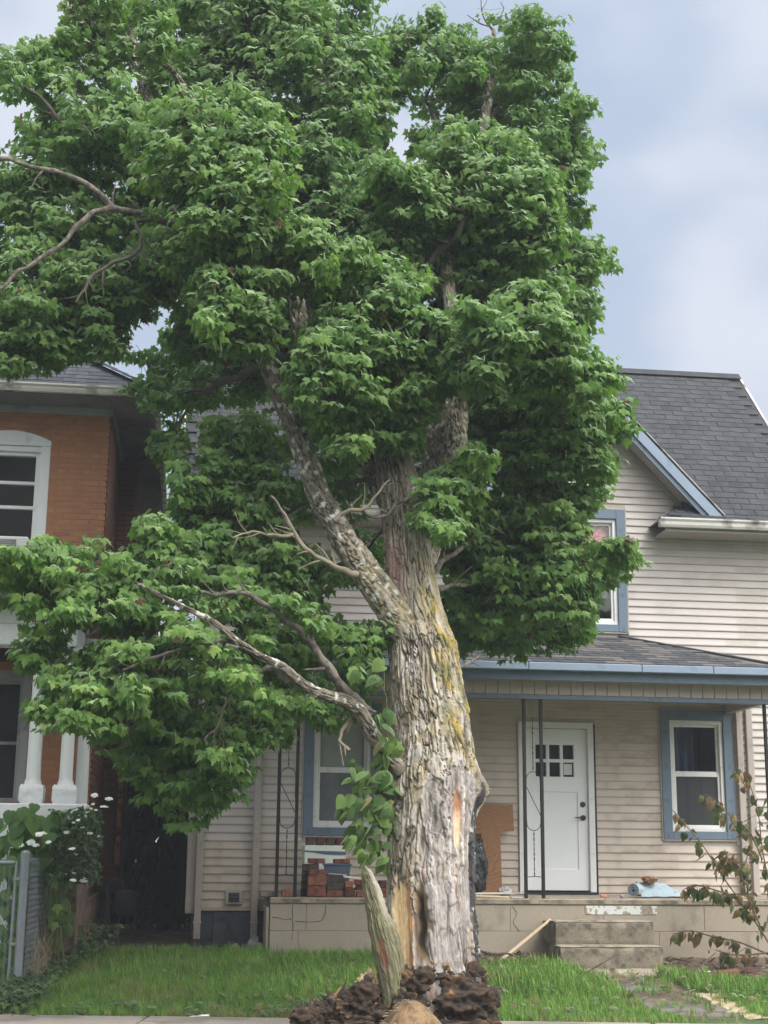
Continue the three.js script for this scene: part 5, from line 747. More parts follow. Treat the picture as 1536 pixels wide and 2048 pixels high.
// leaves behind, their shade put into a darker green
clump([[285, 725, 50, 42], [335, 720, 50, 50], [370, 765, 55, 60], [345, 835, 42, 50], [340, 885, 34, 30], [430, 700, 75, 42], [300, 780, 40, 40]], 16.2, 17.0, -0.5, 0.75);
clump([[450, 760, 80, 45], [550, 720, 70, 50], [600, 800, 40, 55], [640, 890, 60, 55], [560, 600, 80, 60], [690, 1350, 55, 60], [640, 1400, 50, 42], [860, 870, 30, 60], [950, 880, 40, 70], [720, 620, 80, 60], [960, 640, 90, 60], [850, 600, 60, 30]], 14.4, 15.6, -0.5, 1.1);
{
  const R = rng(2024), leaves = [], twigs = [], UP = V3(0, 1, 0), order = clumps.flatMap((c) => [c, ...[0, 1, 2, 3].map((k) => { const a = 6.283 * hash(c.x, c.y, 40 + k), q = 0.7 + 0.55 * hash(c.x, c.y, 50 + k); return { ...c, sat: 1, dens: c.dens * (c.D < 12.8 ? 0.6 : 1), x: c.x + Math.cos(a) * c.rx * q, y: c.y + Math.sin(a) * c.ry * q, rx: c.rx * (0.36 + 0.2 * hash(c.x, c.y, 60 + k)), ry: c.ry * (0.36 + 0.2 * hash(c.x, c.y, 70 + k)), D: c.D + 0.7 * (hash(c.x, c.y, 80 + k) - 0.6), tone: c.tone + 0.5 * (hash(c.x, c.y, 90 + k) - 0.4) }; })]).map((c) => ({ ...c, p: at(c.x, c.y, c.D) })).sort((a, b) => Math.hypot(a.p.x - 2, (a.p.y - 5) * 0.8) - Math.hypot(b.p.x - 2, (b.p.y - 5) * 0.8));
  const green = [[0.066, 0.168, 0.038], [0.108, 0.245, 0.04], [0.178, 0.332, 0.048], [0.275, 0.42, 0.085]];
  // places the photograph shows open: [px, py, rx, ry, nearest distance that may hold leaves]
  const open = [[290, 668, 40, 34], [800, 275, 28, 50], [845, 600, 18, 14], [70, 30, 60, 42], [25, 75, 30, 20], [45, 215, 30, 22], [1212, 1045, 42, 30], [1215, 1222, 40, 46], [150, 805, 130, 50], [90, 950, 120, 100], [235, 900, 72, 110], [335, 985, 22, 70], [388, 900, 26, 50], [912, 850, 27, 78, 13.7], [575, 830, 26, 42], [622, 930, 26, 55], [548, 765, 18, 32], [670, 1040, 30, 60], [600, 1370, 60, 24, 12.7], [520, 1315, 42, 20, 12.7], [690, 1412, 55, 30, 12.7], [430, 1245, 34, 18, 12.7], [640, 1330, 40, 28, 12.95], [25, 1252, 32, 38], [20, 1400, 40, 90], [790, 990, 48, 90], [730, 1090, 50, 70, 13.4], [140, 1510, 60, 60], [560, 1640, 90, 130], [690, 1190, 60, 60, 12.9], [205, 742, 95, 30], [80, 760, 85, 18], [262, 60, 20, 70, 14.6], [288, 165, 22, 60, 14.6], [305, 132, 62, 13, 14.1], [172, 302, 62, 20, 13.35], [108, 228, 26, 34, 13.3], [504, 375, 18, 40, 12.85], [962, 245, 9, 40, 15.1], [1000, 205, 14, 34, 15.2], [650, 120, 16, 50, 14.4], [105, 345, 60, 16, 12.5], [390, 1225, 36, 15, 12.75], [335, 1200, 30, 12, 12.75], [470, 1282, 30, 15, 12.75], [445, 1283, 30, 9, 12.6], [120, 480, 40, 34, 12.5], [225, 525, 46, 18, 12.5]];
  bough([[655, 185, 9], [652, 150, 9], [655, 110, 7], [648, 70, 6], [630, 50, 4]], 14.5, 14.4, M.branchDark);
  for (const [l, D] of [[[[740, 1440], [690, 1407], [640, 1390], [590, 1358], [545, 1324], [500, 1298], [455, 1266], [410, 1237], [365, 1214], [320, 1192], [280, 1170]], 12.3], [[[690, 1380], [655, 1333], [620, 1288], [590, 1252], [550, 1221], [510, 1197], [470, 1188]], 12.6], [[[470, 1288], [430, 1282], [390, 1288], [340, 1306], [290, 1322]], 12.1]]) for (const [x, y] of l) open.push([x, y, 27, 13, D]);
  const inv = CQ.clone().invert(), hidden = (P) => { const v = P.clone().sub(CP).applyQuaternion(inv), x = 768 - 2854 * v.x / v.z, y = 1024 + 2854 * v.y / v.z, q = 0.12 * n3(x * 0.05, y * 0.05, 3); return open.some(([a, b, rx, ry, D]) => -P.z < (D ?? 99) && Math.hypot((x - a) / rx, (y - b) / ry) < 1 + 2 * q); };
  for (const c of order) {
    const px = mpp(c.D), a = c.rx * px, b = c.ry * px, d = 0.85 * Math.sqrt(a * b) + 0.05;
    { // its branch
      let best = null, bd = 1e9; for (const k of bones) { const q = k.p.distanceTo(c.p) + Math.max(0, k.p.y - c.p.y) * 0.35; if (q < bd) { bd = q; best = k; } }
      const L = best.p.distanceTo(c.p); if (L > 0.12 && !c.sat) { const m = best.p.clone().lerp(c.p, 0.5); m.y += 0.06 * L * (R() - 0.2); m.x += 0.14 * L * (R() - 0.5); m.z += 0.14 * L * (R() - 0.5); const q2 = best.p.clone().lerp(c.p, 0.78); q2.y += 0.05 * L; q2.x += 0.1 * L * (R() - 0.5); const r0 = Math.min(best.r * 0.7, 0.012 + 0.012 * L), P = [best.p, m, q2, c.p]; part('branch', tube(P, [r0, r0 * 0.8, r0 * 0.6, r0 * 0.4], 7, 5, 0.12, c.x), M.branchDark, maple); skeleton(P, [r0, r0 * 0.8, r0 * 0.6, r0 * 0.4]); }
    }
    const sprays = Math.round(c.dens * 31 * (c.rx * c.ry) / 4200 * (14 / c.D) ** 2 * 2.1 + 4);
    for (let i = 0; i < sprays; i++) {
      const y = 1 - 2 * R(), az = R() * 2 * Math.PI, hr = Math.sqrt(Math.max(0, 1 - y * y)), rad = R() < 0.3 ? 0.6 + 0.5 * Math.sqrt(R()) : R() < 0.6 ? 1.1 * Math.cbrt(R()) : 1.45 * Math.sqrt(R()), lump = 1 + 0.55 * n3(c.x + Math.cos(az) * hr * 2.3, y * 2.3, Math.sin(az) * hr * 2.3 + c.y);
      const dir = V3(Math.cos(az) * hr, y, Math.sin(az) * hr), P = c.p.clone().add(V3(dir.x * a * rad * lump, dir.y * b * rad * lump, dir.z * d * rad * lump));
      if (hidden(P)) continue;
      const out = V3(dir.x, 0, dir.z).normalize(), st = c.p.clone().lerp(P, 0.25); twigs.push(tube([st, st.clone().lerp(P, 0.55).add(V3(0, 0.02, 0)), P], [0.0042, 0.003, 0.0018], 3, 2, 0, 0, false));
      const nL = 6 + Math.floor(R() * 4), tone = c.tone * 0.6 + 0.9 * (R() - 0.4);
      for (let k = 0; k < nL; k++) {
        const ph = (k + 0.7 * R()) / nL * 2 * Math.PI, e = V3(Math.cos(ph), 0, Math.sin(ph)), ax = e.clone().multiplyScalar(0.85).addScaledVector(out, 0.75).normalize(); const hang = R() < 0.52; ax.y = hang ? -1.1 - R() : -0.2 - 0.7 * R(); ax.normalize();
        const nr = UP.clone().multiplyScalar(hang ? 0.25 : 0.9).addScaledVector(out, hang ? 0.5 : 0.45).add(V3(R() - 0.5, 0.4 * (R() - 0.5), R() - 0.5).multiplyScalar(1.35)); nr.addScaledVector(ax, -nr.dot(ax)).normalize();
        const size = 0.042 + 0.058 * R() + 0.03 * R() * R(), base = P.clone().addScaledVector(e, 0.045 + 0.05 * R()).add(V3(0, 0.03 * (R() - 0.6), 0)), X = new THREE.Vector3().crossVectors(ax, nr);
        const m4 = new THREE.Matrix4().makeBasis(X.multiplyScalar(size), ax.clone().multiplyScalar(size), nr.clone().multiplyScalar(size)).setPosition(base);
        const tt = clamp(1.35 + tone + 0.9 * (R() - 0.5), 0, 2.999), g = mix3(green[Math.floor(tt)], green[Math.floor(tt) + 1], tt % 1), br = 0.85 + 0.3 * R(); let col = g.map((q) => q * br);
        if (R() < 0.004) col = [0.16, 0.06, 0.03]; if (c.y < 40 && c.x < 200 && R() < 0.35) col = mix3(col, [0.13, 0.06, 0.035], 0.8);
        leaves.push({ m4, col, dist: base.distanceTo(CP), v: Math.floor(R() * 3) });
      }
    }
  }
  tag(part('twigs', mergeGeometries(twigs), M.branchDark, maple), null, null, null, 'stuff');
  leaves.sort((p, q) => p.dist - q.dist);
  const shades = Array.from({ length: 8 }, (_, i) => leafMat({ color: lin(mix3(green[1], green[3], (i + 0.3) / 8)) }));
  const near = leaves.filter((l, i) => i % 6 === 0 && i < 1740).slice(0, 290), nearSet = new Set(near);
  for (const l of near) { const k = clamp(Math.round((l.col[1] - 0.1) / 0.09 * 7), 0, 7), m = new THREE.Mesh(mapleLeaf[l.v], shades[k]); m.name = 'leaf'; m.castShadow = m.receiveShadow = true; const t = l.m4.clone(); const w = worldOf(maple); t.elements[12] -= w.x; t.elements[13] -= w.y; t.elements[14] -= w.z; t.decompose(m.position, m.quaternion, m.scale); maple.add(m); }
  for (let v = 0; v < 3; v++) { const set = leaves.filter((l) => l.v === v && !nearSet.has(l)), im = new THREE.InstancedMesh(mapleLeaf[v], M.leaf, set.length), w = worldOf(maple), cc = new THREE.Color(); set.forEach((l, i) => { const t = l.m4.clone(); t.elements[12] -= w.x; t.elements[13] -= w.y; t.elements[14] -= w.z; im.setMatrixAt(i, t); im.setColorAt(i, cc.setRGB(...l.col)); }); im.name = 'leaves'; im.castShadow = im.receiveShadow = true; tag(im, null, null, null, 'stuff'); maple.add(im); }
  console.log('leaves', leaves.length, 'clumps', clumps.length);
}

// ---- the torn foot of the maple
function lump(px, py, rx, ry, D, seed, paint, { amp = 0.35, freq = 3, det = 22, depth = 1, fine = 1 } = {}) {
  const c = at(px, py, D), k = mpp(D); let g = new THREE.IcosahedronGeometry(1, det); g.deleteAttribute('uv'); g.deleteAttribute('normal'); g = mergeVertices(g, 1e-4);
  const p = g.attributes.position, col = new Float32Array(p.count * 3), v = V3(0, 0, 0);
  for (let i = 0; i < p.count; i++) { v.fromBufferAttribute(p, i); const n = fbm(v.x * freq + seed, v.y * freq, v.z * freq, 5), m = Math.abs(n3(v.x * freq * 1.7, v.y * freq * 1.7 + seed, v.z * freq * 1.7)), q = 1 + amp * (n * 1.3 - 0.18 * (0.3 - m)) + fine * 0.07 * n3(v.x * 9, v.y * 9 + seed, v.z * 9) + fine * 0.04 * n3(v.x * 19, v.y * 19, v.z * 19 + seed), cc = paint(v, n, m); p.setXYZ(i, v.x * rx * k * q, v.y * ry * k * q, v.z * Math.sqrt(rx * ry) * depth * k * q); col.set(cc.map((x) => Math.max(0.003, x * (1 + 0.8 * n3(v.x * 22, v.y * 22 + seed, v.z * 22)))), i * 3); }
  g.setAttribute('color', new THREE.BufferAttribute(col, 3)); g.computeVertexNormals(); return { g, p: [c.x, c.y, c.z] };
}
M.clod = std({ vertexColors: true, roughness: 1 });
{
  const dirt = [0.017, 0.012, 0.009], brown = [0.052, 0.032, 0.02], tan = [0.24, 0.13, 0.05], wood = [0.58, 0.37, 0.17];
  const dark = (t = 0.14) => (v, n, m) => mix3(mix3(dirt, brown, sm(-0.2, 0.3, n)), tan, sm(t, t + 0.16, n + 0.4 * (0.2 - m)));
  const L = (name, ...a) => { const q = lump(...a); part(name, q.g, M.clod, maple, q.p); };
  L('root_mass', 905, 2005, 78, 52, 11.95, 3, dark(0.3), { amp: 0.5, freq: 2.1 }); L('root_mass', 875, 1958, 52, 36, 11.98, 5, dark(0.24), { amp: 0.6, freq: 2.1 }); L('root_mass', 922, 1962, 40, 40, 12.02, 7, dark(0.3), { amp: 0.65, freq: 2.2 });
  L('root_mass', 955, 1992, 34, 22, 11.95, 9, (v, n) => mix3([0.075, 0.058, 0.055], [0.13, 0.1, 0.095], sm(-0.1, 0.3, n)), { amp: 0.45 }); L('root_mass', 800, 2015, 34, 46, 11.9, 11, dark(0.2), { amp: 0.45 });
  L('split_root', 738, 2000, 26, 50, 12.0, 13, (v, n, m) => mix3(mix3(brown, wood, sm(0.02, 0.12, m + 0.2 * n)), [0.74, 0.56, 0.32], sm(0.15, 0.3, m)), { amp: 0.4, freq: 4.5 });
  L('root_mass', 690, 2022, 46, 34, 11.98, 15, dark(0.24), { amp: 0.7 }); L('root_mass', 642, 2032, 40, 22, 12.0, 17, dark(0.3), { amp: 0.7 }); L('root_mass', 609, 2036, 24, 16, 12.05, 19, dark(0.3), { amp: 0.6 }); L('root_mass', 860, 2050, 110, 30, 11.9, 21, dark(0.3), { amp: 0.5 }); L('root_mass', 720, 2055, 70, 26, 11.9, 23, dark(0.3), { amp: 0.5 });
  const R = rng(88), thin = []; // broken roots
  for (const [a, b, c, w] of [[[850, 1960], [862, 1935], [868, 1922], 24], [[905, 1985], [892, 1948], [890, 1925], 30], [[930, 1990], [950, 1968], [958, 1960], 22], [[960, 2000], [985, 1985], [1000, 1988], 20], [[800, 2000], [822, 1985], [830, 1966], 22], [[690, 2030], [668, 2008], [660, 1995], 14], [[720, 2000], [735, 1965], [742, 1950], 20], [[640, 2035], [612, 2022], [596, 2028], 14], [[880, 2010], [905, 2030], [930, 2042], 26], [[850, 1990], [875, 2005], [890, 1995], 22]])
    part('root', tube([at(...a, 12.0), at(...b, 11.88), at(...c, 11.84)], [w / 2 * mpp(12), w * 0.42 * mpp(12), w * 0.3 * mpp(12)], 12, 8, 0.5, a[0]), R() < 0.6 ? M.branchDark : M.rootWood ??= mottled([0.30, 0.18, 0.085], { amp: 0.5, stain: [0.06, 0.04, 0.028], stainAt: 0.45, metres: 0.25, rough: 0.95, seed: 801, n: 256 }), maple);
  for (let i = 0; i < 420; i++) { const t = R(), x = t < 0.55 ? lerp(595, 790, R()) : lerp(800, 985, R()), y = (x < 790 ? lerp(2048, 2000 - 40 * sm(620, 760, x), R()) : lerp(2048, 1945, R())), p = at(x, y, 11.86 + 0.1 * R()), l = 0.04 + 0.12 * R(); thin.push(tube([p, p.clone().add(V3((R() - 0.5) * l, (R() - 0.35) * l, 0.3 * R() * l)), p.clone().add(V3((R() - 0.5) * 2 * l, (R() - 0.6) * l * 1.3, 0.5 * R() * l))], [0.003 + 0.004 * R(), 0.003, 0.0012], 4, 3)); }
  tag(part('rootlets', mergeGeometries(thin), M.branchDark, maple), null, null, null, 'stuff');
  for (let i = 0; i < 26; i++) { const x = i < 9 ? lerp(600, 780, R()) : lerp(800, 975, R()), y = i < 9 ? lerp(2040, 2000, R()) : lerp(2010, 1945, R()), a = at(x, y, 11.92), l = 0.08 + 0.16 * R(), d = V3((R() - 0.5) * 1.6, 0.25 + 0.8 * R(), 0.3 * R()).normalize(), e = a.clone().addScaledVector(d, l); part('splinter', tube([a, a.clone().lerp(e, 0.5).add(V3(0.01 * (R() - 0.5), 0, 0.01)), e], [0.016 + 0.014 * R(), 0.012, 0.0015], 5, 4, 0.6, i * 3), i % 4 ? M.branchDark : M.rootWood, maple); }
  const cl = [[], []]; for (let i = 0; i < 150; i++) { const left = R() < 0.45, x = left ? lerp(600, 790, R()) : lerp(790, 985, R()), top = left ? 2035 - 60 * sm(610, 750, x) : 1945 + 45 * sm(900, 980, x), y = lerp(2050, top, R()), rr = 7 + 13 * R(), q = lump(x, y, rr * (0.8 + 0.7 * R()), rr, 11.83 + 0.14 * R(), i, (v, n) => mix3(mix3(dirt, brown, sm(-0.2, 0.3, n + 0.3 * R())), i % 9 ? brown : tan, 0.5 * sm(0, 0.3, n)), { amp: 0.7, freq: 1.7, det: 6 }); const g2 = q.g.translate(...q.p); cl[0].push(g2); }
  tag(part('clods', mergeGeometries(cl[0]), M.clod, maple), null, null, null, 'stuff');
  // the mossy slab of trunk split away in front
  const S = [[793, 2040, 54], [790, 2005, 52], [784, 1955, 52], [774, 1905, 54], [763, 1860, 48], [753, 1820, 38], [744, 1782, 32], [735, 1752, 22], [727, 1732, 6]].map(([x, y, w]) => ({ p: at(x, y, 11.88), r: w / 2 * mpp(11.88) }));
  limb('split_slab', S, { n: 110, step: 0.007, cells: 20, ch: 0.3, amp: 0.012, seed: 91, bulge: ({ th, y }) => -0.25 * Math.exp(-(((th - 0.7) / 0.5) ** 2)) * sm(0.9, 1.1, y) + 0.2 * Math.exp(-(((th - 1.1) / 0.4) ** 2) - (((y - 0.85) / 0.12) ** 2)), paint: (o) => { const r = barkPaint(o, { lichen: 0.35, white: 0.1 }), g = fbm(o.th * 7 + 0.6 * n3(o.s * 2, 1), o.s * 1.2, 5, 4); let c = mix3(mix3([0.115, 0.105, 0.06], [0.20, 0.185, 0.115], sm(-0.2, 0.25, g)), [0.14, 0.15, 0.055], 0.6 * sm(0, 0.3, fbm(o.x * 9, o.s * 5, 3, 3))); c = mix3(c, C.furrow, 0.85 * (1 - sm(0, 0.06, Math.abs(n3(o.th * 6 + 0.7 * n3(o.s * 2.5, 4), o.s * 0.9, 7))))); const e = sm(0.35, 0.8, o.th) * sm(0.85, 1.15, o.y) * (1 - sm(1.5, 1.7, o.th)); c = mix3(c, [0.42, 0.38, 0.33], 0.7 * e); const red = band(o.th, -0.65 + 0.3 * (0.85 - o.y) + 0.2 * g, -0.25 + 0.3 * (0.85 - o.y) + 0.2 * g, 0.08) * band(o.y, 0.62, 0.84, 0.04); c = mix3(c, [0.24, 0.10, 0.062], red); return { c, d: r.d * 0.45 + g * 1.4 - 0.9 * red, f: 0.8 }; } });
}
{ // heap of earth in front
  const q = lump(820, 2066, 66, 66, 11.45, 33, (v, n) => mix3([0.17, 0.105, 0.052], [0.36, 0.25, 0.13], sm(-0.25, 0.3, n + 0.5 * n3(v.x * 9, v.y * 9, v.z * 9))), { amp: 0.08, freq: 2.2, det: 40 });
  const hg = new THREE.PlaneGeometry(1.7, 1.5, 110, 100).rotateX(-Math.PI / 2), hp = hg.attributes.position, hc = new Float32Array(hp.count * 3); for (let i = 0; i < hp.count; i++) { const x = hp.getX(i), z = hp.getZ(i), r = Math.hypot(x, z * 0.9) * (1 + 0.25 * fbm(x * 2.5, z * 2.5, 6, 3)), f = 0.02 * fbm(x * 12, z * 12, 3, 4) + 0.006 * n3(x * 60, z * 60, 1); hp.setY(i, 0.41 * Math.exp(-((r / 0.315) ** 2)) - 0.012 + f * (1 + Math.exp(-r * 4))); hc.set(mix3([0.085, 0.052, 0.028], [0.23, 0.15, 0.078], sm(-0.3, 0.3, fbm(x * 9, z * 9, 8, 4) + 0.4 * n3(x * 70, z * 70, 2))), i * 3); } hg.setAttribute('color', new THREE.BufferAttribute(hc, 3)); hg.computeVertexNormals();
  const heap = thing('earth_mound', [q.p[0], 0, q.p[2]], 'brown mound of fine earth in front of the torn maple roots', 'mound'); part('soil', hg, M.clod, heap, [q.p[0], 0, q.p[2]]);
  const R = rng(5), bits = []; for (let i = 0; i < 700; i++) { const az = R() * 6.28, r = 0.5 * Math.sqrt(R()), d = V3(0, 1, 0), p = V3(q.p[0] + Math.cos(az) * r, 0.41 * Math.exp(-((r / 0.315) ** 2)) - 0.006, q.p[2] + Math.sin(az) * r), t = V3(R() - 0.5, R() - 0.5, R() - 0.5).cross(d).normalize().multiplyScalar(0.012 + 0.02 * R()); bits.push(tube([p.clone().sub(t), p.clone().addScaledVector(d, 0.006 * R()), p.clone().add(t)], 0.0016, 3, 1, 0, 0, false)); }
  tag(part('straw', mergeGeometries(bits), M.sand, heap), null, null, null, 'stuff');
}
const leafShade = (c, n = 5, extra = {}) => Array.from({ length: n }, (_, i) => leafMat({ color: lin(mix3(c[0], c[1], (i + 0.4) / n)), ...extra }));
function leafMesh(geo, mat, parent, p, dir, up, size, R, name = 'leaf') { // one leaf: stalk at p, tip along dir, face towards up
  const ax = dir.clone().normalize(), nr = up.clone(); nr.addScaledVector(ax, -nr.dot(ax)).normalize(); const X = new THREE.Vector3().crossVectors(ax, nr), m = new THREE.Mesh(geo, mat), w = worldOf(parent);
  new THREE.Matrix4().makeBasis(X.multiplyScalar(size), ax.multiplyScalar(size), nr.multiplyScalar(size)).setPosition(p.x - w.x, p.y - w.y, p.z - w.z).decompose(m.position, m.quaternion, m.scale); m.name = name; m.castShadow = m.receiveShadow = true; parent.add(m); return m;
}
const heart = [leafShape(heartHalf, 0.22, 0.3, 0), leafShape(heartHalf, 0.4, 0.5, 0.05), leafShape(heartHalf, 0.1, 0.15, 0)], lance = [leafShape(lanceHalf, 0.2, 0.4, 0), leafShape(lanceHalf, 0.5, 0.8, 0.1)], cut = [leafShape(cutHalf, 0.2, 0.3, 0), leafShape(cutHalf, 0.35, 0.5, 0.1)];
M.stem = std({ color: lin([0.12, 0.13, 0.05]), roughness: 0.8 });
M.stemBrown = std({ color: lin([0.12, 0.085, 0.055]), roughness: 0.9 });
{ // vine with big light leaves on the left flank of the trunk
  const vine = thing('climbing_vine', [1.55, 0.5, -12.3], 'light green broad leaved vine hanging down the left side of the maple trunk', 'vine'), R = rng(61), sh = leafShade([[0.06, 0.15, 0.025], [0.20, 0.33, 0.06]], 7), dry = leafShade([[0.33, 0.33, 0.10], [0.36, 0.29, 0.13]], 2);
  const stems = [[[792, 1640], [770, 1560], [785, 1500], [776, 1430], [768, 1380], [745, 1350]], [[790, 1560], [750, 1610], [715, 1605], [695, 1622]], [[780, 1640], [745, 1655], [718, 1690]], [[782, 1690], [755, 1710], [730, 1735]], [[788, 1510], [765, 1530], [745, 1560]], [[768, 1380], [765, 1340], [735, 1318]], [[780, 1600], [740, 1575], [720, 1580]]];
  stems.forEach((s, i) => part('stem', tube(s.map(([x, y], k) => at(x, y, 12.28 - 0.06 * k)), [...s].map((_, k) => 0.008 - 0.001 * k), 6, 6), M.stem, vine));
  for (const [x, y, rx, ry, n] of [[738, 1352, 36, 30, 20], [768, 1440, 14, 36, 8], [772, 1505, 32, 24, 20], [740, 1560, 40, 36, 26], [697, 1618, 22, 22, 14], [745, 1635, 40, 45, 34], [722, 1695, 30, 30, 14], [755, 1718, 28, 32, 14], [778, 1590, 16, 60, 12]])
    for (let i = 0; i < n; i++) { const az = R() * 6.28, r = Math.sqrt(R()), p = at(x + Math.cos(az) * rx * r, y + Math.sin(az) * ry * r - 12, 12.0 + 0.3 * R()); leafMesh(heart[Math.floor(R() * 3)], R() < 0.035 ? dry[Math.floor(R() * 2)] : sh[Math.floor(R() * 7)], vine, p, V3((R() - 0.6) * 2.0, -0.2 - 0.9 * R(), 0.9 * (R() - 0.4)), V3((R() - 0.5) * 2.2, 0.3 + 0.9 * R(), 1.1 * R()), 0.07 + 0.07 * R(), R); }
}
// ================================================================ steps and things on the porch
const X = (px, D) => at(px, 1770, D).x, Yp = (py, D, px = 768) => at(px, py, D).y;
function roughBox(w, h, d, amp, seed, dn = 26) { const g = new THREE.BoxGeometry(w, h, d, Math.ceil(w * dn), Math.ceil(h * dn), Math.ceil(d * dn)), p = g.attributes.position; for (let i = 0; i < p.count; i++) { const x = p.getX(i), y = p.getY(i), z = p.getZ(i), e = [w / 2 - Math.abs(x), h / 2 - Math.abs(y), d / 2 - Math.abs(z)].sort((a, b) => a - b), k = Math.max(0, 1 - e[1] / 0.05), n = fbm(x * 7 + seed, y * 7, z * 7, 4), m = k * (0.012 + 0.5 * amp * Math.max(0, n + 0.15)); p.setXYZ(i, x - Math.sign(x) * m + amp * 0.4 * n, y - Math.sign(y) * m + amp * 0.5 * fbm(x * 9, z * 9, y * 9 + seed, 3), z - Math.sign(z) * m + amp * 0.6 * n); } return uvBox(g); }
{
  const st = thing('concrete_steps', [4.7, 0.2, -16.6], 'worn stained concrete steps of three treads in front of the porch', 'steps');
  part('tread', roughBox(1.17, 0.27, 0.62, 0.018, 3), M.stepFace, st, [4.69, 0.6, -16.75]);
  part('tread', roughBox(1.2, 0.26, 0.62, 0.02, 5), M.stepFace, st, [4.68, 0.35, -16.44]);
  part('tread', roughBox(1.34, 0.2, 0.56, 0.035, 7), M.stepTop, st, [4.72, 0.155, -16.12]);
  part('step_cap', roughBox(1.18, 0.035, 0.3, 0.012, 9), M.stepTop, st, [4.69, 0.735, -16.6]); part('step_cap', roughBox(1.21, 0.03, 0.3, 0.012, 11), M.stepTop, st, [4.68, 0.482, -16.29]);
}
M.brickRed = [[0.25, 0.095, 0.06], [0.17, 0.062, 0.045], [0.32, 0.12, 0.06], [0.085, 0.062, 0.052], [0.10, 0.04, 0.032]].map((c, i) => mottled(c, { amp: 0.3, stain: c.map((x) => x * 0.45), stainAt: 0.52, metres: 0.4, rough: 0.95, seed: 820 + i * 5, n: 256 }));
function brickAt(x0, x1, y0, h, D, d, mat, label, turn = 0) { const a = X(x0, D), b = X(x1, D), m = part('brick', bev(b - a - 0.003, h - 0.003, d, 0.006, 0.007, Math.round(x0 * 7 + y0 * 90)), M.brickRed[mat], scene, [(a + b) / 2, y0 + h / 2, -D], [0, turn, 0.01 * (hash(x0, x1) - 0.5)]); return tag(m, label, 'brick', 'loose bricks piled on the porch'); }
const dk = DECK + 0.0025;
brickAt(614, 651, dk, 0.128, 17.2, 0.1, 1, 'bottom block of the reddish brick stack by the left porch post'); brickAt(615, 652, dk + 0.128, 0.118, 17.21, 0.1, 0, 'orange red middle block of the brick stack by the left porch post'); brickAt(616, 652, dk + 0.246, 0.066, 17.22, 0.1, 1, 'flat top brick of the reddish stack by the left porch post');
for (let k = 0; k < 4; k++) brickAt(601 + k, 634 + k, dk + k * 0.094, 0.094, 17.36, 0.1, 3, ['lowest', 'second lowest', 'second highest', 'highest'][k] + ' dark brick of the stack behind the reddish brick stack');
brickAt(614, 649, dk + 0.376, 0.06, 17.36, 0.1, 1, 'red brown brick lying flat on top of the dark stack'); brickAt(652, 686, dk, 0.078, 17.2, 0.1, 1, 'reddish bottom brick under the two grey brown weathered ones'); brickAt(653, 686, dk + 0.078, 0.088, 17.205, 0.1, 3, 'grey brown weathered brick in the middle of its stack'); brickAt(652, 685, dk + 0.166, 0.086, 17.21, 0.1, 3, 'grey brown weathered brick topmost beside the reddish stack');
brickAt(688, 711, dk, 0.105, 17.18, 0.1, 4, 'dark purple red brick with a white mark at the deck edge'); brickAt(689, 706, dk + 0.105, 0.078, 17.18, 0.09, 2, 'small orange brick piece on the dark purple brick'); brickAt(713, 735, dk, 0.074, 17.2, 0.1, 0, 'red brick just left of the mossy split slab at deck level'); brickAt(711, 738, dk + 0.074, 0.062, 17.24, 0.1, 3, 'dark brick lying on the red brick behind the mossy slab'); brickAt(709, 738, dk + 0.136, 0.065, 17.24, 0.1, 1, 'red brown brick topmost beside the mossy slab');
brickAt(757, 778, dk, 0.1, 17.2, 0.1, 1, 'lower red brick between the mossy slab and the trunk'); brickAt(756, 777, dk + 0.1, 0.095, 17.2, 0.1, 4, 'upper dark red brick between the mossy slab and the trunk'); brickAt(563, 586, dk, 0.078, 17.12, 0.1, 0, 'single pinkish brick between the uprights of the left porch post');
for (let k = 0; k < 4; k++) brickAt(609 + k * 20, 628 + k * 20, dk + 0.585, 0.1, 18.08, 0.1, k % 2 ? 4 : 3, ['leftmost', 'second from left', 'third from left', 'rightmost'][k] + ' dark brick standing on the white bin');
brickAt(666, 699, dk + 0.375, 0.058, 17.42, 0.1, 1, 'red brick lying across the rim of the blue tub', 0.12);
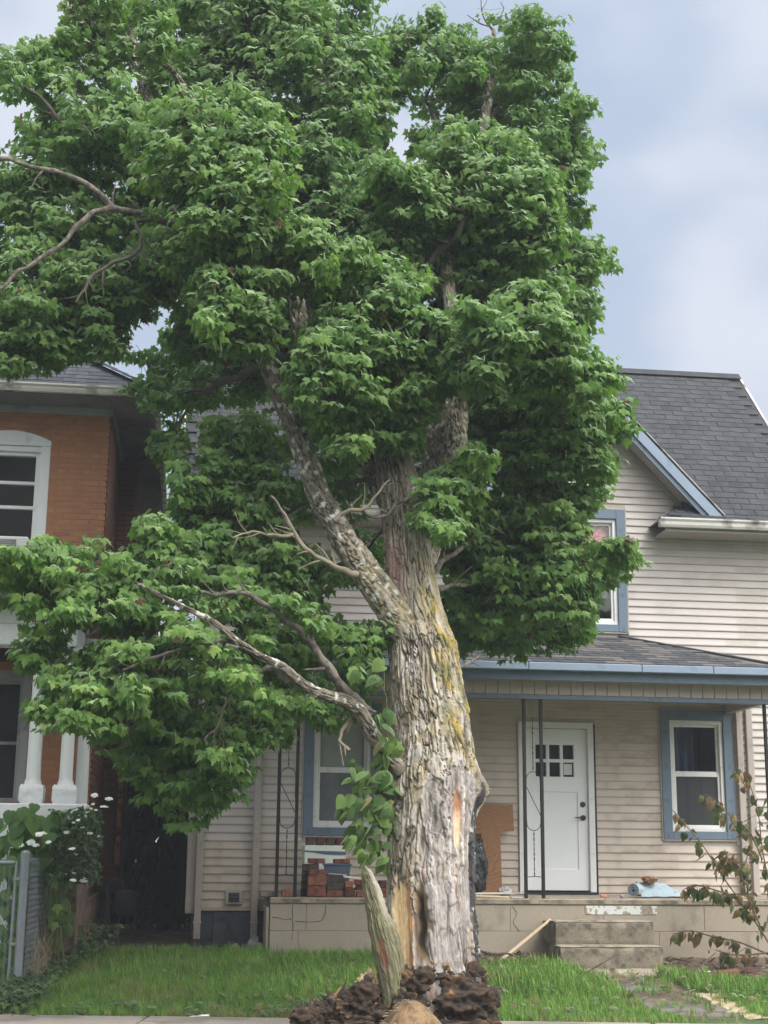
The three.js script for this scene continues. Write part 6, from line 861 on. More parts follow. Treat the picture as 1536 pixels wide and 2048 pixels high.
{
  const D = 17.42, a = X(649, D), b = X(699, D), cx = (a + b) / 2, w = (b - a) / 2, g = []; // tapered open tub
  const tub = thing('plastic_tub', [cx, dk, -D - 0.03], 'slate blue plastic tub standing behind the loose bricks', 'tub');
  const ring = (s, y) => [[-w * s, y, 0.13 * s], [w * s, y, 0.13 * s], [w * s, y, -0.13 * s], [-w * s, y, -0.13 * s]], lo = ring(0.8, 0), hi = ring(1, 0.365), li = ring(0.76, 0.012), hh = ring(0.965, 0.365);
  for (let i = 0; i < 4; i++) { const j = (i + 1) % 4; g.push(...lo[i], ...lo[j], ...hi[j], ...lo[i], ...hi[j], ...hi[i], ...li[j], ...li[i], ...hh[i], ...li[j], ...hh[i], ...hh[j], ...hi[i], ...hi[j], ...hh[j], ...hi[i], ...hh[j], ...hh[i]); }
  g.push(...lo[0], ...lo[2], ...lo[1], ...lo[0], ...lo[3], ...lo[2], ...li[0], ...li[1], ...li[2], ...li[0], ...li[2], ...li[3]);
  M.tub = std({ color: lin([0.075, 0.105, 0.165]), roughness: 0.5 });
  part('body', uvBox(tri(g)), M.tub, tub, [cx, dk, -D - 0.03]);
  part('rim', merged([bevC(2 * w + 0.03, 0.022, 0.018, 0.005).clone().translate(0, 0, 0.137), bevC(2 * w + 0.03, 0.022, 0.018, 0.005).clone().translate(0, 0, -0.137), bevC(0.018, 0.022, 0.256, 0.005).clone().translate(w + 0.006, 0, 0), bevC(0.018, 0.022, 0.256, 0.005).clone().translate(-w - 0.006, 0, 0)]), M.tub, tub, [cx, dk + 0.366, -D - 0.03]);
}
{
  const D = 17.8, a = X(608, D), b = X(689, D), bin = thing('white_bin', [(a + b) / 2, dk, -D - 0.15], 'pale white plastic bin with a dark blue band under the left window', 'bin');
  M.binWhite = mottled([0.62, 0.68, 0.63], { amp: 0.05, metres: 0.5, rough: 0.4, seed: 850, n: 128 });
  const s = new THREE.Shape(), w = b - a, h = 0.58, r = 0.035; s.moveTo(0, 0); s.lineTo(w, 0); s.lineTo(w, h - r); s.quadraticCurveTo(w, h, w - r, h); s.lineTo(0.008, h); s.lineTo(0, h - 0.01);
  part('body', uvBox(new THREE.ExtrudeGeometry(s, { depth: 0.4, bevelEnabled: true, bevelSize: 0.005, bevelThickness: 0.005, bevelSegments: 2 })), M.binWhite, bin, [a, dk, -D - 0.36]);
  const q = new THREE.Shape(); q.moveTo(-0.006, 0.525); q.lineTo(w + 0.006, 0.515); q.lineTo(w + 0.006, 0.475); q.quadraticCurveTo(w * 0.5, 0.475, w * 0.3, 0.495); q.quadraticCurveTo(w * 0.15, 0.512, -0.006, 0.508);
  part('band', uvBox(new THREE.ExtrudeGeometry(q, { depth: 0.01, bevelEnabled: false })), M.tub, bin, [a, dk, -D + 0.042]);
}
M.lath = woodMat([0.62, 0.50, 0.34], [0.45, 0.33, 0.2], 0.8, 860); M.lathPale = woodMat([0.66, 0.62, 0.55], [0.5, 0.45, 0.38], 0.8, 863);
const plank = (name, a, b, w, h, mat, label, cat, group) => { const L = a.distanceTo(b), m = part(name, uvBox(bev(L, h, w, 0.003, 0.003, Math.round(L * 900))), mat, scene, a.clone().add(b).multiplyScalar(0.5).toArray()); m.quaternion.setFromUnitVectors(V3(1, 0, 0), b.clone().sub(a).normalize()); return tag(m, label, cat, group); };
plank('plank', V3(X(686, 17.15), dk + 0.235, -17.15), V3(X(725, 17.2), dk + 0.205, -17.22), 0.05, 0.022, M.lathPale, 'pale short board lying across the right hand brick pile', 'board');
plank('plank', V3(X(657, 17.15), dk + 0.265, -17.17), V3(X(692, 17.2), dk + 0.25, -17.2), 0.03, 0.008, M.lathPale, 'thin white slat resting on the grey brown bricks', 'board');
plank('plank', V3(X(930, 17.2), dk + 0.045, -17.2), V3(X(1052, 17.2), dk + 0.052, -17.24), 0.05, 0.02, M.lathPale, 'white painted lath on the deck behind the middle porch post', 'board');
plank('plank', V3(X(925, 17.1), dk + 0.03, -17.14), V3(X(1018, 17.1), dk + 0.012, -17.1), 0.04, 0.018, M.lath, 'yellow wooden lath on the deck beside the trunk', 'board');
plank('plank', V3(X(1022, 17.1), dk + 0.008, -17.12), V3(X(1050, 17.1), dk + 0.008, -17.12), 0.06, 0.014, M.lathPale, 'short grey board offcut at the foot of the middle porch post', 'board');
{ // plywood leaning on the wall
  M.ply = std({ map: tex(512, (u, v) => { const w = pf(u, v, 3, 870, 4), r = 0.5 + 0.5 * Math.sin((v * 16 + w * 9) * 6.283); return mix3([0.33, 0.165, 0.075], [0.17, 0.075, 0.03], clamp(0.1 + 0.75 * r * w + 0.5 * (pf(u, v, 40, 874, 2) - 0.4))); }, 0.9), roughness: 0.6 });
  const D = 18.36, x = (p) => X(p, D), y = (p) => Yp(p, D, 985), s = new THREE.Shape(); s.moveTo(x(963), dk); s.lineTo(x(1004), dk); s.lineTo(x(1001), y(1664)); s.lineTo(x(1029), y(1662)); s.lineTo(x(1027), y(1609)); s.lineTo(x(905), y(1607)); s.lineTo(x(905), y(1668)); s.lineTo(x(963), y(1668));
  tag(part('plywood_sheet', uvBox(new THREE.ExtrudeGeometry(s, { depth: 0.012, bevelEnabled: false })), M.ply, scene, [0, 0, -D]), 'brown plywood cut to a T shape leaning against the porch wall', 'plywood');
}
{
  const q = lump(936, 1735, 38, 62, 17.9, 47, () => [0.016, 0.018, 0.023], { amp: 0.26, freq: 1.9, det: 30, depth: 0.8, fine: 0.15 }); M.bag = std({ vertexColors: true, roughness: 0.35 }); const b = V3(...q.p), gg = q.g, pp = gg.attributes.position; for (let i = 0; i < pp.count; i++) { const yy = pp.getY(i) + b.y; if (yy < dk + 0.004) pp.setY(i, dk + 0.004 - b.y); if (pp.getZ(i) + b.z < -18.44) pp.setZ(i, -18.44 - b.z); } gg.computeVertexNormals();
  tag(part('rubbish_bag', gg, M.bag, scene, q.p), 'black rubbish bag slumped beside the plywood', 'bag');
  const r = lump(1009, 1778, 13, 9, 17.9, 49, () => [0.36, 0.37, 0.38], { amp: 0.5, freq: 2, det: 14, depth: 1 }); tag(part('plastic_scrap', r.g, M.bag, scene, [r.p[0], dk + 0.05, r.p[2]]), 'crumpled grey plastic scrap at the foot of the plywood', 'scrap');
}
{ // rolled carpet
  M.carpet = mottled([0.30, 0.38, 0.43], { amp: 0.12, stain: [0.20, 0.26, 0.31], stainAt: 0.6, metres: 0.5, rough: 0.95, bump: 0.004, seed: 880, n: 256 });
  const D = 17.5, x0 = X(1266, D), x1 = X(1362, D), roll = thing('carpet_roll', [(x0 + x1) / 2, dk, -D], 'pale blue grey rolled carpet lying on the porch deck under the right window', 'carpet'), s = new THREE.Shape(), out = [], inn = [];
  for (let k = 0; k <= 110; k++) { const a = k / 110 * 3.6 * 2 * Math.PI, r = 0.016 + 0.066 * k / 110; out.push([Math.cos(a) * (r + 0.011), Math.sin(a) * (r + 0.011) * 0.92]); inn.push([Math.cos(a) * r, Math.sin(a) * r * 0.92]); }
  out.forEach(([a, b], i) => (i ? s.lineTo(a, b) : s.moveTo(a, b))); inn.reverse().forEach(([a, b]) => s.lineTo(a, b));
  part('roll', uvBox(new THREE.ExtrudeGeometry(s, { depth: x1 - x0, bevelEnabled: false }).rotateY(Math.PI / 2)), M.carpet, roll, [x0, dk + 0.088, -D], [0, 0.62, 0]);
  const g = new THREE.PlaneGeometry(0.86, 0.34, 50, 26), p = g.attributes.position; for (let i = 0; i < p.count; i++) { const u = p.getX(i) / 0.86 + 0.5, v = p.getY(i) / 0.34 + 0.5, side = 0.17 * Math.sin(Math.PI * clamp(v * 1.12)) * (1 - 0.93 * sm(0.25, 1, u)); p.setXYZ(i, p.getX(i) + 0.43, 0.014 + side + 0.018 * fbm(u * 5, v * 4, 2, 3), (0.5 - v) * (0.22 + 0.24 * u)); } g.computeVertexNormals();
  part('loose_end', g, M.carpet, roll, [x0 + 0.06, dk, -D - 0.06], [0, 0.3, 0]);
  const c = lump(1299, 1757, 17, 7, 17.52, 51, (v, n) => mix3([0.16, 0.085, 0.042], [0.28, 0.16, 0.08], sm(-0.2, 0.3, n)), { amp: 0.35, freq: 1.6, det: 14 }); tag(part('wood_chunk', c.g, M.clod, scene, [c.p[0], dk + 0.215, c.p[2]]), 'brown lump of wood lying on the rolled carpet', 'wood chunk');
}
tag(part('brick_fragment', bev(0.085, 0.035, 0.06, 0.008, 0.012, 5), mottled([0.50, 0.25, 0.16], { amp: 0.2, metres: 0.3, seed: 890, n: 128 }), scene, [X(1206, 17.6), dk + 0.018, -17.6]), 'small pinkish brick fragment on the deck right of the door', 'brick fragment');
tag(part('ball', new THREE.SphereGeometry(0.022, 20, 14), std({ color: lin([0.32, 0.22, 0.33]), roughness: 0.5 }), scene, [X(1243, 17.3), dk + 0.022, -17.3]), 'tiny mauve ball on the deck left of the carpet', 'ball');
plank('leaning_stick', V3(X(985, 16.55), groundH(3.4, -16.5) + 0.03, -16.45), at(1101, 1839, 16.85), 0.03, 0.028, M.lath, 'pale yellow stick leaning on the corner of the concrete steps', 'stick');
{ // fallen twigs
  const f = (pts, r, label) => tag(part('fallen_branch', tube(pts.map(([x, y, D]) => at(x, y, D)), pts.map((_, i) => r * (1 - 0.7 * i / pts.length)), 7, 6, 0.2, pts[0][0]), M.branchDark, scene), label, 'branch');
  f([[945, 1898, 16.3], [985, 1908, 16.35], [1020, 1908, 16.35], [1050, 1924, 16.3], [1085, 1932, 16.2], [1110, 1936, 16.1]], 0.016, 'dark fallen branch on the ground between the trunk and the steps');
  f([[1172, 1946, 15.8], [1192, 1934, 15.8], [1212, 1922, 15.85], [1229, 1912, 15.9]], 0.011, 'crooked dark twig sticking up before the lowest step');
  f([[1350, 1985, 15.3], [1385, 1955, 15.5], [1410, 1925, 15.8], [1432, 1905, 16.0]], 0.01, 'thin bare twig lying on the bare soil right of the steps');
}
for (const [px, py, w, d, m, tn, label] of [[1458, 1951, 0.24, 0.1, 1, 0.1, 'long red brick lying half buried in the bare soil'], [1340, 1948, 0.15, 0.09, 0, -0.5, 'broken red brick piece on the soil close to the steps'], [1500, 1925, 0.2, 0.12, 4, 0.4, 'dark brick piece in the soil beneath the withered shrub']]) { const p = at(px, py, 15.9); tag(part('brick', bev(w, 0.06, d, 0.008, 0.014, px), M.brickRed[m], scene, [p.x, groundH(p.x, -15.9) + 0.035, -15.9], [0.05, tn, 0.06]), label, 'brick'); }
for (const [px, D, w, tn, label] of [[1415, 16.0, 0.1, 0.3, 'small white slate chip on the soil left of the long brick'], [1412, 15.7, 0.13, -0.2, 'larger white slate chip on the soil nearer the grass'], [402, 13.75, 0.2, 0.1, 'crumpled white paper on the pavement edge before the lawn']]) { const q = at(px, 1950, D), r = roughBox(w, 0.022, 0.06, 0.02, px, 60); tag(part('white_scrap', r, M.whitePaint, scene, [q.x, (D < 14 ? 0.04 : groundH(q.x, -D) + 0.035), -D], [0.08, tn, 0.05]), label, 'scrap'); }
{ // stone and broken pipe at the downspout
  const q = lump(470, 1895, 8, 12, 17.5, 53, (v, n) => mix3([0.25, 0.19, 0.13], [0.38, 0.3, 0.21], sm(-0.2, 0.3, n)), { amp: 0.3, freq: 1.5, det: 12 }); tag(part('stone', q.g, M.clod, scene, [q.p[0], groundH(q.p[0], -17.5) + 0.06, q.p[2]]), 'tan stone on the soil left of the porch', 'stone');
  const P = tag(part('broken_pipe', new THREE.LatheGeometry([[0.0, 0], [0.055, 0], [0.06, 0.01], [0.06, 0.2], [0.05, 0.2], [0.05, 0.02], [0, 0.02]].map(([a, b]) => new THREE.Vector2(a, b)), 24).rotateZ(1.2), std({ color: lin([0.24, 0.26, 0.28]), roughness: 0.6 }), scene, [0.98 - 0.12, groundH(0.9, -17.3) + 0.07, -17.35]), 'grey broken drain pipe end beside the porch corner', 'pipe');
}

// ================================================================ withered shrub on the right
{
  const s = thing('withered_shrub', [6.75, 0.28, -16.2], 'withered shrub with drooping brown and green leaves right of the steps', 'shrub'), R = rng(71), gr = leafShade([[0.045, 0.09, 0.02], [0.15, 0.21, 0.05]], 4), br = leafShade([[0.11, 0.07, 0.032], [0.38, 0.27, 0.105]], 5), G = 16.25;
  const stems = [[[1555, 1915], [1515, 1850], [1475, 1795], [1440, 1745], [1405, 1690], [1375, 1655], [1345, 1620]], [[1560, 1920], [1545, 1800], [1525, 1700], [1515, 1620], [1490, 1550], [1470, 1535]], [[1525, 1720], [1500, 1665], [1460, 1630], [1425, 1600], [1415, 1590]], [[1540, 1910], [1480, 1885], [1420, 1872], [1385, 1862], [1345, 1868]], [[1475, 1795], [1430, 1780], [1390, 1770], [1370, 1778]], [[1560, 1900], [1550, 1760], [1545, 1640], [1555, 1560]], [[1440, 1745], [1455, 1720], [1450, 1700]], [[1545, 1905], [1470, 1910], [1430, 1900]], [[1520, 1850], [1500, 1800], [1490, 1740], [1500, 1690]]];
  const tips = [], curled = [leafShape(lanceHalf, 0.9, 1.1, 0.2), leafShape(heartHalf, 0.85, 0.9, 0.3), leafShape(heartHalf, 0.55, 0.7, -0.3)];
  stems.forEach((st, i) => { const P = st.map(([x, y], k) => at(x, y, G - 0.25 * (i % 3) + 0.08 * k)); part('stem', tube(P, P.map((_, k) => 0.011 * (1 - 0.75 * k / P.length)), 6, 6, 0.15, i), M.stemBrown, s); const c = new THREE.CatmullRomCurve3(P); for (let k = 0; k < 34; k++) tips.push(c.getPoint(0.12 + 0.88 * (k + R()) / 34)); });
  for (const p of tips) if (R() < 0.9) { const dry = R() < 0.66, sp = V3((R() - 0.5) * 0.16, -0.06 * R(), (R() - 0.5) * 0.16), q = p.clone().add(sp); part('petiole', tube([p, p.clone().lerp(q, 0.5).add(V3(0, 0.015, 0)), q], 0.0022, 4, 2), M.stemBrown, s); leafMesh(dry ? (R() < 0.75 ? curled[Math.floor(R() * 2)] : heart[1]) : (R() < 0.5 ? heart[1] : curled[2]), dry ? br[Math.floor(R() * 5)] : gr[Math.floor(R() * 4)], s, q, V3((R() - 0.5) * 1.1, -0.9, (R() - 0.5) * 1.1), V3((R() - 0.5) * 2, 0.3, 0.9 * R() + 0.1), (dry ? 0.07 : 0.085) + 0.05 * R(), R); }
}
// ================================================================ chain-link fence at the left corner
M.galv = mottled([0.235, 0.26, 0.285], { amp: 0.12, stain: [0.23, 0.25, 0.27], stainAt: 0.6, metres: 0.4, rough: 0.5, seed: 901, n: 256 }); M.galv.metalness = 0.35;
{
  const f = thing('chain_link_fence', [-1.65, 0, -15], 'grey chain link fence with thick corner post beside the left yard', 'fence'), px = -1.655, pz = -15, H = 1.4;
  part('post', merged([new THREE.CylinderGeometry(0.043, 0.043, 1.56, 28).translate(0, 0.64, 0), new THREE.SphereGeometry(0.046, 24, 12, 0, 6.3, 0, 1.5).scale(1, 0.75, 1).translate(0, 1.42, 0), new THREE.CylinderGeometry(0.047, 0.047, 0.03, 28).translate(0, 1.4, 0)]), M.galv, f, [px, 0.03, pz]);
  for (const y of [1.22, 1.16, 0.58, 0.13]) part('band', new THREE.CylinderGeometry(0.049, 0.049, 0.022, 28), M.galv, f, [px, y, pz]);
  const wires = (len, dir, o, y0, y1, seed) => { const out = [], W = 0.056, n = Math.floor(len / W); for (let i = 0; i < n; i++) for (const s of [0, 1]) { const pts = [], m = Math.round((y1 - y0) / W); for (let k = 0; k <= m; k++) { const t = (i + ((k + s) % 2 ? 0.5 : 0) * 1 + (s ? 0 : 0)) * W + 0.02; pts.push(o.clone().addScaledVector(dir, t).add(V3(0, y0 + k * W, 0)).addScaledVector(V3(-dir.z, 0, dir.x), (k % 2 ? 1 : -1) * 0.003)); } const g = []; for (let k = 0; k < pts.length - 1; k++) g.push(tube([pts[k], pts[k + 1]], 0.0021, 4, 1, 0, 0, false)); out.push(mergeGeometries(g)); } return mergeGeometries(out); };
  part('wire_mesh', wires(2.4, V3(0.06, 0, -1).normalize(), V3(px + 0.05, 0, pz - 0.02), 0.06, 1.42, 1), M.galv, f);
  part('top_rail', tube([V3(px + 0.02, 1.38, pz - 0.03), V3(px + 0.17, 1.39, pz - 2.5)], 0.02, 12, 2), M.galv, f); part('post', new THREE.CylinderGeometry(0.03, 0.03, 1.5, 20), M.galv, f, [px + 0.17, 0.7, pz - 2.45]);
  const gt = thing('chain_link_gate', [-2.4, 0, -15], 'chain link gate with thin tube frame left of the thick corner post', 'gate');
  part('frame', merged([tube([V3(-3.3, 1.36, pz), V3(-1.76, 1.36, pz)], 0.021, 12, 2), tube([V3(-1.745, 0.08, pz), V3(-1.735, 1.38, pz)], 0.016, 12, 2), tube([V3(-3.3, 0.1, pz), V3(-1.76, 0.1, pz)], 0.018, 12, 2)]), M.galv, gt);
  part('wire_mesh', wires(1.5, V3(-1, 0, 0), V3(-1.76, 0, pz + 0.01), 0.1, 1.34, 2), M.galv, gt);
  for (const y of [1.2, 0.58]) part('hinge', bevC(0.07, 0.03, 0.03, 0.006), M.galv, gt, [-1.71, y, pz + 0.01]);
}
function foliage(parent, name, geos, list, cols, seed) { // instanced leaves: [p, dir, up, size]
  const R = rng(seed), w = worldOf(parent), cc = new THREE.Color(); geos.forEach((g, v) => { const set = list.filter((_, i) => i % geos.length === v), im = new THREE.InstancedMesh(g, M.leaf, set.length); set.forEach(([p, dir, up, size], i) => { const ax = dir.clone().normalize(), nr = up.clone(); nr.addScaledVector(ax, -nr.dot(ax)).normalize(); const Xx = new THREE.Vector3().crossVectors(ax, nr); im.setMatrixAt(i, new THREE.Matrix4().makeBasis(Xx.multiplyScalar(size), ax.multiplyScalar(size), nr.multiplyScalar(size)).setPosition(p.x - w.x, p.y - w.y, p.z - w.z)); const c = mix3(cols[0], cols[1], R()); im.setColorAt(i, cc.setRGB(...c)); }); im.name = name; im.castShadow = im.receiveShadow = true; tag(im, null, null, null, 'stuff'); parent.add(im); });
}
const sphereLeaves = (n, c, r, size, R, open = 0.35) => Array.from({ length: n }, () => { const y = 1 - 2 * R(), az = R() * 6.283, h = Math.sqrt(1 - y * y), k = (open + (1 - open) * Math.cbrt(R())) * (1 + 0.35 * n3(Math.cos(az) * h * 2 + c.x, y * 2 + c.y, Math.sin(az) * h * 2)), d = V3(Math.cos(az) * h, y, Math.sin(az) * h); return [c.clone().add(V3(d.x * r.x * k, d.y * r.y * k, d.z * r.z * k)), V3(d.x + (R() - 0.5), -0.5 - 0.5 * R(), d.z + (R() - 0.5)), V3(d.x * 0.5 + 0.5 * (R() - 0.5), 1, d.z * 0.5 + 0.5 * (R() - 0.5)), size * (0.7 + 0.6 * R())]; });
{ // broad-leaved plant over the porch wall and behind the fence
  const R = rng(81), s = thing('garden_bush', [-1.9, 0.1, -15.7], 'bright broad leaved bush growing through the fence before the white porch ledge', 'bush'), sh = leafShade([[0.06, 0.16, 0.03], [0.16, 0.31, 0.05]], 6);
  const spots = [[15, 1660, 40, 40, 26], [75, 1640, 50, 35, 30], [50, 1700, 60, 40, 26], [15, 1770, 40, 60, 40], [10, 1860, 34, 80, 46], [100, 1690, 40, 30, 20], [110, 1760, 22, 60, 22], [120, 1850, 22, 60, 16], [25, 1950, 30, 40, 12]];
  for (const [x, y, rx, ry, n] of spots) { const c = at(x, y, 15.75); part('stem', tube([V3(c.x + 0.1, 0.1, c.z - 0.1), V3(c.x + 0.05, c.y * 0.6, c.z), c], 0.008, 5, 4), M.stem, s); for (let i = 0; i < n; i++) { const az = R() * 6.28, r = Math.sqrt(R()), p = at(x + Math.cos(az) * rx * r, y + Math.sin(az) * ry * r, 15.45 + 0.6 * R() + (x > 95 ? 0.5 : 0)); leafMesh(heart[Math.floor(R() * 3)], sh[Math.floor(R() * 6)], s, p, V3((R() - 0.5) * 1.4, -0.45 - 0.4 * R(), 0.3 + 0.4 * R()), V3((R() - 0.5) * 0.9, 1, 0.5), 0.1 + 0.09 * R(), R); } }
  const t = thing('creeping_vine', [-1.35, 0.1, -16.3], 'yellow green lobed vine draped over the top of the chain link fence', 'vine'), ys = leafShade([[0.09, 0.19, 0.03], [0.22, 0.33, 0.06]], 4);
  part('stem', tube([[108, 1880], [112, 1800], [108, 1720], [95, 1690], [70, 1685]].map(([x, y]) => at(x, y, 16.1)), 0.007, 5, 6), M.stem, t);
  for (const [x, y, rx, ry, n] of [[100, 1695, 30, 16, 22], [105, 1730, 14, 40, 16], [112, 1810, 14, 50, 14]]) for (let i = 0; i < n; i++) { const p = at(x + (R() - 0.5) * 2 * rx, y + (R() - 0.5) * 2 * ry, 15.6 + 0.6 * R()); leafMesh(mapleLeaf[Math.floor(R() * 3)], ys[Math.floor(R() * 4)], t, p, V3(R() - 0.5, -0.6, 0.5), V3((R() - 0.5), 1, 0.6), 0.07 + 0.05 * R(), R); }
}
{ // wild carrot: white umbels on thin stalks
  const R = rng(91), s = thing('wild_carrot', [-1.3, 0.1, -15.9], 'tall wild carrot with flat white flower heads beside the fence corner', 'flowering plant'); M.petal = std({ color: lin([0.78, 0.80, 0.74]), roughness: 0.8 });
  const head = [0, 1, 2].map((v) => { const g = [], q = rng(950 + v); for (let i = 0; i < 34; i++) { const a = i * 2.4, r = 0.034 * Math.sqrt((i + 0.5) / 34); g.push(new THREE.IcosahedronGeometry(0.0055 + 0.003 * q(), 1).scale(1, 0.6, 1).translate(Math.cos(a) * r, 0.006 * q() - r * r * 6, Math.sin(a) * r)); } return mergeGeometries(g.map((k) => { const z = k; z.deleteAttribute('uv'); return z; })); });
  for (const [x, y, sc] of [[218, 1597, 1.15], [208, 1613, 1.1], [189, 1590, 1.0], [186, 1608, 0.5], [192, 1620, 0.5], [182, 1617, 0.45], [180, 1666, 0.8], [196, 1672, 0.45], [156, 1640, 0.6], [147, 1645, 0.5], [133, 1664, 0.9], [165, 1655, 0.6], [108, 1672, 1.1], [78, 1668, 1.1], [90, 1665, 0.9], [62, 1684, 1.2], [72, 1690, 1.0], [40, 1690, 1.1], [97, 1684, 0.8], [144, 1697, 1.0], [152, 1708, 0.7], [148, 1746, 0.6], [146, 1760, 0.9], [168, 1760, 1.1], [130, 1748, 0.6]]) {
    const p = at(x, y, 15.35 + 0.3 * R()), b = V3(-1.45 + 0.3 * (R() - 0.5), 0.12, -15.9 - 0.4 * R()), m = b.clone().lerp(p, 0.6); m.y += 0.12; m.x -= 0.08;
    part('stem', tube([b, m, p], [0.004, 0.003, 0.002], 5, 6), M.stem, s); const h = part('flower_head', head[Math.floor(R() * 3)], M.petal, s, p.toArray(), [0.5 + 0.5 * (R() - 0.5), R() * 3, 0.35 * (R() - 0.5)]); h.scale.setScalar(sc * 1.05);
  }
  const lv = []; for (let i = 0; i < 900; i++) { const p = at(150 + 50 * (R() - 0.5) * 2, 1690 + 70 * (R() - 0.5) * 2, 15.5 + 0.6 * R()); lv.push([p, V3(R() - 0.5, 0.4 - R(), R() - 0.5), V3(R() - 0.5, 1, R() - 0.5), 0.05 + 0.05 * R()]); }
  foliage(s, 'leaves', cut, lv, [[0.035, 0.09, 0.028], [0.085, 0.17, 0.04]], 95);
}
{ // weeds along the fence foot and the soil edge
  const R = rng(97), s = thing('weed_patch', [-1.2, 0.1, -16], 'low green weeds and creepers at the foot of the chain link fence', 'weeds'), lv = []; tag(s, null, null, null, 'stuff');
  for (let i = 0; i < 2600; i++) { const z = lerp(-14.1, -17.4, R()), x = -1.62 + 0.06 * (-15 - z) + Math.abs(R() + R() - 1) * (0.5 + 0.4 * sm(-15.6, -17, z)) - 0.1, y = groundH(x, z) + R() * (0.18 + 0.22 * sm(-15.5, -17, z)); lv.push([V3(x, y, z), V3(R() - 0.5, 0.5 - R(), R() - 0.3), V3(R() - 0.5, 1, R() - 0.3), 0.045 + 0.055 * R()]); }
  for (let i = 0; i < 700; i++) { const x = lerp(-2.6, -1.7, R()), z = lerp(-14.1, -15.0, R()); lv.push([V3(x, groundH(x, z) + 0.12 * R(), z), V3(R() - 0.5, 0.3 - R() * 0.5, R() - 0.3), V3(R() - 0.5, 1, R() - 0.3), 0.05 + 0.05 * R()]); }
  foliage(s, 'leaves', [...cut, mapleLeaf[0], lance[0]], lv, [[0.035, 0.085, 0.02], [0.12, 0.22, 0.04]], 99);
  const d = thing('dry_stalks', [-1.5, 0.1, -15.6], 'dry grey brown stalks matted in the lower part of the fence', 'dry stalks'); tag(d, null, null, null, 'stuff'); const st = [];
  for (let i = 0; i < 420; i++) { const z = lerp(-15.1, -17.2, R()), x = -1.56 + 0.06 * (-15 - z) + 0.07 * R(), y = groundH(x, z), h = 0.15 + 0.55 * R() * R(); st.push(tube([V3(x, y, z), V3(x + 0.1 * (R() - 0.5), y + h * 0.6, z + 0.1 * (R() - 0.5)), V3(x + 0.2 * (R() - 0.5), y + h, z + 0.25 * (R() - 0.5))], 0.0025, 3, 3, 0, 0, false)); }
  part('stalks', mergeGeometries(st), std({ color: lin([0.33, 0.27, 0.19]), roughness: 1 }), d);
}
// ================================================================ the dark gap between the houses
{
  const R = rng(111), bush = (name, label, c, r, n, size, cols, geos, trunk = true) => { const t = thing(name, [c.x, 0.3, c.z], label, name.includes('tree') ? 'tree' : 'shrub'); if (trunk) part('trunk', tube([V3(c.x, 0.1, c.z), V3(c.x + 0.1, c.y * 0.6, c.z), V3(c.x - 0.05, c.y + r.y * 0.5, c.z)], [0.02 + r.y * 0.05, r.y * 0.04, 0.02], 10, 6, 0.15, c.x), M.branchDark, t); foliage(t, 'crown', geos, sphereLeaves(n, c, r, size, R), cols, Math.round(c.x * 50 + 999)); return t; };
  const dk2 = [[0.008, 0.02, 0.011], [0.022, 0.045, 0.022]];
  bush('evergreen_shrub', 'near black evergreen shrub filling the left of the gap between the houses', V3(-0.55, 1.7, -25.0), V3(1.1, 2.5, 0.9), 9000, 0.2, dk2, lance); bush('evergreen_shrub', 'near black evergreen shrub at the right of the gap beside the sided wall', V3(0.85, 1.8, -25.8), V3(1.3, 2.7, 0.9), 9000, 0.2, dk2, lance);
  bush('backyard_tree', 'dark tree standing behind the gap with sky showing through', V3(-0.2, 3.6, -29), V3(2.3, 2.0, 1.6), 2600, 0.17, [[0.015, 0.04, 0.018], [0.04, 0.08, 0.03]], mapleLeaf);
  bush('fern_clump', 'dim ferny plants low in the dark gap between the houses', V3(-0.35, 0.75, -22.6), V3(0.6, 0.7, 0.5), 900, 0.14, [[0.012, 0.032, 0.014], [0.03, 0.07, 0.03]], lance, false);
  // trees across the street, met only in the window panes
  bush('street_tree', 'tall green tree across the street reflected in the brick house windows', V3(-9, 9, 24), V3(8, 9, 4), 16000, 0.75, [[0.02, 0.05, 0.02], [0.04, 0.08, 0.025]], mapleLeaf); bush('street_tree', 'low rounded tree across the street reflected in the left porch window', V3(6, 5, 24), V3(7, 5, 4), 14000, 0.75, [[0.02, 0.05, 0.02], [0.04, 0.08, 0.025]], mapleLeaf); bush('street_tree', 'second green tree across the street reflected in the door and right window', V3(21, 6, 24), V3(8, 6, 4), 14000, 0.75, [[0.03, 0.07, 0.02], [0.06, 0.12, 0.03]], mapleLeaf);
}
{ // gas meter on the side wall
  const g = thing('gas_meter', [-1.0, 0.3, -21], 'dull grey gas meter with bent pipe in the dark gap', 'gas meter'); M.meter = mottled([0.06, 0.064, 0.066], { amp: 0.15, metres: 0.4, rough: 0.6, seed: 960, n: 128 });
  const D = 20.0, q = (x, y) => at(x, y, D); part('pipe', tube([q(216, 1850), q(216, 1800), q(216, 1768), q(222, 1761), q(240, 1761), q(246, 1766), q(246, 1786)], 0.022, 12, 6), M.meter, g);
  const c = q(249, 1806), b = new THREE.SphereGeometry(1, 32, 24), p = b.attributes.position; for (let i = 0; i < p.count; i++) { const x = p.getX(i), y = p.getY(i), z = p.getZ(i), f = (v) => Math.sign(v) * Math.pow(Math.abs(v), 0.55); p.setXYZ(i, f(x) * 0.14, f(y) * 0.17, f(z) * 0.1); } b.computeVertexNormals(); part('meter_body', b, M.meter, g, c.toArray());
  part('dial', new THREE.CylinderGeometry(0.055, 0.06, 0.05, 24).rotateX(Math.PI / 2), M.meter, g, [c.x, c.y + 0.04, c.z + 0.1]); part('regulator', new THREE.CylinderGeometry(0.07, 0.075, 0.06, 24), M.meter, g, q(266, 1790).toArray());
  part('pipe', tube([q(266, 1792), q(268, 1830), q(268, 1860)], 0.02, 10, 3), M.meter, g);
}
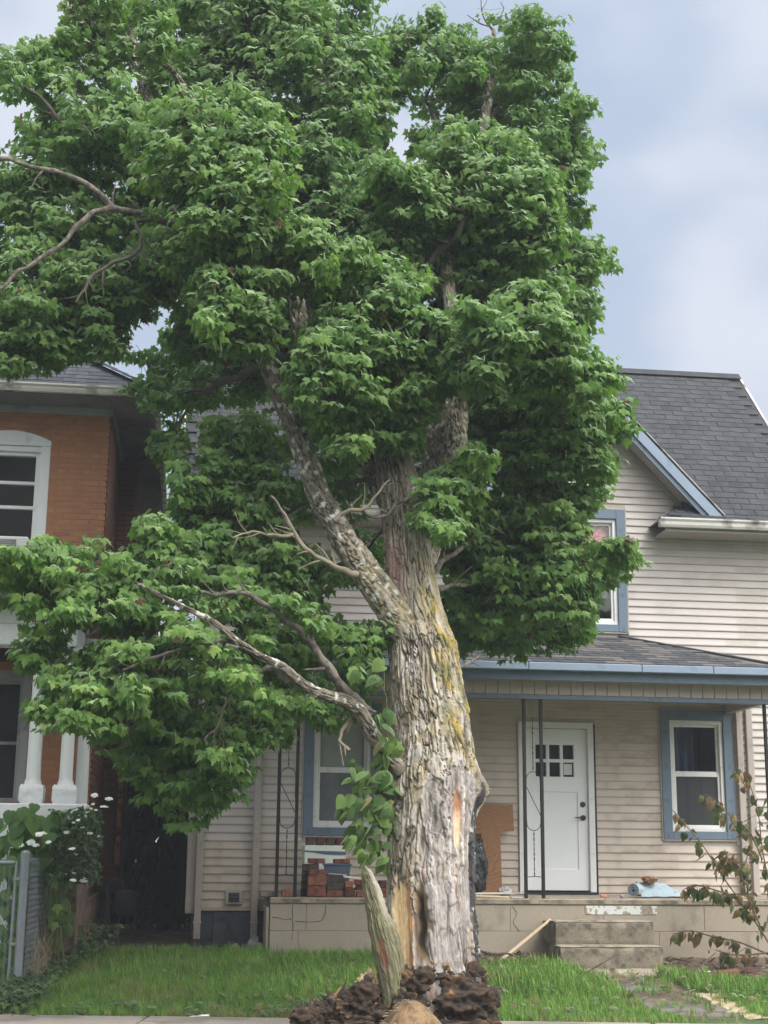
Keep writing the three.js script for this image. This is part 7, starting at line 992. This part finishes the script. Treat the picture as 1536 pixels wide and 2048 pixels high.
{ const w = thing('power_cable', [-0.5, 5.2, -30], 'thin power cable crossing the strip of sky between the roofs', 'cable'); part('cable', tube([V3(-9, 6.1, -30), V3(-0.4, 6.35, -30), V3(9, 6.3, -30)], 0.012, 6, 10), M.black, w); }
// ================================================================ lawn
{
  const R = rng(121), tuft = (n, h, spread, seed) => { const r = rng(seed), o = [], col = []; for (let i = 0; i < n; i++) { const a = r() * 6.283, d = spread * Math.sqrt(r()), x = Math.cos(a) * d, z = Math.sin(a) * d, H = h * (0.55 + 0.7 * r()), w = 0.0028 + 0.0022 * r(), f = r() * 6.283, lean = 0.15 + 0.75 * r() * r(), bx = Math.cos(f), bz = Math.sin(f), pt = (t, s) => [x + bx * H * lean * t * t - bz * w * s * (1 - t * t * 0.98), H * (t - 0.22 * lean * t * t), z + bz * H * lean * t * t + bx * w * s * (1 - t * t * 0.98)]; const q = [0, 0.4, 0.75, 1]; for (let k = 0; k < 3; k++) { o.push(...pt(q[k], -1), ...pt(q[k], 1), ...pt(q[k + 1], 1)); if (k < 2) o.push(...pt(q[k], -1), ...pt(q[k + 1], 1), ...pt(q[k + 1], -1)); } } const g = tri(o); g.computeVertexNormals(); return g; };
  const geos = [tuft(9, 0.105, 0.035, 1), tuft(8, 0.13, 0.04, 2), tuft(10, 0.08, 0.04, 3), tuft(7, 0.115, 0.03, 4)], sets = [[], [], [], []];
  M.grass = new THREE.MeshPhysicalMaterial({ color: 0xffffff, roughness: 0.85, transmission: 0.25, thickness: 0 });
  for (let i = 0; i < 60000; i++) {
    const x = lerp(-2.3, 8.4, R()), f0 = 13.97 - 0.16 * (x + 1), D = lerp(f0, 17.4, R()), z = -D, e = 0.25 * n3(x * 1.3, D * 1.3, 7);
    const back = x < 0.95 ? 17.35 + e : x < 3.1 ? 17.0 : x < 4.05 ? 16.45 + e : x < 5.35 ? 15.95 + 0.5 * e : 15.45 + 0.8 * e; if (D > back) continue;
    const pc = lerp(4.92, 4.7, (D - 14) / 2), pw = 0.44 + 0.1 * n3(x * 2, D * 3, 3); let keep = 1; if (Math.abs(x - pc) < pw) keep = 0.05; if (x > 4.95 && x < 5.4 && D < 14.9) keep = Math.min(keep, 0.12); if (D < f0 + 0.22) keep *= 0.6; if (D < f0 + 0.08) keep *= 0.55; keep *= 0.75 + 0.6 * n3(x * 1.7, D * 1.7, 2); if (R() > keep) continue;
    const dry = sm(0.08, 0.4, fbm(x * 1.2, D * 1.6, 4.3, 3) + 0.35 * sm(f0 + 0.5, f0, D)), lush = 0.5 + 0.5 * n3(x * 0.7, D * 0.9, 12);
    let c = mix3([0.085, 0.205, 0.024], [0.20, 0.37, 0.05], clamp(lush * 1.1 - 0.1 + 0.6 * (R() - 0.35))); if (R() < 0.1 + 0.6 * dry) c = mix3(c, [0.34, 0.28, 0.13], 0.35 + 0.5 * R());
    const s = (R() < 0.06 ? 1.5 : 0.75 + 0.5 * R()) * (0.72 + 0.35 * sm(14.0, 15.2, D)) * (0.9 + 0.5 * Math.max(0, n3(x * 0.9, D * 0.9, 31)));
    sets[Math.floor(R() * 4)].push([x, groundH(x, z) - 0.004, z, R() * 6.283, s, c]);
  }
  const lawn = new THREE.Group(); lawn.name = 'lawn'; tag(lawn, 'bright green unmown grass between the pavement and the houses', 'grass', null, 'stuff'); scene.add(lawn);
  const m = new THREE.Matrix4(), q = new THREE.Quaternion(), cc = new THREE.Color(); let tot = 0;
  sets.forEach((set, v) => { const im = new THREE.InstancedMesh(geos[v], M.grass, set.length); set.forEach(([x, y, z, a, s, c], i) => { q.setFromAxisAngle(V3(0, 1, 0), a); im.setMatrixAt(i, m.compose(V3(x, y, z), q, V3(s, s, s))); im.setColorAt(i, cc.setRGB(...c)); }); im.name = 'grass_blades'; im.castShadow = im.receiveShadow = true; tag(im, null, null, null, 'stuff'); lawn.add(im); tot += set.length; });
  console.log('tufts', tot);
}
{ // broad weeds and fallen green leaves in the grass
  const R = rng(141), g = new THREE.Group(); g.name = 'lawn_weeds'; tag(g, 'broad leaved weeds and fallen green leaves scattered in the lawn', 'weeds', null, 'stuff'); scene.add(g); const lv = [], dead = [];
  for (let i = 0; i < 170; i++) { const x = lerp(-1.6, 8, R()), D = lerp(13.7, 16.6, R()), n = 4 + Math.floor(R() * 6); if (n3(x * 1.1, D * 1.1, 50) < -0.1 || Math.abs(x - 4.8) < 0.6) continue; for (let k = 0; k < n; k++) { const a = R() * 6.283; lv.push([V3(x + 0.03 * Math.cos(a), groundH(x, -D) + 0.03 + 0.06 * R(), -D + 0.03 * Math.sin(a)), V3(Math.cos(a), 0.25 + 0.5 * R(), Math.sin(a)), V3(0, 1, 0.2), 0.04 + 0.045 * R()]); } }
  for (let i = 0; i < 220; i++) { const x = lerp(-1.4, 6, R()), D = lerp(13.6, 17, R()); dead.push([V3(x, groundH(x, -D) + 0.07 + 0.04 * R(), -D), V3(R() - 0.5, 0.4 * (R() - 0.5), R() - 0.5), V3(R() - 0.5, 1, R() - 0.2), 0.05 + 0.05 * R()]); }
  foliage(g, 'weed_leaves', [heart[0], lance[0], cut[0]], lv, [[0.05, 0.13, 0.022], [0.11, 0.23, 0.035]], 143); foliage(g, 'fallen_leaves', [mapleLeaf[0], mapleLeaf[1]], dead, [[0.10, 0.2, 0.04], [0.26, 0.2, 0.08]], 147);
}
{ // fallen leaves and chips on the soil and the pavement edge
  const R = rng(131), g = new THREE.Group(); g.name = 'leaf_litter'; tag(g, 'brown fallen leaves and chips on the soil and pavement edge', 'leaf litter', null, 'stuff'); scene.add(g); const lv = [];
  const add = (n, x0, x1, D0, D1, h) => { for (let i = 0; i < n; i++) { const x = lerp(x0, x1, R()), D = lerp(D0, D1, R()); lv.push([V3(x, groundH(x, -D) + 0.02 + h * R(), -D), V3(R() - 0.5, 0.3 * (R() - 0.5), R() - 0.5), V3((R() - 0.5) * 1.2, 1, (R() - 0.5) * 1.2), 0.04 + 0.06 * R()]); } };
  add(650, 5.3, 8.4, 15.5, 17.0, 0.02); add(260, 3.35, 4.1, 16.45, 17.0, 0.09); add(300, -1.1, 0.9, 17.2, 18.3, 0.03); add(160, -2.4, 1, 13.85, 14.05, 0.0); add(60, 1.0, 3.2, 16.9, 17.02, 0.03); add(60, 4.1, 5.3, 15.7, 15.95, 0.0);
  foliage(g, 'fallen_leaves', [...lance, heart[1]], lv, [[0.07, 0.04, 0.022], [0.28, 0.16, 0.08]], 133);
}

renderer.render(scene, camera);
